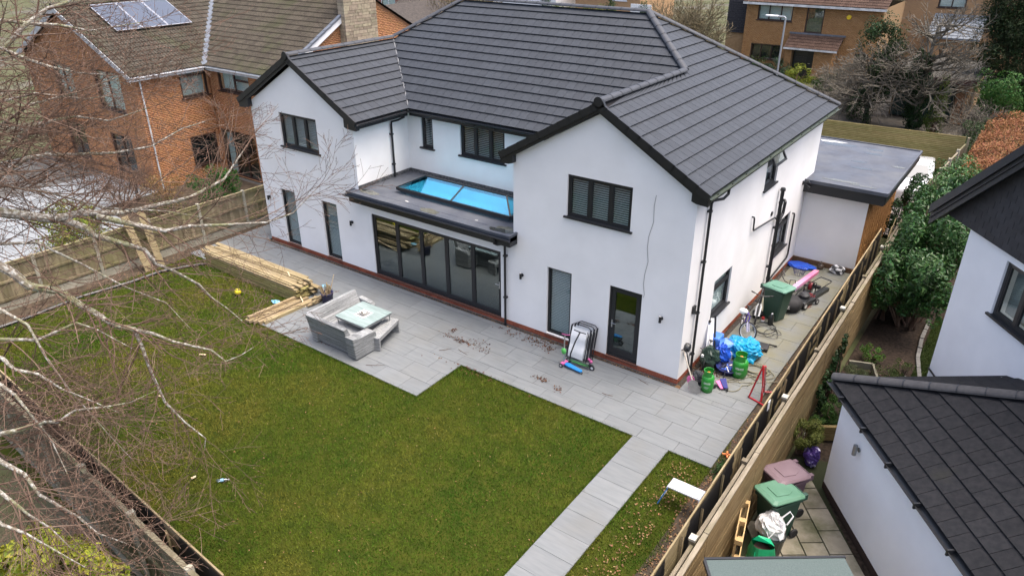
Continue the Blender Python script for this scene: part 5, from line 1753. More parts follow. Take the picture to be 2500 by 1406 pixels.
# two loose boards leaning on the left fence
for i, (y, lab) in enumerate(((-4.12, 'pale timber board leaning on the left fence, the one nearer the camera'), (-3.66, 'pale timber board leaning on the left fence, the one nearer the house'))):
    t = thing('board', lab, 'board', (-17.45, y, -.03), group='boards leaning on the left fence')
    MB().box((-.035, -.12, 0), (.0, .12, 1.95), Matrix.Rotation(R(-15), 4, 'Y') @ Matrix.Rotation(R(4 - 3 * i), 4, 'X')).P('plank', NEWW, t)
LIMBS = [
    ([(-6.51, -11.23, 6.64), (-6.05, -10.66, 6.55), (-6.03, -10.36, 6.51), (-5.73, -9.89, 6.44), (-5.73, -9.63, 6.39), (-5.27, -8.92, 6.5), (-5.07, -8.36, 6.7), (-5.1, -7.86, 7.06)], 0.085, 0.012),
    ([(-6.14, -10.63, 6.51), (-5.89, -10.42, 6.33), (-5.75, -10.27, 6.18), (-5.51, -10.04, 6.05), (-5.31, -9.88, 5.84), (-5.19, -9.75, 5.69), (-4.98, -9.57, 5.51), (-4.74, -9.41, 5.26), (-4.59, -9.3, 5.05), (-4.39, -9.17, 4.79), (-4.19, -9.03, 4.55)], 0.05, 0.006),
    ([(-5.82, -10.16, 6.45), (-5.38, -9.85, 6.26), (-5.04, -9.56, 6.17), (-4.82, -9.28, 6.21), (-4.43, -8.9, 6.2), (-3.95, -8.46, 6.19), (-3.77, -8.11, 6.37), (-3.55, -7.68, 6.66)], 0.04, 0.005),
    ([(-5.93, -11.66, 6.16), (-5.79, -11.52, 6.01), (-5.63, -11.42, 5.79), (-5.36, -11.19, 5.64), (-5.18, -11.04, 5.46), (-5.01, -10.89, 5.3), (-4.88, -10.77, 5.12), (-4.7, -10.63, 4.94), (-4.63, -10.56, 4.76), (-4.46, -10.56, 4.36), (-4.24, -10.6, 3.84), (-4.03, -10.53, 3.49), (-3.72, -10.36, 3.2), (-3.72, -10.37, 2.97)], 0.075, 0.005),
    ([(-4.83, -10.79, 5.15), (-4.77, -10.69, 5.05), (-4.42, -10.41, 4.91), (-4.24, -10.25, 4.75), (-3.8, -9.92, 4.59), (-3.68, -9.78, 4.48), (-3.5, -9.55, 4.44), (-3.46, -9.36, 4.51)], 0.03, 0.004),
    ([(-5.42, -12.13, 5.25), (-5.09, -11.75, 5.25), (-4.93, -11.49, 5.27), (-4.82, -11.22, 5.35), (-4.68, -11.05, 5.24), (-4.26, -10.8, 4.91)], 0.032, 0.006),
    ([(-5.13, -12.24, 5.18), (-4.96, -12.14, 4.97), (-4.84, -12.01, 4.85), (-4.54, -11.82, 4.63), (-4.37, -11.67, 4.51), (-3.94, -11.38, 4.28)], 0.035, 0.005),
    ([(-4.44, -12.71, 4.5), (-4.4, -12.52, 4.44), (-4.19, -12.22, 4.38), (-4.21, -12.05, 4.35), (-4.16, -11.82, 4.35), (-3.96, -11.46, 4.37), (-3.86, -11.22, 4.33), (-3.72, -10.88, 4.38)], 0.04, 0.004),
    ([(-4.12, -12.91, 4.25), (-3.84, -12.76, 4.09), (-3.56, -12.65, 3.85), (-3.18, -12.51, 3.54), (-3.0, -12.44, 3.36), (-2.68, -12.29, 3.14)], 0.04, 0.005),
    ([(-3.73, -13.09, 4.17), (-3.5, -13.0, 3.96), (-3.38, -12.95, 3.77), (-3.18, -12.84, 3.61), (-2.94, -12.75, 3.37)], 0.035, 0.006),
    ([(-4.81, -12.44, 4.92), (-4.61, -12.35, 4.74), (-4.44, -12.28, 4.54), (-4.15, -12.22, 4.19), (-3.9, -12.24, 3.75)], 0.035, 0.006),
    ([(-7.22, -10.78, 7.3), (-7.23, -10.5, 7.48), (-7.19, -10.18, 7.64), (-7.12, -9.88, 7.75), (-6.98, -9.6, 7.74), (-6.63, -9.19, 7.68), (-6.33, -8.73, 7.77)], 0.06, 0.006),
    ([(-6.91, -10.92, 7.17), (-6.83, -10.51, 7.31), (-6.79, -10.24, 7.29), (-6.7, -9.95, 7.24), (-6.31, -9.44, 7.18), (-6.06, -8.93, 7.3), (-5.88, -8.46, 7.43), (-5.78, -8.07, 7.51)], 0.045, 0.005),
    ([(-8.11, -9.97, 8.76), (-7.86, -9.72, 8.55), (-7.64, -9.46, 8.41), (-7.46, -9.18, 8.34), (-7.19, -8.85, 8.23), (-7.03, -8.61, 8.11)], 0.04, 0.006),
    ([(-8.5, -9.73, 9.15), (-8.21, -9.36, 9.05), (-8.03, -9.03, 9.02), (-7.81, -8.68, 8.96), (-7.71, -8.41, 8.92), (-7.43, -7.95, 8.98)], 0.04, 0.006),
    ([(-8.36, -9.93, 8.67), (-8.25, -9.48, 9.04), (-8.14, -9.1, 9.3), (-8.03, -8.83, 9.38), (-7.95, -8.54, 9.53)], 0.05, 0.02),
    ([(-7.69, -10.38, 8.06), (-7.33, -9.9, 8.11), (-6.84, -9.4, 8.04), (-6.53, -8.96, 8.09)], 0.03, 0.005),
    ([(-7.11, -10.94, 6.91), (-6.6, -10.45, 6.77), (-5.96, -9.93, 6.52), (-5.33, -9.36, 6.37), (-4.78, -8.86, 6.2)], 0.03, 0.004),
    ([(-6.43, -11.39, 6.3), (-6.07, -11.03, 6.19), (-5.58, -10.67, 5.92), (-5.03, -10.35, 5.53), (-4.61, -10.05, 5.24), (-4.25, -9.88, 4.84)], 0.03, 0.004),
    ([(-5.4, -11.98, 5.7), (-5.12, -11.82, 5.45), (-4.85, -11.79, 4.99), (-4.58, -11.75, 4.58), (-4.01, -11.61, 3.95), (-3.66, -11.45, 3.63)], 0.028, 0.004),
    ([(-7.81, -10.45, 7.64), (-7.67, -9.91, 7.88), (-7.41, -9.33, 8.08), (-7.03, -8.64, 8.28), (-6.62, -7.94, 8.5)], 0.032, 0.004),
    ([(-3.4, -13.3, 3.9), (-3.17, -13.13, 3.76), (-2.89, -12.98, 3.52), (-2.6, -12.83, 3.29)], 0.03, 0.006),
]

# ------------------------------------------------------------ vegetation
def _bark():
    t = NT('lichen_bark')
    n1 = t.noise(t.pos(), 22, 5, .6)
    c = t.ramp(n1, [(.42, (.15, .125, .095)), (.52, (.22, .20, .165)), (.60, (.40, .39, .35))])
    n2 = t.noise(t.pos(), 1.7, 4, .6)
    c = t.mixc(t.ramp(n2, [(.5, 0.0), (.62, .7)]), c, (.15, .16, .055))
    t.l(c, t.b.inputs['Base Color'])
    t.b.inputs['Roughness'].default_value = .9
    t.bump(n1, .4)
    return t.m


BARK = _bark()
TWIG = mat('brown_twig', (.095, .058, .042), (.155, .108, .08), sc=2.5, rough=.8, var=.3)
BUD = mat('red_brown_bud', (.12, .05, .035), (.19, .10, .06), sc=30, rough=.6, var=.3)
beech = thing('bare_tree', 'large bare beech tree with pale lichened limbs reaching over the lawn from the left', 'tree', (-9, -12.8, 0))
MB().tube([(-9, -12.8, -.2), (-9, -12.8, 1), (-8.95, -12.75, 3), (-8.9, -12.7, 5.5), (-8.85, -12.6, 8), (-8.8, -12.5, 10)], [.42, .34, .30, .26, .18, .08], 14).W('trunk', BARK, beech)
twigs = MB()
buds = []
rnd = random.Random(21)
for li, (pts, ra, rb_) in enumerate(LIMBS):
    P = [V(p) for p in pts]
    z0 = P[0].z
    st = V((-8.9, -12.7, max(1.5, z0 - .9 if z0 > 3 else z0 - .3)))
    first = li not in (1, 2, 4)
    full = ([st, st.lerp(P[0], .5) + V((0, 0, .15))] if first else []) + P
    n = len(full)
    # jitter depth a little so limbs are crooked in the round
    full = [p + V((rnd.gauss(0, .03), rnd.gauss(0, .03), rnd.gauss(0, .03))) if i else p for i, p in enumerate(full)]
    rs_ = [ra * 1.25 + (rb_ - ra * 1.25) * (i / (n - 1)) ** .8 for i in range(n)]
    br = MB().tube(full, rs_, 9)
    br.W('branch', BARK, beech)
    L = sum((b - a).length for a, b in zip(full, full[1:]))
    nk = int(L * (3.6 if z0 > 5.5 else 2.3))
    for i in range(nk):
        f = (.22 + .78 * (i + rnd.random()) / nk) * (n - 1)
        j = min(n - 2, int(f))
        q = full[j].lerp(full[j + 1], f - j)
        ax = (full[j + 1] - full[j]).normalized()
        side = V((rnd.gauss(0, 1), rnd.gauss(0, 1), rnd.gauss(0, .75)))
        side = (side - ax * side.dot(ax)).normalized()
        dd = (ax * .75 + side * .75 + V((.12, .08, 0))).normalized()
        r = max(.005, min(.016, rs_[j] * .4))
        grow(twigs, q, dd, rnd.uniform(.7, 1.6), r, 2, .62, 4, .10, .01, 5, .55, buds, .0028, .3)
    grow(twigs, full[-1], (full[-1] - full[-2]).normalized(), .9, rb_, 2, .5, 5, .1, .01, 5, .55, buds, .0028, .3)
# outer sprays of fine growth in the upper left and lower left
for i in range(190):
    if i < 120:
        c = V((-7.6 + rnd.uniform(-.8, 1.0), -11.6 + rnd.uniform(-.6, 1.2), 7.4 + rnd.uniform(-1.2, 1.6)))
    else:
        c = V((-6.3 + rnd.uniform(-1.0, 1.0), -12.3 + rnd.uniform(-.4, .4), 3.0 + rnd.uniform(-1.6, 1.4)))
    grow(twigs, c, V((.8 + rnd.gauss(0, .35), .5 + rnd.gauss(0, .4), rnd.gauss(.05, .4))).normalized(), rnd.uniform(1.2, 2.2), .012, 2, .62, 4, .12, .02, 4, .5, buds, .0028, .3)
twigs.W('twigs', TWIG, beech, kind='stuff')
bd = MB()
rnd.shuffle(buds)
for p, dr_ in buds[:9000]:
    u = (dr_ + V((rnd.gauss(0, .35), rnd.gauss(0, .35), rnd.gauss(.25, .3)))).normalized()
    l = rnd.uniform(.02, .042)
    s_ = u.cross(V((.3, .2, 1))).normalized() * .0055
    s2 = u.cross(s_).normalized() * .0055
    bd.add([p, p + u * l * .45 + s_, p + u * l * .45 - s_ * .5 + s2, p + u * l * .45 - s_ * .5 - s2, p + u * l], [(0, 2, 1), (0, 3, 2), (0, 1, 3), (1, 2, 4), (2, 3, 4), (3, 1, 4)])
bd.W('buds', BUD, beech, kind='stuff')

# ---- grass on the lawn
def _grass():
    t = NT('lawn_grass')
    n1 = t.noise(t.pos(), .33, 5, .62)
    n2 = t.noise(t.pos(), 3.2, 4, .6)
    c = t.ramp(n1, [(.36, (.036, .086, .008)), (.5, (.078, .112, .012)), (.63, (.140, .130, .022))])
    c = t.mixc(t.ramp(n2, [(.45, 0.0), (.7, .5)]), c, (.048, .088, .010))
    r = t.rand()
    hs = t.n('HueSaturation')
    t.l(c, hs.inputs['Color'])
    t.l(t.math('ADD', t.math('MULTIPLY', r, .45), .78), hs.inputs['Value'])
    c = t.mixc(t.math('GREATER_THAN', r, .985), hs.outputs[0], (.22, .19, .07))
    t.l(c, t.b.inputs['Base Color'])
    t.b.inputs['Roughness'].default_value = .7
    t.b.inputs['Specular IOR Level'].default_value = .04
    return t.m


GRASS = _grass()


def in_lawn(x, y):
    k = (x > -17.9) & (x < 2.6) & (y > -11.0 - .06 * (x + 8)) & (y < -.03)
    pat = ((y > -2.50) & (x < 1.97)) | ((x > -11.42) & (x < -5.03) & (y > -4.27)) | ((x > .045) & (x < .965) & (y < -2.4))
    bed = (x < -17.45 + .15 * np.sin(y * 1.3)) | (x > 2.0 + .12 * np.sin(y * 2.1) - .12 * (y < -6))
    return k & ~pat & ~bed


def grass_mesh(name, n, fn, x0, x1, y0, y1, m, z=-.035, h=(.025, .055), w=.007, parent=None):
    x, y = RS.uniform(x0, x1, n), RS.uniform(y0, y1, n)
    k = fn(x, y)
    x, y = x[k], y[k]
    n = len(x)
    a = RS.uniform(0, 6.28, n)
    hh = RS.uniform(h[0], h[1], n)
    le = RS.normal(0, .022, (n, 2))
    ww = w * RS.uniform(.7, 1.5, n)
    dx, dy = np.cos(a) * ww, np.sin(a) * ww
    z0 = np.full(n, z)
    b0 = np.stack([x - dx, y - dy, z0], 1)
    b1 = np.stack([x + dx, y + dy, z0], 1)
    tp = np.stack([x + le[:, 0], y + le[:, 1], z0 + hh], 1)
    vs = np.stack([b0, b1, tp], 1).reshape(-1, 3)
    fs = np.arange(n * 3).reshape(-1, 3)
    return npobj(npmesh(name, vs, fs, m), name, parent, kind='stuff')


g1 = grass_mesh('grass', 520000, in_lawn, -18, 2.7, -12, 0, GRASS)
tag(g1, 'short mossy green lawn grass', 'grass')
# longer tufts along paving edges
_e = [((-17.2, -2.53), (-11.4, -2.53)), ((-11.42, -2.5), (-11.42, -4.27)), ((-11.42, -4.28), (-5.02, -4.28)), ((-5.02, -4.28), (-5.02, -2.52)), ((-5.02, -2.52), (.04, -2.52)), ((.035, -2.5), (.035, -9)), ((.975, -2.5), (.975, -9)), ((.97, -2.53), (1.9, -2.53))]
ex, ey = [], []
for a, b in _e:
    L = math.hypot(b[0] - a[0], b[1] - a[1])
    k = int(L * 260)
    t_ = RS.uniform(0, 1, k)
    ex.append(a[0] + (b[0] - a[0]) * t_ + RS.normal(0, .018, k))
    ey.append(a[1] + (b[1] - a[1]) * t_ + RS.normal(0, .018, k))
ex, ey = np.concatenate(ex), np.concatenate(ey)
_i = [0]


def edge_grass():
    n = len(ex)
    a = RS.uniform(0, 6.28, n)
    hh = RS.uniform(.035, .075, n)
    le = RS.normal(0, .03, (n, 2))
    dx, dy = np.cos(a) * .006, np.sin(a) * .006
    z0 = np.full(n, -.035)
    vs = np.stack([np.stack([ex - dx, ey - dy, z0], 1), np.stack([ex + dx, ey + dy, z0], 1), np.stack([ex + le[:, 0], ey + le[:, 1], z0 + hh], 1)], 1).reshape(-1, 3)
    return npobj(npmesh('grass', vs, np.arange(n * 3).reshape(-1, 3), GRASS), 'grass', None, kind='stuff')


edge_grass()
GR2 = leafmat('neighbour_grass', (.05, .075, .018), var=.4, hue=.02, transl=0)
grass_mesh('grass', 40000, lambda x, y: (x > 4.75) & (y < 8) & ((K.x - x) * NN.x + (K.y - y) * NN.y < 99) & (((x - K.x) * NA.y * -1 + (y - K.y) * NA.x) > -9) & (x < 5.2 + .0 * y), 4.7, 5.6, 2.4, 8.4, GR2, z=-.14)

# ---- fallen leaves
LITTER = leafmat('brown_leaf', (.20, .095, .045), var=.5, hue=.02, rough=.7, c2=(.26, .17, .09), transl=.1)


def litter(name, x, y, z, s=.05, m=LITTER, up=.35):
    n = len(x)
    pts = np.stack([x, y, np.full(n, 0) + z + RS.uniform(0, .02, n)], 1)
    return npobj(leaf_mesh(name, pts, np.tile([0, 0, 1.], (n, 1)), s, s * .6, m, jitter=up, fold=.2), name, None, kind='stuff')


n = 6500
y = RS.uniform(-9.5, 9.2, n)
xl = 1.92 + (y > -2.5) * .1 + .12 * np.sin(y * 2.1)
x = xl + (2.72 - xl) * RS.uniform(0, 1, n) ** .8
k = RS.uniform(0, 1, n) < np.where(y < -2, 1, .5)
litter('leaf_litter', x[k], y[k], -.03, .055)
sheet('soil_border', 1.96, -11, 2.9, 9.4, -.0335, SOIL)
sheet('soil_border', -18.3, -11, -17.4, 5, -.0335, SOIL)
n = 700
x, y = RS.uniform(-17, 1.7, n), RS.uniform(-11, -2.6, n)
k = in_lawn(x, y)
litter('leaf_litter', x[k], y[k], -.0, .04)
n = 420
x, y = 1.0 + RS.uniform(0, 1, n) ** .6 * .75, RS.uniform(-8, -2.7, n)
litter('leaf_litter', x, y, .0, .05)
DARKLEAF = leafmat('sodden_leaf', (.07, .03, .018), var=.5, hue=.02, rough=.7, c2=(.12, .06, .03), transl=.05)
for (cx, cy, sx, sy, k) in ((-5.9, -1.55, .35, .06, 90), (-6.4, -1.25, .05, .12, 30), (-5.2, -1.35, .25, .1, 30), (-5.0, -1.6, .15, .05, 16), (-4.1, -.35, .32, .13, 120), (-4.9, -.35, .25, .12, 30), (-3.55, -.5, .12, .1, 34), (-2.95, -1.82, .13, .05, 40), (-2.35, -1.95, .07, .05, 22), (-10.0, -3.35, .2, .05, 24), (-8.9, -3.9, .1, .05, 8), (-4.6, -2.6, .7, .08, 60), (.35, 1.0, .2, .15, 140)):
    litter('leaf_litter', RS.normal(cx, sx, k), RS.normal(cy, sy, k), .006, .06, DARKLEAF)
n = 900
litter('leaf_litter', np.where(RS.uniform(0, 1, n) < .6, RS.uniform(-16.1, .0, n), RS.uniform(.02, .12, n)), RS.uniform(-.13, -.02, n), -.02, .04)
n = 300
litter('leaf_litter', RS.uniform(-17.9, -17.1, n), RS.uniform(-10, 2, n), -.03, .05)


# ---- shrubs and trees with leaves
def big_leaves(parent, pts, nrm, L, Wd, m, count=300):
    """the leaves nearest the camera as objects"""
    a = np.linalg.norm(pts - np.array(CAMP), axis=1)
    idx = np.argsort(a)
    mes = []
    for q in range(3):
        l, w = L * (.8 + .25 * q), Wd * (.85 + .2 * q)
        mb = MB().add([(-l / 2, 0, 0), (-l * .12, w / 2, w * .18), (l / 2, 0, -l * .06), (-l * .12, -w / 2, w * .18), (-l * .1, 0, 0)], [(0, 4, 1), (4, 2, 1), (0, 3, 4), (4, 3, 2)])
        mes.append(mb.mesh('leaf', m))
    for i in idx[:count]:
        nn = V(nrm[i] + RS.normal(size=3) * .3).normalized()
        tt = nn.cross(V(rdir(1)[0])).normalized()
        inst(rnd.choice(mes), 'leaf', parent, frame(V(pts[i]), tt, nn.cross(tt), nn))
    return idx[count:]


def shrub(name, label, cat, loc, blobs, m, n, L, Wd, sub=16, r=.38, stems=6, big=0, stemm=None, jitter=.5, droop=0.0, h=None, group=None):
    t = thing(name, label, cat, loc, group=group)
    pts, nr_ = clumps(n, blobs, sub, r, loc[2] - .02)
    keep = np.arange(len(pts))
    if big: keep = big_leaves(t, pts, nr_, L, Wd, m, big)
    npobj(leaf_mesh('foliage', pts[keep], nr_[keep], L, Wd, m, jitter=jitter, droop=droop), 'foliage', t, kind='stuff')
    st = MB()
    for (c, rr) in blobs:
        for i in range(stems):
            e = V(c) + V((rnd.uniform(-.7, .7) * rr[0], rnd.uniform(-.7, .7) * rr[1], rnd.uniform(-.3, .6) * rr[2]))
            b = V((loc[0] + (c[0] - loc[0]) * .35 + rnd.gauss(0, .08), loc[1] + (c[1] - loc[1]) * .35 + rnd.gauss(0, .08), loc[2] - .02))
            st.tube([b, b.lerp(e, .5) + V((rnd.gauss(0, .06), rnd.gauss(0, .06), .05)), e], [.03, .018, .006], 5, cap=False)
    st.W('stems', stemm or TWIG, t)
    return t


LAUR = leafmat('laurel_leaf', (.035, .085, .022), var=.5, hue=.025, rough=.32, spec=.6, transl=.12)
shrub('laurel', 'tall glossy laurel between the board fence and the white neighbour house', 'shrub', (4.1, 7.4, -.14),
      [((4.05, 6.9, 1.95), (.9, 1.4, 1.25)), ((4.3, 8.7, 2.2), (.95, 1.4, 1.3)), ((3.95, 10.6, 2.1), (.85, 1.5, 1.25)), ((4.5, 5.9, 1.6), (.55, .9, .95)), ((3.55, 7.9, 1.2), (.4, 1.2, .9)), ((4.0, 7.5, .9), (.7, 1.5, .7)), ((3.55, 6.1, 1.5), (.45, .9, .8)), ((3.55, 9.6, 2.2), (.5, 1.2, .9)), ((4.6, 7.6, 2.7), (.6, 1.2, .8)), ((4.5, 10.5, 2.7), (.7, 1.3, .8))], LAUR, 36000, .15, .058, sub=26, r=.36, stems=7, big=300, jitter=.55, droop=.25)
shrub('laurel', 'lighter green laurel beside the far end of the garage wall', 'shrub', (3.7, 13.6, -.14),
      [((3.55, 12.6, 1.9), (.7, 1.2, .95)), ((3.8, 14.6, 2.0), (.8, 1.3, .95)), ((4.4, 13.2, 1.7), (.7, 1.2, .9))], leafmat('pale_laurel_leaf', (.055, .12, .03), var=.45, hue=.02, rough=.32, spec=.6, transl=.15), 7000, .14, .052, sub=24, r=.36, jitter=.55, droop=.3)
IVY = leafmat('ivy_leaf', (.022, .048, .016), var=.5, hue=.03, rough=.45)
shrub('ivy', 'dark ivy with pale berries growing up beside the garage wall', 'climber', (2.9, 12.5, -.1), [((2.75, 11.6, 1.5), (.35, .9, .8)), ((2.8, 13.2, 1.9), (.4, 1.0, .7))], IVY, 3500, .07, .06, sub=16)
shrub('shrub', 'variegated shrub of pale striped leaves at the foot of the board fence', 'shrub', (3.45, 6.9, -.12), [((3.4, 7.0, .75), (.25, .6, .5))], leafmat('striped_leaf', (.12, .17, .05), var=.5, hue=.03, c2=(.42, .44, .22)), 500, .2, .035, sub=10)
shrub('shrub', 'small bright green shrub in the neighbour\'s dark bed', 'shrub', (3.75, 4.3, -.14), [((3.75, 4.3, .12), (.3, .35, .25))], leafmat('fresh_leaf', (.07, .15, .025), var=.4), 900, .05, .03)
shrub('shrub', 'low olive green cushion in the middle of the neighbour\'s bed', 'shrub', (4.2, 3.5, -.14), [((4.2, 3.5, .05), (.35, .4, .22))], leafmat('olive_leaf', (.055, .085, .02), var=.45), 1100, .04, .02)
shrub('shrub', 'dull green cushion beside the grey edging stones', 'shrub', (4.5, 4.0, -.14), [((4.45, 4.1, .05), (.25, .4, .2))], leafmat('olive_leaf', (.055, .085, .02)), 900, .04, .02)
shrub('grass_clump', 'wispy grey green grass clump in the timber edged bed', 'plant', (3.7, 2.9, -.1), [((3.65, 2.95, .12), (.3, .4, .2)), ((3.95, 2.6, .1), (.2, .3, .18))], leafmat('wispy_leaf', (.10, .12, .055), var=.4), 1600, .22, .012, jitter=.9)
shrub('ivy', 'ivy trailing over the neighbour side of the board fence', 'climber', (3.22, 1.7, -.1), [((3.25, 1.9, 1.0), (.10, .55, .75)), ((3.28, 1.1, .5), (.12, .5, .5))], IVY, 1300, .075, .065, sub=12, r=.4)
FERN = leafmat('fern_leaf', (.045, .095, .022), var=.5, hue=.02)
shrub('fern', 'feathery green fern beside the corner of the outbuilding', 'plant', (3.75, .75, -.12), [((3.7, .9, .25), (.35, .45, .32)), ((3.95, .4, .15), (.25, .3, .22))], FERN, 2600, .14, .018, jitter=.8, droop=.2)
shrub('fern', 'dark green fern against the foot of the board fence', 'plant', (3.35, .35, -.12), [((3.38, .3, .12), (.16, .3, .2))], FERN, 700, .12, .018, jitter=.8)
shrub('bamboo_bush', 'round spiky yellow green bush in front of the sleeper wall', 'shrub', (3.33, -.72, -.12), [((3.36, -.7, .42), (.36, .38, .36))], leafmat('spiky_leaf', (.12, .14, .035), var=.45, hue=.02), 2600, .17, .014, sub=22, r=.3, jitter=.8)
shrub('shrub', 'clump of green weeds at the edge of the patio by the screen', 'plant', (2.25, -2.6, -.04), [((2.2, -2.55, .1), (.16, .4, .14)), ((2.3, -1.9, .06), (.1, .3, .1))], leafmat('weed_leaf', (.05, .10, .03), var=.45), 700, .09, .02, jitter=.7)
SPOT = leafmat('golden_spotted_leaf', (.42, .40, .04), var=.35, hue=.025, c2=(.20, .26, .03), rough=.35, transl=.2)
shrub('spotted_laurel', 'bright yellow green spotted laurel at the bottom left corner behind the fence', 'shrub', (-5.4, -12.6, -.2), [((-5.2, -12.35, 1.35), (.65, .42, .55)), ((-4.45, -12.15, 1.2), (.45, .35, .5)), ((-5.9, -12.7, 1.2), (.5, .45, .5))], SPOT, 8000, .15, .075, sub=26, r=.4, big=300, jitter=.4)
shrub('shrub', 'dark leaved shrub at the foot of the old fence at bottom left', 'shrub', (-3.9, -12.0, -.2), [((-3.85, -11.95, .75), (.4, .3, .6))], leafmat('dark_laurel_leaf', (.03, .065, .02), var=.4, rough=.35), 900, .13, .05)
BOX = leafmat('box_leaf', (.035, .07, .018), var=.4)
GOLD = leafmat('golden_shrub_leaf', (.22, .23, .03), var=.4, hue=.02, c2=(.12, .17, .025))
shrub('shrub', 'golden evergreen bush standing behind the left fence on the pale patio', 'shrub', (-21.0, -4.8, -.2), [((-21.0, -4.8, .85), (1.15, 1.1, 1.0))], GOLD, 6500, .085, .05, sub=26)
shrub('shrub', 'rounded dark green bush at the corner of the orange brick house', 'shrub', (-21.6, 1.4, -.2), [((-21.5, 1.3, .6), (1.0, .9, .85))], leafmat('camellia_leaf', (.035, .10, .02), var=.45, rough=.35), 5200, .09, .05, sub=26)
shrub('shrub', 'low green shrub behind the fence left of the dark bush', 'shrub', (-21.3, -1.2, -.2), [((-21.2, -1.2, .35), (.7, .9, .55))], leafmat('mixed_leaf', (.06, .10, .03), var=.5, c2=(.14, .09, .04)), 2400, .08, .04)
TAN = leafmat('dry_leaf', (.26, .17, .07), var=.4)
shrub('shrub', 'tawny dried shrub against the orange brick wall', 'shrub', (-23.4, .2, -.2), [((-23.6, .2, .5), (.6, 1.0, .6))], TAN, 1400, .09, .04)
# clipped bushes in front of the ochre house
for x, y_, r_, mm, lab in ((-13.0, 42.2, .95, BOX, 'dark clipped bush under the left window of the ochre house'), (-11.3, 42.0, 1.05, leafmat('blue_green_leaf', (.04, .075, .04), var=.35), 'rounded blue green bush left of the black front door'), (-9.1, 40.2, .95, GOLD, 'golden clipped dome in front of the black front door'), (-6.9, 39.2, .95, BOX, 'green clipped dome right of the porch pillar')):
    shrub('clipped_bush', lab, 'bush', (x, y_, -.1), [((x, y_, .55), (r_, r_, .75))], mm, 2600, .09, .06, sub=40, r=.28, jitter=.3)
# copper hedge
COP = leafmat('copper_leaf', (.25, .115, .05), var=.45, hue=.02, rough=.6, c2=(.22, .10, .045))
hd = thing('beech_hedge', 'clipped copper brown beech hedge at the right edge above the dark roof', 'hedge', (5.4, 24, -.2))
n = 26000
x, y = RS.uniform(3.55, 7.2, n), RS.uniform(18.6, 30.5, n)
top_ = 1.5 + .12 * np.sin(x * 3) + .1 * np.sin(y * 2.3) + RS.normal(0, .07, n)
z = np.where(RS.uniform(0, 1, n) < .75, top_, RS.uniform(0, 1.5, n))
side_ = z < 1.2
x = np.where(side_ & (RS.uniform(0, 1, n) < .5), 3.55 + RS.normal(0, .06, n), x)
y = np.where(side_ & (x > 3.8), 18.6 + np.abs(RS.normal(0, .06, n)), y)
npobj(leaf_mesh('foliage', np.stack([x, y, z], 1), np.tile([0, -.2, 1.], (n, 1)), .10, .06, COP, jitter=.7), 'foliage', hd, kind='stuff')
m_ = MB()
for i in range(160):
    a, b = rnd.uniform(3.7, 7.1), rnd.uniform(18.8, 30.3)
    m_.tube([(a, b, -.2), (a + rnd.gauss(0, .1), b + rnd.gauss(0, .1), .7), (a + rnd.gauss(0, .2), b + rnd.gauss(0, .2), 1.42)], [.03, .02, .006], 4, cap=False)
m_.W('stems', TWIG, hd)
shrub('shrub', 'dark green shrub at the end of the slatted fence beside the copper hedge', 'shrub', (3.6, 27.5, -.1), [((3.3, 27.2, .8), (.9, 1.2, .9)), ((3.5, 25.2, .5), (.5, .8, .7))], leafmat('dusky_leaf', (.04, .07, .025), var=.5), 3200, .09, .045)


def bare_tree(name, label, cat, base, h, rad, n, m, depth=2, r0=.09, lean=(0, 0), twigr=.006, multi=1, up=.04, trunkm=None):
    t = thing(name, label, cat, base)
    B = V(base)
    tr = MB()
    tw = MB()
    for k in range(multi):
        b = B + V((rnd.gauss(0, .25), rnd.gauss(0, .25), 0)) * (1 if multi > 1 else 0)
        topp = b + V((lean[0] + rnd.gauss(0, .5) * (multi > 1), lean[1] + rnd.gauss(0, .5) * (multi > 1), h * .75))
        mid = b.lerp(topp, .5) + V((rnd.gauss(0, .12), rnd.gauss(0, .12), 0))
        tr.tube([b, mid, topp], [r0, r0 * .75, r0 * .3], 8)
        for i in range(n // multi):
            f = rnd.uniform(.22, 1)
            q = (b.lerp(mid, f * 2) if f < .5 else mid.lerp(topp, f * 2 - 1))
            a = rnd.uniform(0, 6.28)
            dd = V((math.cos(a), math.sin(a), rnd.uniform(-.15, .75))).normalized()
            grow(tw, q, dd, rad * rnd.uniform(.6, 1.1) * (1.15 - .4 * f), r0 * .38, depth, .65, 5, .14, up, 5, .55, None, twigr, .3)
    tr.W('trunk', trunkm or m, t)
    tw.W('branches', m, t, kind='stuff')
    return t


GREYT = mat('grey_twig', (.085, .075, .058), (.15, .135, .11), sc=3, rough=.85, var=.3)
OLIVET = mat('olive_twig', (.11, .09, .052), (.17, .14, .088), sc=3, rough=.85, var=.3)
ivt = bare_tree('bare_tree', 'pale branched bare tree with ivy on its trunk before the green garage doors', 'tree', (.0, 31.3, -.06), 7.4, 3.1, 50, GREYT, depth=2, r0=.17, twigr=.011)
P_, N_ = clumps(8200, [((-.1, 31.3, 1.6), (.6, .5, 1.7)), ((-.3, 31.2, 3.3), (.55, .5, 1.0)), ((-.9, 31.0, 2.6), (.6, .5, .7)), ((.0, 31.3, .4), (.4, .4, .5))], 26, .4)
npobj(leaf_mesh('ivy', P_, N_, .10, .085, IVY, jitter=.5), 'ivy', ivt, kind='stuff')
iv2 = bare_tree('bare_tree', 'ivy smothered tree right of the ochre house with twiggy branches', 'tree', (-2.6, 31.6, -.06), 5.2, 2.9, 50, GREYT, depth=2, r0=.15, twigr=.011, up=.0)
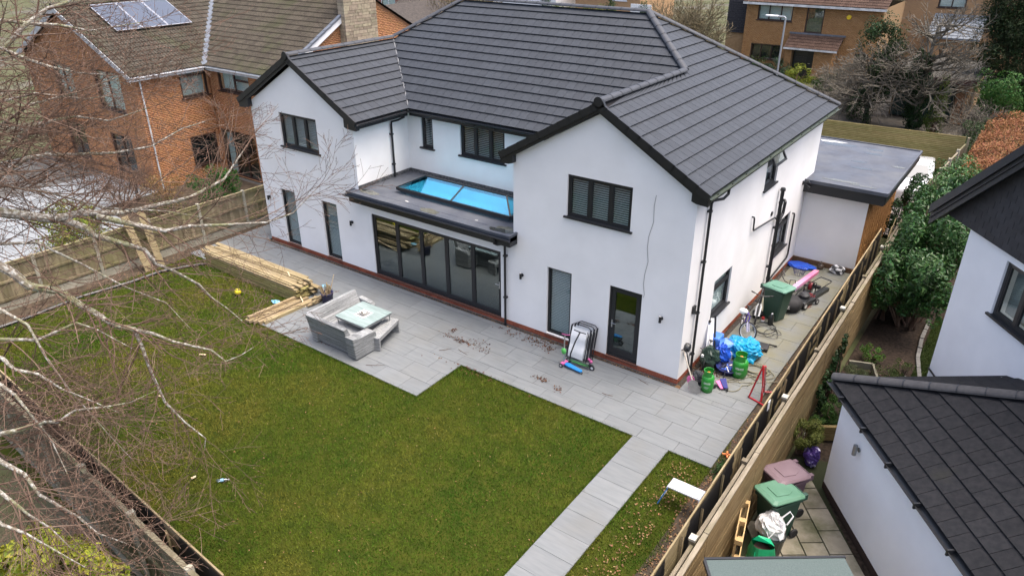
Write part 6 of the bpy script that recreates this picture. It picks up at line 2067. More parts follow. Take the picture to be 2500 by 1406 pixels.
P_, N_ = clumps(8200, [((-2.6, 31.4, 4.4), (1.15, .95, 1.3)), ((-2.3, 31.2, 3.2), (.9, .8, .9)), ((-2.9, 31.5, .8), (.8, .7, 1.1)), ((-2.0, 31.3, 2.0), (.6, .6, .7))], 28, .4)
npobj(leaf_mesh('ivy', P_, N_, .11, .09, leafmat('dark_ivy_leaf', (.03, .055, .02), var=.5, hue=.03), jitter=.5), 'ivy', iv2, kind='stuff')
bare_tree('bare_shrub', 'low grey thicket of bare stems spreading between the porch and the ivy trees', 'shrub', (-4.2, 33.5, -.06), 2.6, 2.5, 60, GREYT, depth=2, r0=.07, twigr=.011, multi=5)
bare_tree('bare_shrub', 'low arching bare stems behind the end of the slatted fence', 'shrub', (2.9, 29.8, -.06), 2.0, 1.9, 26, GREYT, depth=2, r0=.05, twigr=.01, multi=4)
shrub('conifer', 'small upright golden green conifer in front of the green garage door', 'conifer', (1.0, 30.6, -.06), [((1.0, 30.6, .6), (.55, .5, .9)), ((1.05, 30.6, 1.7), (.42, .4, .9)), ((1.05, 30.6, 2.6), (.25, .25, .6))], leafmat('thuja_leaf', (.07, .10, .018), var=.4), 5200, .10, .03, sub=36, r=.3, jitter=.4)
shrub('shrub', 'bright ivy clad hump above the copper hedge', 'shrub', (3.6, 33, -.1), [((3.5, 32.8, 2.4), (1.1, 1.1, 1.0)), ((3.9, 33.4, 1.2), (1.2, 1.2, 1.2))], leafmat('bright_ivy_leaf', (.05, .12, .028), var=.45), 7500, .11, .08, sub=30)
CON = leafmat('conifer_leaf', (.020, .042, .014), var=.5, hue=.02, c2=(.035, .045, .018))
shrub('conifer', 'tall shaggy dark conifer in the top right corner', 'conifer', (4.6, 38, -.1), [((2.6, 36.8, 7.0), (1.6, 1.4, 2.8)), ((3.2, 36.4, 3.8), (1.9, 1.5, 2.2)), ((4.4, 36.6, 6.0), (1.8, 1.4, 2.6)), ((4.0, 35.6, 1.6), (1.3, 1.2, 1.6)), ((4.6, 37.6, 9), (1.3, 1.2, 2.2)), ((5.5, 36.5, 1.6), (1.6, 1.4, 1.6)), ((3.3, 37.8, 4.6), (1.0, 1.0, 1.2))], CON, 52000, .22, .05, sub=44, r=.36, jitter=.6, droop=.5)
shrub('conifer', 'second dark conifer behind the copper hedge at the right edge', 'conifer', (8.0, 36, -.1), [((7.6, 36, 4.5), (2.2, 2, 4.2)), ((6.6, 35, 2.5), (1.5, 1.5, 2.2))], CON, 14000, .22, .05, sub=40, r=.36, droop=.5)
bare_tree('bare_shrub', 'dense twiggy bare bush between the main roof and the ochre house', 'shrub', (-16.2, 37, -.1), 5.4, 3.0, 90, OLIVET, depth=2, r0=.10, twigr=.013, multi=9, up=.10)
bare_tree('bare_shrub', 'bare brown bush rising behind the hip ridge left of the ochre house', 'shrub', (-19.6, 40, -.1), 5.0, 2.7, 60, OLIVET, depth=2, r0=.09, twigr=.014, multi=6, up=.10)
bare_tree('bare_shrub', 'wide bare bush beyond the left hip of the main roof', 'shrub', (-39.5, 40, -.2), 4.6, 4.2, 90, OLIVET, depth=2, r0=.10, twigr=.016, multi=8, up=.09)
shrub('shrub', 'dark evergreen at the foot of the bare bush beside the ochre house', 'shrub', (-13.6, 37.5, -.1), [((-13.4, 36.6, 1.0), (1.2, 1.0, 1.2))], IVY, 3200, .12, .08)
DCON = leafmat('deep_conifer_leaf', (.025, .06, .018), var=.45)
for x, y_, w_, h_, lab in ((-38.0, 51, .9, 4.2, 'dark conifer left of the hedge beyond the main ridge'), (-28.9, 48, .8, 4.3, 'slim dark conifer left of the pale gate beyond the main ridge'), (-24.6, 46, 1.0, 4.0, 'fuller dark conifer right of the pale gate beyond the main ridge')):
    shrub('conifer', lab, 'conifer', (x, y_, -.1), [((x, y_, 1.2), (w_, w_, 1.4)), ((x, y_, h_ * .62), (w_ * .75, w_ * .75, 1.3)), ((x, y_, h_ * .9), (w_ * .45, w_ * .45, .8))], DCON, 3600, .16, .05, sub=30, r=.34)
shrub('hedge', 'yellow spotted hedge peeping over the main ridge', 'hedge', (-32.5, 50, -.1), [((-35.2, 50, 2.2), (1.8, .8, 1.0)), ((-32.6, 50, 2.3), (1.8, .8, 1.0)), ((-30.4, 50, 2.3), (1.2, .8, 1.0))], leafmat('spotted_hedge_leaf', (.16, .19, .04), var=.45, c2=(.06, .10, .03)), 4500, .16, .09, sub=24)
shrub('shrub', 'green bushes at the foot of the far red house beside the chimney', 'shrub', (-55.5, 44, -.4), [((-55.8, 44, .3), (1.3, 1, .7)), ((-54, 43, .2), (1.0, 1, .5))], leafmat('far_bush_leaf', (.05, .09, .025), var=.45), 2600, .14, .09)
bare_tree('bare_shrub', 'thin brown hedge of bare stems just beyond the slatted fence', 'hedge', (-2.6, 24.4, -.06), 1.1, .55, 200, mat('tawny_twig', (.22, .14, .08), (.30, .20, .12), sc=3, rough=.9, var=.3), depth=1, r0=.02, twigr=.009, multi=40)
bare_tree('bare_tree', 'bare twiggy tree behind the orange brick house at the left edge', 'tree', (-40, 6, -.2), 7, 3.6, 60, GREYT, depth=2, r0=.16, twigr=.012)
# shrubs and bare bushes in the left neighbour's beds
bare_tree('bare_shrub', 'reddish bare twigs of a shrub beside the gable of the orange brick house', 'shrub', (-24.6, -.8, -.2), 1.8, 1.1, 40, TWIG, depth=2, r0=.03, twigr=.006, multi=8)
sheet('neighbour_bed', -25.1, -1.9, -21.2, 3.9, -.155, SOIL)
# ------------------------------------------------------------ garden furniture
rnd = random.Random(77)
from mathutils import noise as mnoise


def _wicker():
    t = NT('grey_wicker')
    g = t.n('NewGeometry')
    sx = t.n('SeparateXYZ')
    t.l(g.outputs['Position'], sx.inputs[0])
    n1 = t.noise(t.pos((.8, .8, 30)), 1.0, 4, .75)
    n2 = t.noise(t.pos((6, 6, 26)), 2.0, 3, .6)
    c = t.ramp(t.math('ADD', t.math('MULTIPLY', n1, .75), t.math('MULTIPLY', n2, .25)), [(.36, (.09, .095, .095)), (.48, (.20, .21, .21)), (.62, (.36, .37, .37))])
    w = t.math('MULTIPLY', t.math('SINE', t.math('MULTIPLY', t.math('ADD', sx.outputs[0], sx.outputs[1]), 230)), t.math('SINE', t.math('MULTIPLY', sx.outputs[2], 260)))
    c = t.mixc(t.math('MULTIPLY', w, .35, True), c, (.05, .05, .05))
    t.l(c, t.b.inputs['Base Color'])
    t.b.inputs['Roughness'].default_value = .55
    t.bump(w, .6, .006)
    return t.m


WICK = _wicker()
WSEAT = mat('woven_seat', (.20, .21, .21), (.36, .37, .37), sc=9, rough=.6, stretch=(1, 9, 1), bump=.5, bs=90, edge=(.4, .6))
sofa = thing('corner_sofa', 'grey wicker corner sofa without cushions on the patio', 'sofa', (-8.6, -3.3, 0))


def backrest(x0, x1, fl, ax='x'):
    poly = [(-.10 + .02, .03), (-.14, .3), (-.19, .6), (-.26, .86), (-.14, .88), (-.02, .6), (.10, .40), (.10, .03)]
    return poly


m = MB()
poly = backrest(0, 0, 0)
m.prism([(-9.32, -3.82 + y, z) for y, z in poly], (1.57, 0, 0))
m.W('backrest', WICK, sofa, bevel=.015)
m = MB()
m.prism([(-9.13 + x, -3.98, z) for x, z in poly], (0, 1.76, 0))
m.W('backrest', WICK, sofa, bevel=.015)
MB().prism([(-7.75, -4.02, .03), (-7.75, -3.22, .03), (-7.75, -3.22, .52), (-7.75, -3.28, .60), (-7.75, -3.86, .64), (-7.75, -4.08, .70)], (.32, 0, 0)).W('armrest', WICK, sofa, bevel=.03)
MB().prism([(-9.2, -2.22, .03), (-8.62, -2.22, .03), (-8.62, -2.22, .52), (-8.7, -2.22, .60), (-9.2, -2.22, .66)], (0, .16, 0)).W('armrest', WICK, sofa, bevel=.03)
MB().box((-9.05, -3.74, .30), (-7.76, -3.22, .41)).box((-9.03, -3.28, .03), (-7.78, -3.24, .30)).W('seat', WSEAT, sofa, bevel=.012)
MB().box((-9.04, -3.22, .30), (-8.55, -2.23, .41)).box((-8.6, -3.2, .03), (-8.57, -2.25, .30)).W('seat', WSEAT, sofa, bevel=.012)
tb = thing('garden_table', 'square wicker garden table with greenish glass top and white framed fire pit', 'table', (-8.28, -2.87, 0))
MB().box((-8.86, -3.40, .60), (-7.70, -2.35, .655)).W('table_top', WICK, tb, bevel=.01)
MB().box((-8.66, -3.2, .02), (-7.9, -2.55, .60)).W('base', WICK, tb, bevel=.01)
m = MB()
for x, y in ((-8.82, -3.36), (-7.74, -3.36), (-8.82, -2.39), (-7.74, -2.39)): m.tube([(x * .93 - .58, y * .93 - .2, .0), (x, y, .60)], .015, 6)
m.W('legs', WICK, tb)
MB().box((-8.87, -3.41, .665), (-7.69, -2.34, .675)).W('glass_top', mat('frosted_table_glass', (.20, .26, .25), (.30, .37, .355), sc=2.2, rough=.12, stretch=(1, 9, 1), spec=.6), tb)
m = MB()
for a, b in (((-8.47, -3.06), (-8.09, -3.03)), ((-8.47, -2.71), (-8.09, -2.68)), ((-8.47, -3.03), (-8.44, -2.71)), ((-8.12, -3.03), (-8.09, -2.71))): m.box((a[0], a[1], .676), (b[0], b[1], .684))
m.W('pit_frame', WHITEP, tb)
MB().box((-8.44, -3.03, .672), (-8.12, -2.71, .679)).W('pit_tray', mat('pit_grey', (.22, .22, .21), rough=.5), tb)
bw = thing('bowl', 'small pale bowl with dark contents on the glass garden table', 'bowl', (-8.27, -2.88, .68))
MB().lathe([(.03, 0), (.07, .02), (.085, .055), (.078, .055), (.06, .025), (0, .015)], 18).P('bowl', mat('cream_ceramic', (.6, .57, .5), rough=.3), bw, smooth=True)
MB().sphere((-.04, -.02, .035), (.04, .035, .03), 10, 6).P('contents', BLACKM, bw)
bn = thing('bench', 'low slatted wicker bench pushed half under the glass table', 'bench', (-7.62, -2.80, 0), R(16))
m = MB()
for i in range(7): m.box((-.2 + i * .058, -.58, .37), (-.2 + i * .058 + .05, .58, .42))
m.P('seat', WSEAT, bn, bevel=.006)
m = MB().box((-.19, -.57, .30), (.20, .57, .366))
m.P('frame', WICK, bn, bevel=.008)
for y in (-.57, .51): MB().box((-.19, y, 0), (.20, y + .06, .30)).P('leg', WICK, bn, bevel=.008)

# ------------------------------------------------------------ timber
ts = thing('timber_stack', 'long stack of new pale green fence boards lying along the patio edge', 'timber stack', (-13.9, -2.35, -.02))
bm_ = MB().box((-2.4, -.06, 0), (2.4, .06, .034)).mesh('plank', GREENW)
bt_ = MB().box((-2.4, -.06, 0), (2.4, .06, .034)).mesh('plank', NEWW)
for k in range(12):
    for j in range(5):
        inst(bm_ if k < 10 else bt_, 'plank', ts, Matrix.Translation((-13.92 + rnd.uniform(-.09, .12) - .03 * k * 0, -2.66 + j * .128 + rnd.uniform(-.006, .006), -.02 + k * .0385)) @ Matrix.Rotation(rnd.uniform(-.003, .003), 4, 'Z'))
for k in range(9):
    inst(bt_, 'plank', ts, Matrix.Translation((-13.9 + rnd.uniform(-.25, .3), -2.05 + rnd.uniform(-.12, .2), .0 + k * .035)) @ Matrix.Rotation(rnd.uniform(-.03, .02), 4, 'Z'))
for k in range(8):
    inst(bt_, 'plank', ts, Matrix.Translation((-13.9 + rnd.uniform(-.35, .3), -2.62 + k * .085, .445 + (k % 3) * .02)) @ Matrix.Rotation(rnd.uniform(-.02, .03), 4, 'Z') @ Matrix.Rotation(R(rnd.uniform(-25, 25)), 4, 'X'))
for p, q in (((-14.2, -1.95, .35), (-11.6, -1.72, .03)), ((-12.45, -2.2, .56), (-11.0, -2.78, .0))):
    MB().bar(p, q, .03, .03).W('lath', mat('pale_lath', (.60, .46, .28), (.68, .55, .36), sc=4, rough=.7), ts)
po = thing('timber_posts', 'short pile of square timber posts lying from the stack to the lawn edge', 'timber stack', (-11.4, -3.4, 0))
pm = MB().box((-.048, -.98, 0), (.048, .98, .09)).mesh('post', NEWW, bevel=.004)
for i, (x, z) in enumerate(((-11.62, 0), (-11.50, 0), (-11.38, .0), (-11.57, .093), (-11.20, 0), (-11.09, 0))):
    inst(pm, 'post', po, Matrix.Translation((x, -3.40 + rnd.uniform(-.08, .08) + (.12 if i > 3 else 0), z)) @ Matrix.Rotation(R(-3 + rnd.uniform(-1.5, 1.5)), 4, 'Z'))
bk = thing('bucket', 'dark blue bucket filled with timber offcuts', 'bucket', (-10.66, -2.18, 0))
DBLUE = mat('navy_plastic', (.018, .018, .07), rough=.45)
MB().lathe([(0, .01), (.15, .01), (.19, .34), (.2, .34), (.2, .36), (.18, .36), (.14, .03), (0, .03)], 20).P('tub', DBLUE, bk, smooth=True)
for i in range(16):
    a, r_ = rnd.uniform(0, 6.28), rnd.uniform(0, .09)
    wv = rnd.choice((.03, .045, .06))
    l = rnd.uniform(.35, .62)
    lean = rnd.uniform(0, .35)
    MB().box((-wv / 2, -.011, 0), (wv / 2, .011, l)).P('offcut', NEWW, bk).matrix_basis = Matrix.Translation((r_ * math.cos(a), r_ * math.sin(a), .05)) @ Matrix.Rotation(a, 4, 'Z') @ Matrix.Rotation(lean, 4, 'Y')
MB().bar((-.02, .1, .2), (.16, .22, .92), .025, .02).P('offcut', mat('pale_lath', (.6, .46, .28)), bk)
hp_ = thing('offcut_heap', 'loose heap of short timber offcuts between the stack end and the navy bucket', 'offcuts', (-10.98, -2.42, 0))
for i in range(9):
    l = rnd.uniform(.25, .55)
    MB().box((-l / 2, -.035, 0), (l / 2, .035, .03)).P('offcut', NEWW, hp_).matrix_basis = Matrix.Translation((rnd.uniform(-.12, .1), rnd.uniform(-.2, .25), .035 * (i // 2))) @ Matrix.Rotation(rnd.uniform(.9, 2.2), 4, 'Z') @ Matrix.Rotation(rnd.uniform(-.1, .1), 4, 'Y')


def lump(c, r, seed=0, amp=.25, fr=1.6, nu=26, nv=18, flat=0.0, fine=0.0):
    mb = MB()
    mb.sphere((0, 0, 0), 1, nu, nv)
    vs = []
    for p in mb.v:
        p = V(p)
        d = mnoise.noise(p * fr + V((seed * 3.1, seed, seed * 1.7))) * amp + (abs(mnoise.noise(p * fr * 3.2 + V((seed, 5, 2)))) - .2) * fine
        q = p * (1 + d)
        q = V((q.x * r[0], q.y * r[1], max(q.z * r[2], -r[2] * (1 - flat))))
        vs.append(tuple(q + V(c)))
    mb.v = vs
    return mb


CYAN = mat('turquoise_fabric', (.0, .22, .42), (.0, .28, .50), sc=5, rough=.45, bump=.2, bs=12)
cloth = mat('blue_work_cloth', (.10, .32, .45), (.25, .42, .5), sc=14, rough=.9, edge=(.45, .55))
lump((-11.0, -1.95, .38), (.10, .08, .05), 3, .5, flat=.3).top('cloth', cloth, 'crumpled light blue cloth at the end of the timber stack', 'cloth')
lump((-12.0, -3.12, .015), (.16, .09, .035), 5, .6, flat=.4).top('glove', cloth, 'crumpled blue glove lying on the lawn before the timber stack', 'glove')
YEL = mat('yellow_ball', (.75, .62, .02), rough=.4)
bl = thing('ball', 'yellow ball with a dark seam on the lawn', 'ball', (-13.41, -3.47, -.01))
MB().sphere((0, 0, .105), .105, 18, 12).P('ball', YEL, bl, smooth=True)
MB().ring((0, 0, .105), .104, .008, 'x', 22, 5).P('seam', mat('seam', (.25, .2, .02), rough=.6), bl)
bo = thing('bottle', 'clear crushed plastic bottle lying on the lawn', 'bottle', (-6.25, -8.96, .025))
PET = glass('clear_plastic', (.78, .84, .88), .2, 1.5, (.9, .95, 1))
Mx = frame((0, 0, .01), V((0, 0, 1)), V((.75, -.66, 0)), V((.66, .75, 0)))
MB().lathe([(0, -.12), (.033, -.12), (.035, -.03), (.03, 0), (.035, .03), (.032, .07), (.014, .11), (.014, .125), (0, .125)], 12, Mx).P('bottle', PET, bo, smooth=True)
MB().lathe([(0, .125), (.017, .125), (.017, .145), (0, .145)], 10, Mx).P('cap', WHITEP, bo)
MB().lathe([(.0355, -.03), (.0355, .03)], 12, Mx).P('wrapper', mat('label_blue', (.25, .45, .62), rough=.4), bo)
for x, y, l, a, lab in ((-11.1, -6.25, .18, .5, 'pale wood scrap on the lawn below the branch tips'), (-10.2, -8.0, .14, .3, 'small pale wood scrap on the lawn near the bottom left fence'), (-6.85, -9.25, .1, 1.4, 'little tan wood chip on the lawn beside the plastic bottle')):
    o = MB().box((-l / 2, -.022, 0), (l / 2, .022, .02)).top('wood_scrap', mat('pale_lath', (.6, .46, .28)), lab, 'wood scrap', org=(0, 0, 0))
    o.matrix_basis = Matrix.Translation((x, y, .0)) @ Matrix.Rotation(a, 4, 'Z')
# landscaping sheet strip by left fence
MB().tube([(-17.35, -10, .0), (-17.2, -8.2, .01), (-17.3, -6.5, .0), (-17.0, -5, .015), (-16.95, -4, .02), (-16.6, -3.2, .01), (-16.3, -2.7, .0)], .055, 7).top('edging_sheet', DPM, 'rolled black sheeting along the soil strip by the left fence', 'sheeting')

# ------------------------------------------------------------ chairs and scooters by the wall
WFAB = mat('white_sling_fabric', (.66, .68, .68), (.74, .75, .75), sc=6, rough=.7, bump=.2, bs=50)
TUBE = mat('black_tube', (.014, .015, .018), rough=.35)


def recliner(y, x, lab, fab):
    t = thing('folding_chair', lab, 'chair', (x, y, 0), group='folded recliners by the back door')
    L = Matrix.Rotation(R(-14), 4, 'X')
    P = lambda a, b, c=0: L @ V((a, c, b))
    m = MB()
    for dy, w_, h_ in ((0, .30, .98), (-.05, .27, .88)):
        m.tube([P(-w_, .02, dy), P(-w_, h_ - .1, dy), P(-w_ + .04, h_ - .03, dy), P(-w_ + .1, h_, dy), P(w_ - .1, h_, dy), P(w_ - .04, h_ - .03, dy), P(w_, h_ - .1, dy), P(w_, .02, dy)], .013, 6)
    m.P('frame', TUBE, t)
    for s_ in (-1, 1): MB().box((s_ * .29 - .02, .0, .35), (s_ * .29 + .02, .035, .93), L).P('armrest', TUBE, t, bevel=.008)
    f = MB()
    n_ = 14
    for i in range(n_):
        z0, z1 = .06 + .85 * i / n_, .06 + .85 * (i + 1) / n_
        f.quad(P(-.23, z0, -.075 - .012 * math.sin(i * .9 - .9)), P(.23, z0, -.075 - .012 * math.sin(i * .9 - .9)), P(.23, z1, -.075 - .012 * math.sin(i * .9)), P(-.23, z1, -.075 - .012 * math.sin(i * .9)))
    f.P('sling', fab, t)
    lc_ = MB()
    for s_ in (-1, 1):
        for i in range(12): lc_.tube([P(s_ * .22, .3 + i * .04, -.06), P(s_ * .265, .31 + i * .04, -.05)], .004, 3)
    lc_.P('lacing', TUBE, t, kind='stuff')
    return t


recliner(-.30, -2.62, 'folded white recliner against the wall, the one at the back', WFAB)
recliner(-.40, -2.66, 'folded white recliner with black tubes, the middle one', WFAB)
recliner(-.50, -2.70, 'folded white recliner with black tubes, the front one', WFAB)
PINK = mat('pink_plastic', (.55, .12, .30), rough=.4)
SKYB = mat('bright_blue_plastic', (.02, .22, .55), rough=.35)
GRN = mat('bright_green_plastic', (.08, .38, .08), rough=.4)
RUB = mat('black_rubber', (.02, .02, .02), rough=.7)


def wheel_at(par, c, ax, r, w, name='wheel', m=RUB, hub=GREYW):
    ax = V(ax).normalized()
    x = ax.orthogonal().normalized()
    o = MB().lathe([(r * .5, -w * .3), (r * .85, -w / 2), (r, -w * .25), (r, w * .25), (r * .85, w / 2), (r * .5, w * .3)], 18, frame(V(c), x, ax.cross(x), ax)).P(name, m, par, smooth=True)
    MB().lathe([(0, -w * .32), (r * .55, -w * .32), (r * .55, w * .32), (0, w * .32)], 12, frame(V(c), x, ax.cross(x), ax)).P('hub', hub, o)


s1 = thing('scooter', 'blue three wheeled child scooter with pink forks and green ball on its stem', 'scooter', (-2.65, -.95, 0), R(-8))
MB().prism([(-.12, -.05, .07), (.0, -.075, .07), (.42, -.05, .06), (.46, 0, .06), (.42, .05, .06), (.0, .075, .07), (-.12, .05, .07)], (0, 0, .035)).P('deck', SKYB, s1, bevel=.008)
MB().tube([(-.12, 0, .09), (-.17, .0, .16), (-.22, .06, .62), (-.24, .10, .86)], .017, 8).P('stem', STEEL, s1)
MB().tube([(-.36, .12, .84), (-.24, .10, .87), (-.10, .13, .90)], .012, 6).P('handlebar', PINK, s1)
MB().box((-.2, -.11, .08), (-.1, .11, .12)).P('fork', PINK, s1, bevel=.01)
wheel_at(s1, (-.16, -.13, .06), (0, 1, 0), .06, .035)
wheel_at(s1, (-.16, .13, .06), (0, 1, 0), .06, .035)
wheel_at(s1, (.43, 0, .04), (0, 1, 0), .04, .03)
MB().sphere((-.2, .02, .42), (.08, .05, .09), 14, 10).P('basket_ball', GRN, s1, smooth=True)
s2 = thing('scooter', 'black and green stunt scooter standing in front of the folded recliners', 'scooter', (-2.45, -.72, 0), R(2))
MB().box((-.30, -.055, .085), (.30, .055, .115)).P('deck', mat('dark_green_metal', (.02, .06, .03), rough=.4), s2, bevel=.01)
MB().box((-.2, -.056, .1), (.2, -.052, .13)).P('stripe', GRN, s2)
MB().tube([(-.30, 0, .12), (-.30, .03, .28), (-.22, .10, .62), (-.13, .18, .90)], .02, 8).P('stem', TUBE, s2)
MB().tube([(-.32, .20, .92), (-.13, .18, .915), (.06, .16, .93)], .014, 6).P('handlebar', TUBE, s2)
wheel_at(s2, (.37, 0, .075), (0, 1, 0), .075, .04)
wheel_at(s2, (-.34, 0, .075), (0, 1, 0), .075, .04)
MB().box((.27, -.03, .14), (.40, .03, .16)).P('mudguard', TUBE, s2)
s3 = thing('toy', 'small pink toy on the paving beside the folded recliners', 'toy', (-2.28, -.42, 0))
MB().sphere((0, 0, .05), (.05, .04, .05), 10, 8).P('toy_body', PINK, s3)
MB().sphere((-.07, .01, .09), (.04, .035, .04), 10, 8).P('toy_head', PINK, s3)

# ------------------------------------------------------------ wheelie bins
def bin_(loc, rz, body, lid, lab, group=None, tilt=4):
    t = thing('wheelie_bin', lab, 'wheelie bin', loc, rz, group)
    m = MB()
    b, tp = .96, .0
    def ring_(w, d0, d1, z, c=.05):
        return [(-w + c, d0, z), (w - c, d0, z), (w, d0 + c, z), (w, d1 - c, z), (w - c, d1, z), (-w + c, d1, z), (-w, d1 - c, z), (-w, d0 + c, z)]
    r0, r1, r2, r3 = ring_(.215, -.24, .26, .03), ring_(.27, -.35, .32, .93), ring_(.30, -.38, .34, .93), ring_(.30, -.38, .34, 1.0)
    vs = r0 + r1 + r2 + r3
    fs = [tuple(reversed(range(8)))] + [(k * 8 + i, k * 8 + (i + 1) % 8, (k + 1) * 8 + (i + 1) % 8, (k + 1) * 8 + i) for k in range(3) for i in range(8)]
    m.add(vs, fs)
    m.P('body', body, t, smooth=False, bevel=.01)
    L = Matrix.Translation((0, .34, 1.0)) @ Matrix.Rotation(R(-tilt), 4, 'X') @ Matrix.Translation((0, -.34, 0))
    q0, q1, q2 = ring_(.31, -.42, .36, .0), ring_(.305, -.41, .36, .03), ring_(.26, -.33, .30, .06)
    m = MB().add([L @ V(p) for p in q0 + q1 + q2], [tuple(reversed(range(8))), tuple(range(16, 24))] + [(k * 8 + i, k * 8 + (i + 1) % 8, (k + 1) * 8 + (i + 1) % 8, (k + 1) * 8 + i) for k in range(2) for i in range(8)])
    ld = m.P('lid', lid, t, bevel=.008)
    q = MB().prism([L @ V(p) for p in ((-.14, -.22, .062), (.14, -.22, .062), (.17, .05, .062), (.12, .16, .062), (-.12, .16, .062), (-.17, .05, .062))], (0, 0, .012))
    q.P('lid_panel', lid, ld, bevel=.004)
    MB().tube([(-.25, .36, .95), (-.25, .42, .97), (.25, .42, .97), (.25, .36, .95)], .018, 8).P('handle', body, t)
    MB().box((-.26, .34, .90), (-.18, .44, 1.03)).P('hinge', body, t, bevel=.01)
    MB().box((.18, .34, .90), (.26, .44, 1.03)).P('hinge', body, t, bevel=.01)
    for s_ in (-1, 1): wheel_at(t, (s_ * .25, .28, .1), (1, 0, 0), .1, .05, hub=RUB)
    return t


BG = mat('green_bin_plastic', (.016, .052, .034), (.02, .06, .04), sc=3, rough=.5)
LG1 = mat('pale_green_lid', (.085, .20, .145), (.11, .235, .175), sc=3, rough=.5)
LG2 = mat('faded_green_lid', (.065, .165, .098), (.085, .195, .125), sc=3, rough=.5)
BP = mat('plum_bin_plastic', (.10, .06, .075), (.12, .075, .09), sc=3, rough=.55)
LP = mat('plum_lid', (.13, .085, .098), (.155, .105, .118), sc=3, rough=.55)
bin_((.84, 4.92, 0), R(72), BG, LG1, 'green wheelie bin in the side passage beside the bikes', tilt=3)
bb = bin_((3.62, -3.48, -.1), math.atan2(-.85, -.52) + R(-90) + R(180), BG, LG2, 'green wheelie bin on the neighbour\'s paving next to the pallet')
b2 = bin_((3.55, -2.86, -.1), math.atan2(-.85, -.52) + R(-90) + R(180), BP, LP, 'plum coloured wheelie bin behind the neighbour\'s green bin')
MB().box((-.2, -.36, 1.068), (-.13, -.28, 1.07)).P('sticker', WHITEP, b2)
for o_, lst in ((bb, None), (b2, None)):
    pass

# ------------------------------------------------------------ side passage clutter
GAS = mat('gas_green', (.02, .22, .025), (.025, .26, .035), sc=4, rough=.4)


def gas(loc, r, h, lab, rz=0):
    t = thing('gas_cylinder', lab, 'gas bottle', loc, rz)
    MB().lathe([(r * .8, 0), (r * .88, 0), (r * .88, .06), (r * .95, .08), (r, .12), (r, h * .62), (r * .94, h * .70), (r * .7, h * .76), (.03, h * .78), (0, h * .78)], 28).P('body', GAS, t, smooth=True)
    MB().lathe([(0, h * .78), (.025, h * .78), (.025, h * .86), (.04, h * .87), (.04, h * .9), (0, h * .9)], 10).P('valve', mat('orange_cap', (.5, .14, .03), rough=.5), t)
    m = MB()
    n_ = 24
    rr_ = r * .78
    for i in range(3, n_ - 3 + 1):
        a, b = 2 * math.pi * i / n_, 2 * math.pi * (i + 1) / n_
        for k, (z0, z1) in enumerate(((h * .72, h),)):
            p0, p1 = (rr_ * math.cos(a), rr_ * math.sin(a)), (rr_ * math.cos(b), rr_ * math.sin(b))
            m.quad((p0[0], p0[1], z0), (p1[0], p1[1], z0), (p1[0], p1[1], z1), (p0[0], p0[1], z1))
    m.tube([(rr_ * math.cos(2 * math.pi * i / n_), rr_ * math.sin(2 * math.pi * i / n_), h) for i in range(3, n_ - 1)], .010, 6)
    m.P('collar', GAS, t, smooth=True)
    # white printed panels and lines
    for a0, a1, z0, z1 in ((-.62, -.12, .44, .52), (-.06, .44, .44, .52), (-.5, .25, .30, .315), (-.55, .2, .26, .27), (-.45, .1, .235, .245)):
        m = MB()
        for i in range(5):
            a, b = a0 + (a1 - a0) * i / 5 - 1.25, a0 + (a1 - a0) * (i + 1) / 5 - 1.25
            q = r + .002
            m.quad((q * math.cos(a), q * math.sin(a), h * z0), (q * math.cos(b), q * math.sin(b), h * z0), (q * math.cos(b), q * math.sin(b), h * z1), (q * math.cos(a), q * math.sin(a), h * z1))
        lb = m.P('printed_panel', mat('pale_print', (.6, .66, .58), rough=.5), t)
        if z1 - z0 > .05:
            m = MB()
            for i in range(4):
                a, b = a0 + (a1 - a0) * (.12 + i * .2) - 1.25, a0 + (a1 - a0) * (.24 + i * .2) - 1.25
                q = r + .0035
                m.quad((q * math.cos(a), q * math.sin(a), h * (z0 + .02)), (q * math.cos(b), q * math.sin(b), h * (z0 + .02)), (q * math.cos(b), q * math.sin(b), h * (z1 - .02)), (q * math.cos(a), q * math.sin(a), h * (z1 - .02)))
            m.P('letter', GAS, lb)
    return t


gas((.72, .20, 0), .155, .60, 'smaller green gas cylinder with an orange valve cap at the house corner')
gas((1.14, 1.30, 0), .195, .66, 'larger green gas cylinder standing beside the coiled hose')
HOSE = mat('olive_hose', (.17, .16, .10), (.22, .20, .13), sc=6, rough=.5)


def coil(loops, c, r, z=.012, seed=0, squash=.7, jit=.12, n=20):
    rr_ = random.Random(seed)
    pts = []
    for l in range(loops):
        cx, cy = c[0] + rr_.uniform(-jit, jit), c[1] + rr_.uniform(-jit, jit)
        r1 = r * rr_.uniform(.75, 1.15)
        a0 = rr_.uniform(0, 1)
        for i in range(n):
            t = 2 * math.pi * i / n
            pts.append(V((cx + r1 * math.cos(t + a0), cy + r1 * squash * math.sin(t + a0), z + rr_.uniform(0, .015) + .012 * (l % 3))))
    # smooth
    return [(pts[max(i - 1, 0)] + pts[i] * 2 + pts[min(i + 1, len(pts) - 1)]) / 4 for i in range(len(pts))]


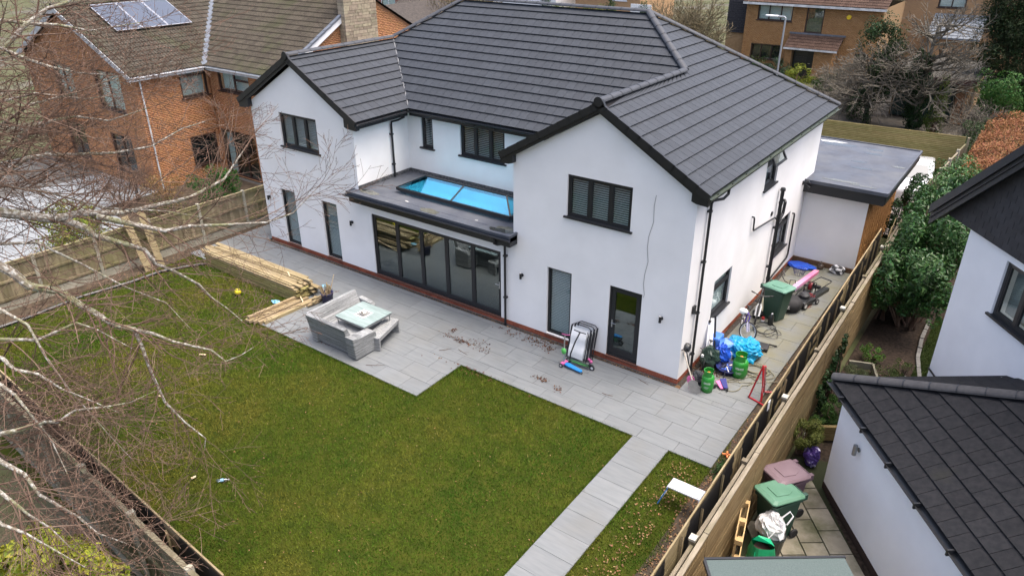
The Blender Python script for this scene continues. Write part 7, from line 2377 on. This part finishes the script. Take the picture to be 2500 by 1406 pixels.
MB().tube(coil(6, (1.42, 1.85), .42, seed=4) + [V((1.2, 1.1, .02)), V((.75, 1.0, .012)), V((.82, .75, .012)), V((1.15, .95, .012)), V((1.5, 1.15, .012)), V((2.05, 1.6, .012))], .011, 6).top('hose', HOSE, 'olive garden hose loosely coiled behind the larger gas cylinder', 'hose')
MB().tube(coil(1, (1.18, .78), .27, seed=9, squash=1.3) + [V((1.5, 1.0, .02)), V((1.6, 1.3, .02)), V((1.35, 1.45, .02))], .010, 6).top('hose', HOSE, 'single loop of hose in front of the gas cylinders', 'hose')
MB().tube(coil(5, (1.03, 4.05), .27, seed=14, squash=1.25, jit=.2), .008, 5).top('cable', TUBE, 'tangled black cable on the paving in front of the bikes', 'cable')
# shovels at the corner
STL = mat('worn_steel', (.28, .27, .25), (.38, .36, .33), sc=6, rough=.5, metal=.5)
PALEH = mat('pale_handle', (.52, .45, .36), (.62, .56, .47), sc=5, rough=.6)


def shovel(p, q, lab, hm, bm2, bw_=.26):
    p, q = V(p), V(q)
    d = (q - p).normalized()
    t = thing('shovel', lab, 'shovel', p)
    off = -p
    x = d.cross(V((0, -1, .3))).normalized()
    nrm = x.cross(d)
    F = frame(V((0, 0, 0)), x, d, nrm)
    L = (q - p).length
    MB().tube([F @ V((0, .30, 0)), F @ V((0, L, 0))], .016, 8).P('handle', hm, t)
    MB().tube([F @ V((-.07, L, 0)), F @ V((.07, L, 0))], .016, 6).P('grip', TUBE, t)
    m = MB()
    m.prism([F @ V(a) for a in ((-bw_ / 2, .0, 0), (bw_ / 2, .0, 0), (bw_ / 2, .30, .03), (.05, .36, .02), (-.05, .36, .02), (-bw_ / 2, .30, .03))], nrm * .008)
    m.P('blade', bm2, t)


shovel((.57, -.10, .01), (.04, .06, 1.02), 'dirty steel shovel leaning on the front corner of the house', PALEH, STL)
shovel((.42, .04, .01), (.08, .16, 1.0), 'pink bladed child spade leaning behind the steel shovel', TUBE, PINK, .2)
# dark lumps behind
DGB = mat('dark_green_bag', (.012, .03, .022), (.02, .045, .032), sc=5, rough=.5, bump=.3, bs=14)
lump((.34, 1.22, .30), (.23, .25, .34), 2, .3, flat=.1, fine=.25).top('garden_bag', DGB, 'dark green woven garden bag behind the small gas cylinder', 'bag')
NET = mat('dark_mesh', (.03, .033, .036), (.06, .065, .07), sc=30, rough=.8)
lump((.42, .42, .14), (.17, .17, .17), 6, .4, flat=.15, fine=.3).top('ball_net', NET, 'grey netted bundle between wall corner and small gas cylinder', 'bundle')
MB().box((.20, .95, .42), (.26, 1.0, .48)).top('tag', WHITEP, 'small white label tag among the things at the downpipe', 'tag')
# blue recycling sacks and tubs
RB = mat('royal_blue_plastic', (.012, .07, .48), (.02, .10, .55), sc=4, rough=.38)
tr = thing('recycling_sack', 'tall royal blue plastic bag with open flap beside the dark green bag', 'bag', (.55, 1.62, 0))
lump((0, 0, .28), (.2, .2, .34), 13, .22, 1.4, 26, 18, flat=.18, fine=.35).P('sack', RB, tr)
MB().prism([(-.17, .13, .60), (-.05, .17, .68), (.12, .17, .68), (.22, .12, .60), (.16, -.05, .56), (0, -.1, .545), (-.12, -.05, .56)], (0, .01, .015)).P('flap', mat('light_blue_plastic', (.07, .20, .62), rough=.4), tr, bevel=.004)
MB().tube([(.22, -.1, .5), (.27, -.12, .45), (.27, -.12, .3), (.22, -.1, .25)], .010, 6).P('handle', LAMPG, tr)
ts2 = thing('recycling_sack', 'second blue bag with a pale loop handle tucked against the wall', 'bag', (.24, 1.86, 0))
MB().box((-.12, -.2, 0), (.14, .2, .66)).P('sack', mat('light_blue_plastic', (.07, .20, .62)), ts2, bevel=.05)
MB().tube([(.15, -.08, .45), (.19, -.1, .5), (.19, .02, .5), (.15, .04, .45)], .010, 6).P('handle', LAMPG, ts2)
lump((.93, 2.32, .20), (.40, .44, .27), 8, .28, 1.3, 34, 22, flat=.25, fine=.45).top('tarpaulin', CYAN, 'crumpled turquoise tarpaulin heaped behind the larger gas cylinder', 'tarpaulin')
lump((.55, 2.75, .12), (.22, .25, .15), 11, .35, 1.5, 24, 16, flat=.2, fine=.4).top('tarpaulin', CYAN, 'small bunched end of turquoise tarpaulin next to the purple bike wheel', 'tarpaulin')
tg = thing('tub', 'wide blue rubber tub full of sticks and rubbish lying behind the gas cylinder', 'tub', (.82, 1.32, 0))
MB().lathe([(0, .01), (.22, .01), (.30, .15), (.315, .15), (.3, .17), (.28, .16), (.2, .03), (0, .03)], 22).P('tub', mat('deep_blue_rubber', (.012, .02, .12), rough=.5), tg, smooth=True)
for i in range(26):
    a, r_ = rnd.uniform(0, 6.28), rnd.uniform(0, .2)
    p = V((r_ * math.cos(a), r_ * math.sin(a), .08 + rnd.uniform(0, .08)))
    q = p + V((rnd.gauss(0, .1), rnd.gauss(0, .1), rnd.uniform(-.01, .05)))
    MB().bar(p, q, rnd.uniform(.012, .04), .012).P('rubbish', rnd.choice((PALEH, WHITEP, BROWNF, mat('blue_scrap', (.05, .12, .5), rough=.5), TUBE)), tg)
sk = thing('black_bag', 'flat black nylon bag lying on the paving by the turquoise tarpaulin', 'bag', (1.1, 3.0, 0), R(12))
MB().prism([(-.25, -.2, .0), (.22, -.22, .0), (.24, .12, .0), (-.2, .18, .0)], (.0, .0, .12)).P('bag', mat('black_nylon', (.015, .015, .017), (.022, .022, .025), sc=8, rough=.6, bump=.3, bs=16), sk, bevel=.04)
MB().tube([(.22, .1, .1), (.34, .16, .06), (.42, .22, .02)], .022, 6).P('strap', TUBE, sk)
MB().ring((.06, -.21, .06), .05, .006, 'y', 16, 5).P('badge', LAMPG, sk)
# pole bundle and small pink bike at the downpipe
pl_ = thing('pole_bundle', 'white boards and a black tube leaning on the side wall by the downpipe', 'poles', (.3, 1.75, 0))
MB().tube([(.12, -.35, .0), (-.2, .2, 1.15)], .026, 8).P('tube', TUBE, pl_)
MB().bar((.02, -.4, .0), (-.24, .1, 1.12), .09, .02).P('white_board', WHITEP, pl_)
MB().bar((-.06, -.5, .0), (-.25, -.05, .98), .05, .02).P('white_board', WHITEP, pl_)


def bike(loc, heading, lean, s, fc, rimc, lab, steer=0, sad=.95, acc=None, hb=.29):
    t = thing('bicycle', lab, 'bicycle', loc, M=Matrix.Translation(V(loc)) @ Matrix.Rotation(heading, 4, 'Z') @ Matrix.Rotation(lean, 4, 'X') @ Matrix.Scale(s, 4))
    W_, r = 1.02, .33
    def wheel_(c, rot=Matrix.Identity(4)):
        T_ = Matrix.Translation(V(c)) @ rot
        o = MB().ring((0, 0, 0), r, .024, 'y', 34, 7, T_).P('wheel', RUB, t, smooth=True)
        MB().ring((0, 0, 0), r - .034, .017, 'y', 34, 5, T_).P('rim', rimc, o, smooth=True)
        sp = MB()
        for i in range(18):
            a = 2 * math.pi * i / 18
            sp.tube([T_ @ V((0, .02 * (-1) ** i, 0)), T_ @ V(((r - .03) * math.cos(a), 0, (r - .03) * math.sin(a)))], .0022, 3, cap=False)
        sp.tube([T_ @ V((0, -.04, 0)), T_ @ V((0, .04, 0))], .016, 8)
        sp.P('spokes', STEEL, o, kind='stuff')
    wheel_((0, 0, r))
    hd_, st_ = V((W_ - .20, 0, .78)), V((.36, 0, .76))
    bb_ = V((.42, 0, .30))
    hd2 = V((W_ - .17, 0, .66))
    m = MB()
    m.tube([bb_, st_], .018, 8).tube([st_, hd_], .016, 8).tube([bb_, hd2], .021, 8).tube([hd_ + V((-.01, 0, .05)), hd2], .022, 8)
    for s_ in (-1, 1): m.tube([bb_, V((.05, s_ * .05, r))], .011, 6).tube([V((.05, s_ * .05, r)), st_ + V((0, 0, -.04))], .009, 6)
    m.P('frame', fc, t)
    rot = Matrix.Translation(hd2) @ Matrix.Rotation(steer, 4, (hd_ - hd2).normalized()) @ Matrix.Translation(-hd2)
    wheel_((0, 0, 0), rot @ Matrix.Translation((W_, 0, r)))
    m = MB()
    for s_ in (-1, 1): m.tube([rot @ (hd2 + V((0, s_ * .02, -.03))), rot @ V((W_ - .14, s_ * .055, .56)), rot @ V((W_, s_ * .055, r))], .023, 7)
    m.P('fork', rimc if acc is None else acc, t)
    tp = hd_ + V((-.02, 0, .1))
    m = MB().tube([hd_ + V((-.01, 0, .04)), tp], .014, 6)
    m.tube([rot @ (tp + V((-.07, -hb, .02))), rot @ (tp + V((.03, -hb * .4, .01))), rot @ (tp + V((.05, 0, 0))), rot @ (tp + V((.03, hb * .4, .01))), rot @ (tp + V((-.07, hb, .02)))], .013, 7)
    o = m.P('handlebar', TUBE, t)
    for s_ in (-1, 1): MB().tube([rot @ (tp + V((-.01, s_ * hb * .72, .02))), rot @ (tp + V((-.07, s_ * hb * 1.02, .02)))], .019, 7).P('grip', RUB, o)
    MB().tube([st_, V((.33, 0, sad - .05))], .013, 6).P('seat_post', STEEL, t)
    MB().prism([(.18, -.08, sad), (.22, -.09, sad), (.36, -.035, sad), (.46, -.02, sad), (.46, .02, sad), (.36, .035, sad), (.22, .09, sad), (.18, .08, sad), (.2, 0, sad)], (0, 0, -.06)).P('saddle', RUB, t, bevel=.02)
    m = MB().ring(bb_ + V((0, .045, 0)), .085, .007, 'y', 18, 4)
    m.tube([bb_ + V((0, .06, 0)), bb_ + V((.12, .07, -.12))], .009, 5).tube([bb_ + V((0, -.06, 0)), bb_ + V((-.12, -.07, .12))], .009, 5)
    m.box(tuple(bb_ + V((.08, .07, -.14))), tuple(bb_ + V((.16, .15, -.115)))).box(tuple(bb_ + V((-.16, -.15, .11))), tuple(bb_ + V((-.08, -.07, .135))))
    m.P('crank', TUBE, t)
    return t


PURP = mat('purple_frame', (.13, .08, .42), rough=.3)
ALU = mat('pale_rim', (.62, .63, .66), rough=.35, metal=.3)
bike((.24, 3.92, 0), R(-66), R(-9), .80, PURP, ALU, 'small purple child bicycle with its front wheel turned outward against the side wall', steer=R(48), acc=mat('lilac_fork', (.50, .48, .66), rough=.3))
MB().sphere((0, 0, 0), (.13, .10, .09), 16, 8).top('bike_helmet', WHITEP, 'white cycle helmet hung on the purple bicycle', 'helmet', smooth=True).location = (.36, 3.50, .60)
bike((.29, 5.12, 0), R(-76), R(-5), 1.03, TUBE, ALU, 'adult bicycle with white fork standing between purple bicycle and green bin', acc=WHITEP, sad=.98)
bike((.10, 1.62, 0), R(-76), R(-8), .55, PINK, TUBE, 'tiny pink bicycle behind the dark bag at the downpipe', acc=mat('pale_pink', (.7, .4, .5), rough=.4), sad=1.2, hb=.36)
ps = thing('toy_pushchair', 'pink and navy toy pushchair lying beside the small gas cylinder', 'toy', (.88, .52, 0), R(-25))
MB().prism([(-.08, -.02, .1), (.16, -.06, .03), (.2, .02, .03), (-.04, .14, .12)], (0, 0, .03)).P('seat', PINK, ps, bevel=.008)
MB().prism([(-.06, .1, .14), (.2, .0, .06), (.28, .08, .05), (.0, .26, .14)], (0, 0, .03)).P('cover', mat('navy_cloth', (.015, .02, .16), rough=.7), ps, bevel=.008)
MB().tube([(-.05, .2, .1), (-.14, .36, .3)], .012, 6).P('frame', TUBE, ps)
wheel_at(ps, (.02, -.12, .06), (1, .1, 0), .06, .03, hub=RUB)
wheel_at(ps, (.28, .06, .05), (1, .6, 0), .05, .03, hub=RUB)
# black pump canister and red tin in front of bin
pc = thing('sprayer', 'black hand sprayer with white cap standing in front of the green bin', 'sprayer', (.90, 4.46, 0))
MB().lathe([(0, 0), (.075, 0), (.08, .05), (.08, .24), (.05, .30), (.03, .33), (.03, .38), (0, .38)], 16).P('tank', mat('black_plastic', (.015, .018, .017), rough=.35), pc, smooth=True)
MB().sphere((.01, -.02, .36), .028, 8, 6).P('cap', WHITEP, pc)
rt_ = thing('tin', 'small red and white tin beside the foot of the green bin', 'tin', (.66, 4.5, 0))
MB().lathe([(0, 0), (.05, 0), (.05, .08), (0, .08)], 14).P('tin', WHITEP, rt_)
MB().lathe([(0, .08), (.052, .08), (.04, .15), (0, .16)], 14).P('lid', mat('red_lid', (.3, .02, .02), rough=.4), rt_)
dk = thing('plant_pot', 'dark round pot half hidden behind the left side of the green bin', 'pot', (.42, 4.62, 0))
MB().lathe([(0, 0), (.10, 0), (.13, .2), (.12, .2), (.09, .05), (0, .05)], 16).P('pot', mat('black_plastic', (.015, .018, .017)), dk, smooth=True)
# beam, mower, reel and the rest further back
def _beam():
    t = NT('pink_gradient_foam')
    sx = t.n('SeparateXYZ')
    t.l(t.n('TexCoord').outputs['Object'], sx.inputs[0])
    c = t.ramp(t.math('MULTIPLY', t.math('ADD', sx.outputs[1], 1.2), .42), [(0, (.38, .30, .50)), (.45, (.55, .24, .38)), (.75, (.48, .13, .27)), (1, (.56, .20, .30))])
    t.l(c, t.b.inputs['Base Color'])
    t.b.inputs['Roughness'].default_value = .7
    return t.m


be = MB().box((-.075, -1.2, -.06), (.075, 1.2, .06)).top('foam_beam', _beam(), 'long pink to lilac foam beam propped over the mower', 'beam', org=(0, 0, 0), bevel=.012)
be.matrix_basis = Matrix.Translation((1.05, 6.9, .47)) @ Matrix.Rotation(R(-4), 4, 'Z') @ Matrix.Rotation(R(-5), 4, 'X')
mw = thing('lawn_mower', 'black rotary mower with big black grass bag lettered in white', 'lawn mower', (1.12, 5.8, 0), R(-18))
BN = mat('black_grass_bag', (.012, .012, .013), (.018, .018, .02), sc=8, rough=.75, bump=.3, bs=20)
lump((0, -.1, .21), (.33, .36, .24), 4, .10, 1.2, 24, 16, flat=.12).P('grass_bag', BN, mw, smooth=True)
MB().box((-.25, .2, .08), (.25, .85, .22)).P('deck', mat('mower_black', (.018, .02, .022), rough=.4), mw, bevel=.05)
MB().lathe([(0, 0), (.15, 0), (.16, .1), (.1, .16), (0, .17)], 18, Matrix.Translation((0, .55, .22))).P('motor', mat('mower_dark', (.03, .032, .035), rough=.5), mw)
for x in (-.27, .27):
    wheel_at(mw, (x, .25, .12), (1, 0, 0), .12, .05)
    wheel_at(mw, (x, .85, .09), (1, 0, 0), .09, .05)
    MB().tube([(x * .8, .35, .22), (x * .8, .75, .42), (x * .75, 1.55, .52)], .014, 6).P('handle_tube', TUBE, mw)
MB().tube([(-.2, 1.55, .52), (-.18, 1.62, .53), (.18, 1.62, .53), (.2, 1.55, .52)], .016, 6).P('handle', TUBE, mw)
fc_ = bpy.data.curves.new('lettering', 'FONT')
fc_.body = 'hasty'
fc_.size = .15
fc_.align_x = 'CENTER'
fc_.extrude = .002
fo_ = bpy.data.objects.new('lettering', fc_)
COL.objects.link(fo_)
bpy.context.view_layer.update()
tm = bpy.data.meshes.new_from_object(fo_.evaluated_get(bpy.context.evaluated_depsgraph_get()))
bpy.data.objects.remove(fo_, do_unlink=True)
WPR = mat('white_print', (.62, .62, .6), rough=.6)
tm.materials.clear()
tm.materials.append(WPR)
tl = Matrix.Translation((.03, -.475, .235)) @ Matrix.Rotation(R(8), 4, 'Y') @ Matrix.Rotation(R(72), 4, 'X')
lo = bpy.data.objects.new('lettering', tm)
link(lo, mw, tl @ Matrix.Rotation(R(10), 4, 'Z'))
MB().prism([(-.17, -.01, 0), (.0, -.045, 0), (.17, .01, 0), (.17, .04, 0), (.15, .0, 0), (0, -.025, 0), (-.15, .005, 0)], (0, 0, .003)).P('swoosh', WPR, mw).matrix_basis = tl @ Matrix.Rotation(R(10), 4, 'Z') @ Matrix.Translation((0, -.03, 0))
RED = mat('dark_red', (.22, .012, .02), rough=.5)
rl_ = thing('cable_reel', 'dark red tangle of cable hanging on the mower handle behind the grass bag', 'cable', (1.42, 6.55, 0))
mm_ = MB()
for i in range(9):
    rr2 = random.Random(i)
    c = V((rr2.uniform(-.05, .05), rr2.uniform(-.05, .05), .2 + rr2.uniform(-.04, .04)))
    mm_.ring(c, rr2.uniform(.05, .11), .009, rr2.choice(('x', 'y', 'z')), 14, 5)
mm_.P('cable', RED, rl_)
mm_ = MB()
for i in range(5):
    rr2 = random.Random(40 + i)
    a = rr2.uniform(-.05, .18)
    mm_.tube([(0, -.05, .2), (a * .6, -.2, .03), (a, -.42 - rr2.uniform(0, .12), .01), (a + .04, -.34, .01), (a * .3 + .05, -.1, .1)], .006, 5)
mm_.P('loose_loop', mat('red_brown_cable', (.20, .08, .06), rough=.5), rl_)
MB().box((-.03, -.5, 0), (.02, -.44, .05)).P('plug', TUBE, rl_)
r2_ = thing('cable_reel', 'red and black extension reel beyond the pink foam beam', 'cable reel', (1.22, 7.3, 0))
MB().tube([(-.17, -.1, .0), (-.17, -.1, .35), (.17, -.1, .38), (.17, -.1, 0)], .018, 6).P('frame', TUBE, r2_)
MB().lathe([(.16, -.07), (.07, -.06), (.07, .06), (.16, .07)], 18, frame((0, 0, .2), V((0, 0, 1)), V((0, 1, 0)), V((1, 0, 0)))).P('drum', TUBE, r2_)
MB().lathe([(.13, -.055), (.14, 0), (.13, .055)], 18, frame((0, 0, .2), V((0, 0, 1)), V((0, 1, 0)), V((1, 0, 0)))).P('wound_cable', RED, r2_)
bx = MB().box((-.1, -.45, 0), (.1, .45, .12)).top('tool_case', mat('black_plastic', (.015, .018, .017)), 'long flat black case lying right of the mower', 'case', org=(0, 0, 0), bevel=.02)
bx.matrix_basis = Matrix.Translation((1.52, 7.25, 0)) @ Matrix.Rotation(R(-12), 4, 'Z')
st_ = thing('strimmer', 'black and grey garden strimmer lying between bin and paddling pool', 'strimmer', (.5, 6.6, 0))
MB().tube([(0, -.3, .35), (.35, .35, .22), (.62, 1.0, .1)], .018, 7).P('shaft', TUBE, st_)
MB().box((-.1, -.42, .28), (.12, -.18, .42)).P('motor', mat('mower_dark', (.03, .032, .035)), st_, bevel=.03)
MB().tube([(.2, .1, .28), (.18, .2, .45), (.3, .32, .43), (.36, .3, .25)], .012, 6).P('handle', TUBE, st_)
MB().sphere((.36, .62, .2), (.13, .1, .07), 12, 8).P('guard', LAMPG, st_)
MB().box((.56, 1.0, .02), (.95, 1.12, .1)).P('head', TUBE, st_, bevel=.02)
MB().tube([(.12, 7.9, .35), (.2, 7.7, .3), (.3, 7.6, .2), (.28, 7.4, .22), (.4, 7.35, .1), (.52, 7.3, .1)], .016, 6).top('pipe', TUBE, 'bent black hose end by the wall beyond the bin', 'hose')
pdl = thing('paddling_pool', 'folded royal blue paddling pool against the garage wall', 'paddling pool', (.42, 9.0, 0))
lump((0, 0, .05), (.46, .27, .07), 3, .25, 1.4, 26, 12, flat=.2, fine=.2).P('pool', RB, pdl)
wb = thing('wire_basket', 'black wire basket in front of the folded paddling pool', 'basket', (.55, 8.35, 0))
m = MB()
for z, r_ in ((.01, .14), (.1, .17), (.2, .2)): m.ring((0, 0, z), r_, .005, 'z', 20, 4)
for i in range(16):
    a = 2 * math.pi * i / 16
    m.tube([(.14 * math.cos(a), .14 * math.sin(a), .01), (.2 * math.cos(a), .2 * math.sin(a), .2)], .004, 4)
m.P('basket', mat('navy_wire', (.02, .025, .14), rough=.5), wb)
kt = thing('lantern', 'small brown camping stove by the garage wall', 'stove', (1.0, 9.22, 0))
MB().lathe([(0, 0), (.09, 0), (.11, .06), (.09, .14), (.05, .18), (.05, .21), (0, .22)], 14).P('body', mat('brown_metal', (.07, .05, .035), rough=.4), kt)
MB().ring((0, 0, .2), .08, .006, 'x', 14, 4).P('handle', TUBE, kt)
WG = mat('printed_carrier', (.05, .05, .055), (.55, .56, .58), sc=7, rough=.45, edge=(.47, .53))
lump((1.55, 9.18, .12), (.24, .16, .15), 7, .35, flat=.2, fine=.3).top('carrier_bag', WG, 'black and white printed carrier bag at the foot of the garage wall', 'bag')
# football goal
gl = thing('football_goal', 'small red football goal folded askew by the screen', 'goal', (1.85, .65, 0))
REDG = mat('red_goal', (.42, .012, .02), rough=.4)
DRED = mat('dark_red_joint', (.12, .01, .015), rough=.5)
B1, B2, T0, T1, B3, B4 = V((-.16, -.13, .02)), V((.34, -.30, .02)), V((.02, .0, .93)), V((.06, .06, .9)), V((-.02, .42, .03)), V((.42, .48, .03))
MB().tube([T0, B1], .022, 8).P('post', REDG, gl)
MB().tube([B1, B2], .022, 8).P('bar', REDG, gl)
MB().tube([T0, V((.12, -.1, .42)), V((.16, -.2, .05))], .026, 8).P('post', REDG, gl)
MB().tube([T1, V((.07, .22, .3)), V((.08, .28, .03))], .022, 8).P('post', REDG, gl)
MB().tube([V((.08, .28, .03)), B4], .022, 8).P('bar', REDG, gl)
for p in (B1, V((-.07, -.06, .5)), V((.12, -.1, .42)), V((.07, .22, .3))): MB().sphere(p, .032, 8, 6).P('joint', DRED, gl)
m = MB()
for i in range(9):
    f = i / 8
    m.tube([T0.lerp(B1, f), T0.lerp(V((.16, -.2, .05)), f)], .003, 3)
    m.tube([T0.lerp(B1.lerp(V((.16, -.2, .05)), f), .15), B1.lerp(V((.16, -.2, .05)), f)], .003, 3)
    m.tube([T1.lerp(V((.08, .28, .03)), f), V((.16, -.2, .05)).lerp(B4, f) + V((0, 0, .25 * (1 - f)))], .003, 3)
m.P('net', mat('grey_net', (.35, .36, .36), rough=.7), gl, kind='stuff')
sb = MB().box((-.09, -.004, 0), (.09, .004, .28)).top('board', mat('grey_board', (.42, .45, .50), rough=.5), 'small pale grey board leaning on the screen beside the red goal', 'board', org=(0, 0, 0))
sb.matrix_basis = Matrix.Translation((2.42, 1.28, 0)) @ Matrix.Rotation(R(70), 4, 'Z') @ Matrix.Rotation(R(-15), 4, 'X')
sp_ = MB().box((-.06, -.012, 0), (.06, .0, .22)).top('plastic_bottle', WHITEP, 'small white plastic strip tucked into the top of the screen', 'strip', org=(0, 0, 0))
sp_.matrix_basis = Matrix.Translation((2.78, -2.05, 1.62)) @ Matrix.Rotation(R(90), 4, 'Z')
os_ = thing('toy', 'orange star shaped toy lying in the leaves beside the patio', 'toy', (2.08, -1.9, -.0))
m = MB()
for a in (R(20), R(110)):
    m.bar((-.11 * math.cos(a), -.11 * math.sin(a), .02), (.11 * math.cos(a), .11 * math.sin(a), .02), .035, .03)
m.P('toy', mat('orange_plastic', (.75, .22, .06), rough=.4), os_)
# hop-up step stool
hs_ = thing('step_stool', 'white aluminium hop-up platform with blue legs on the grass', 'step stool', (1.98, -3.97, -.03), R(0))
ALW = mat('white_aluminium', (.66, .67, .69), rough=.3, metal=.25)
for i in range(3): MB().box((-.34, -.155 + i * .104, .50), (.34, -.155 + i * .104 + .1, .53)).P('plank', ALW, hs_, bevel=.004)
for s_ in (-1, 1):
    for y in (-.14, .14):
        MB().bar((s_ * .33, y, .49), (s_ * .50, y * 1.15, .0), .05, .02).P('leg', ALW if s_ > 0 else mat('blue_leg', (.05, .22, .55), rough=.4), hs_)
    MB().bar((s_ * .43, -.15, .2), (s_ * .43, .15, .2), .03, .03).P('rung', ALW, hs_)
    MB().box((s_ * .34 - .02, -.16, .42), (s_ * .34 + .02, .16, .50)).P('bracket', STEEL, hs_, bevel=.005)
for x, y in ((.1, 0.0), (.14, -.1), (.28, -.12)): MB().lathe([(0, 0), (.012, 0)], 8, Matrix.Translation((x, y, .5312))).P('bolt', BLACK, hs_)

# ------------------------------------------------------------ neighbour's path: pallet, bags
pa = thing('pallet', 'wooden pallet standing on edge against the board fence', 'pallet', M=frame((3.36, -4.55, -.1), NA, V((0, 0, 1)), NA.cross(V((0, 0, 1)))) @ Matrix.Rotation(R(0), 4, 'X') @ Matrix.Rotation(R(-24), 4, 'Y') )
# local: x along the fence, y up, z out
PW_ = mat('pallet_wood', (.38, .26, .12), (.48, .34, .17), sc=3, rough=.85, var=.15, bump=.3, bs=20)
for y in (0, .46, .9): MB().box((-.55, y, .0), (.55, y + .1, .018)).P('bottom_board', PW_, pa)
for x in (-.55, -.05, .45):
    for y in (0.0, .46, .9): MB().box((x, y, .02), (x + .1, y + .1, .10)).P('block', PW_, pa)
    MB().box((x, 0, .10), (x + .1, 1.0, .118)).P('stringer', PW_, pa)
for i in range(6): MB().box((-.55, i * .185, .12), (.55, i * .185 + .09, .138)).P('top_board', PW_, pa)
CLEAR = mat('grey_polythene', (.42, .42, .41), (.52, .52, .51), sc=5, rough=.4, bump=.3, bs=10)
wbag = thing('rubble_bag', 'big white and grey shopping bag with white handles on the neighbour\'s path', 'bag', (3.68, -4.0, -.1))
lump((0, 0, .62), (.26, .24, .26), 5, .25, 1.5, 26, 18, fine=.3).P('bag', CLEAR, wbag)
MB().prism([(-.02, .14, .84), (.24, -.02, .80), (.28, -.18, .62), (.24, -.22, .56), (.02, -.02, .70)], (.0, .0, .02)).P('white_flap', WHITEP, wbag)
MB().tube([(.14, .08, .84), (.24, .16, .98), (.32, .1, .96), (.26, .0, .80)], .014, 6).P('handle', WHITEP, wbag)
MB().tube([(-.02, -.12, .80), (.0, -.26, .66), (.06, -.3, .6), (.12, -.22, .72)], .012, 6).P('handle', WHITEP, wbag)
fm_ = MB()
for i in range(4): fm_.bar((.10 + .02 * i, .02 - .035 * i, .842 - .012 * i), (.21 + .01 * i, -.045 - .035 * i, .822 - .012 * i), .008, .004)
fm_.P('print', mat('grey_print', (.2, .2, .25), rough=.6), wbag)
bbin = thing('black_crate', 'black plastic bin standing under the white shopping bag', 'bin', (3.72, -4.02, -.1))
MB().lathe([(0, 0), (.2, 0), (.25, .46), (.26, .46), (.26, .49), (0, .49)], 18).P('bin', mat('black_plastic', (.015, .018, .017)), bbin, smooth=False)
gbag = thing('shopping_bag', 'bright green shopping bag with open top beside the pallet', 'bag', (3.70, -4.50, -.1), R(10))
GB = mat('emerald_bag', (.0, .20, .075), (.005, .25, .10), sc=5, rough=.5, bump=.25, bs=12)
m = MB()
ringb = lambda z, sx_, sy_, j: [(sx_ * math.cos(t) + .015 * math.sin(3 * t + j), sy_ * math.sin(t) + .02 * math.sin(2 * t + j), z) for t in [2 * math.pi * i / 18 for i in range(18)]]
rings = [ringb(0, .19, .15, 0), ringb(.2, .24, .19, 1), ringb(.42, .23, .18, 2), ringb(.60, .20, .14, 3)]
vs = [p for r_ in rings for p in r_]
m.add(vs, [tuple(reversed(range(18)))] + [(k * 18 + i, k * 18 + (i + 1) % 18, (k + 1) * 18 + (i + 1) % 18, (k + 1) * 18 + i) for k in range(3) for i in range(18)])
m.P('bag', GB, gbag)
MB().prism([(-.18, .02, .60), (-.1, .14, .63), (.1, .14, .63), (.2, .04, .58), (.16, -.02, .66), (-.12, .04, .70)], (0, .0, .012)).P('flap', mat('light_emerald', (.0, .36, .16), rough=.5), gbag)
MB().tube([(-.1, -.17, .5), (-.1, -.21, .36), (0, -.23, .32), (.1, -.21, .36), (.1, -.17, .5)], .010, 5).P('handle', mat('light_emerald', (.0, .36, .16)), gbag)
MB().lathe([(0, .3), (.15, .3)], 14, Matrix.Translation((0, 0, .2))).P('contents', BROWNF, gbag)
pbag = thing('compost_bag', 'purple and white printed compost bag beside the spiky bush', 'bag', (3.62, -.98, -.1), R(-30))
lump((0, 0, .2), (.18, .14, .24), 9, .3, 1.5, flat=.15, fine=.3).P('bag', mat('purple_print_bag', (.05, .025, .15), (.40, .38, .5), sc=4, rough=.4, edge=(.60, .63)), pbag)
wpot = thing('plant_pot', 'small pale pot on its side among the ferns by the fence', 'pot', (3.32, -.05, -.1))
MB().lathe([(0, 0), (.06, 0), (.085, .13), (.075, .13), (.05, .02), (0, .02)], 14, Matrix.Translation((0, 0, .06)) @ Matrix.Rotation(R(60), 4, 'X')).P('pot', mat('pale_pot', (.4, .38, .34), rough=.8), wpot, smooth=True)
# twigs blown onto the paving
for i, (x, y, a, l) in enumerate(((-7.1, -4.0, .6, .5), (-5.6, -1.95, -.2, .4), (-1.35, -1.45, .1, .3), (-.9, -.35, -.3, .35), (-6.0, -2.3, .9, .35))):
    m = MB()
    p = V((x, y, .008))
    d = V((math.cos(a), math.sin(a), 0))
    q = p + d * l * .5 + V((.03, -.02, .01))
    m.tube([p, q, p + d * l], [.006, .005, .003], 5)
    m.tube([q, q + V((-d.y, d.x, 0)) * l * .3 + d * .1], [.004, .002], 4)
    m.tube([p + d * l * .25, p + d * l * .4 - V((-d.y, d.x, 0)) * l * .2], [.004, .002], 4)
    m.top('fallen_twig', TWIG, ('thin bare twig on the slabs right below the wicker sofa', 'thin bare twig on the slabs between the sofa and the back door', 'thin bare twig on the slabs in front of the glazed back door', 'thin bare twig along the brick plinth right of the back door', 'thin bare twig on the slabs beside the dead leaves')[i], 'twig', group='twigs fallen on the patio')
# end
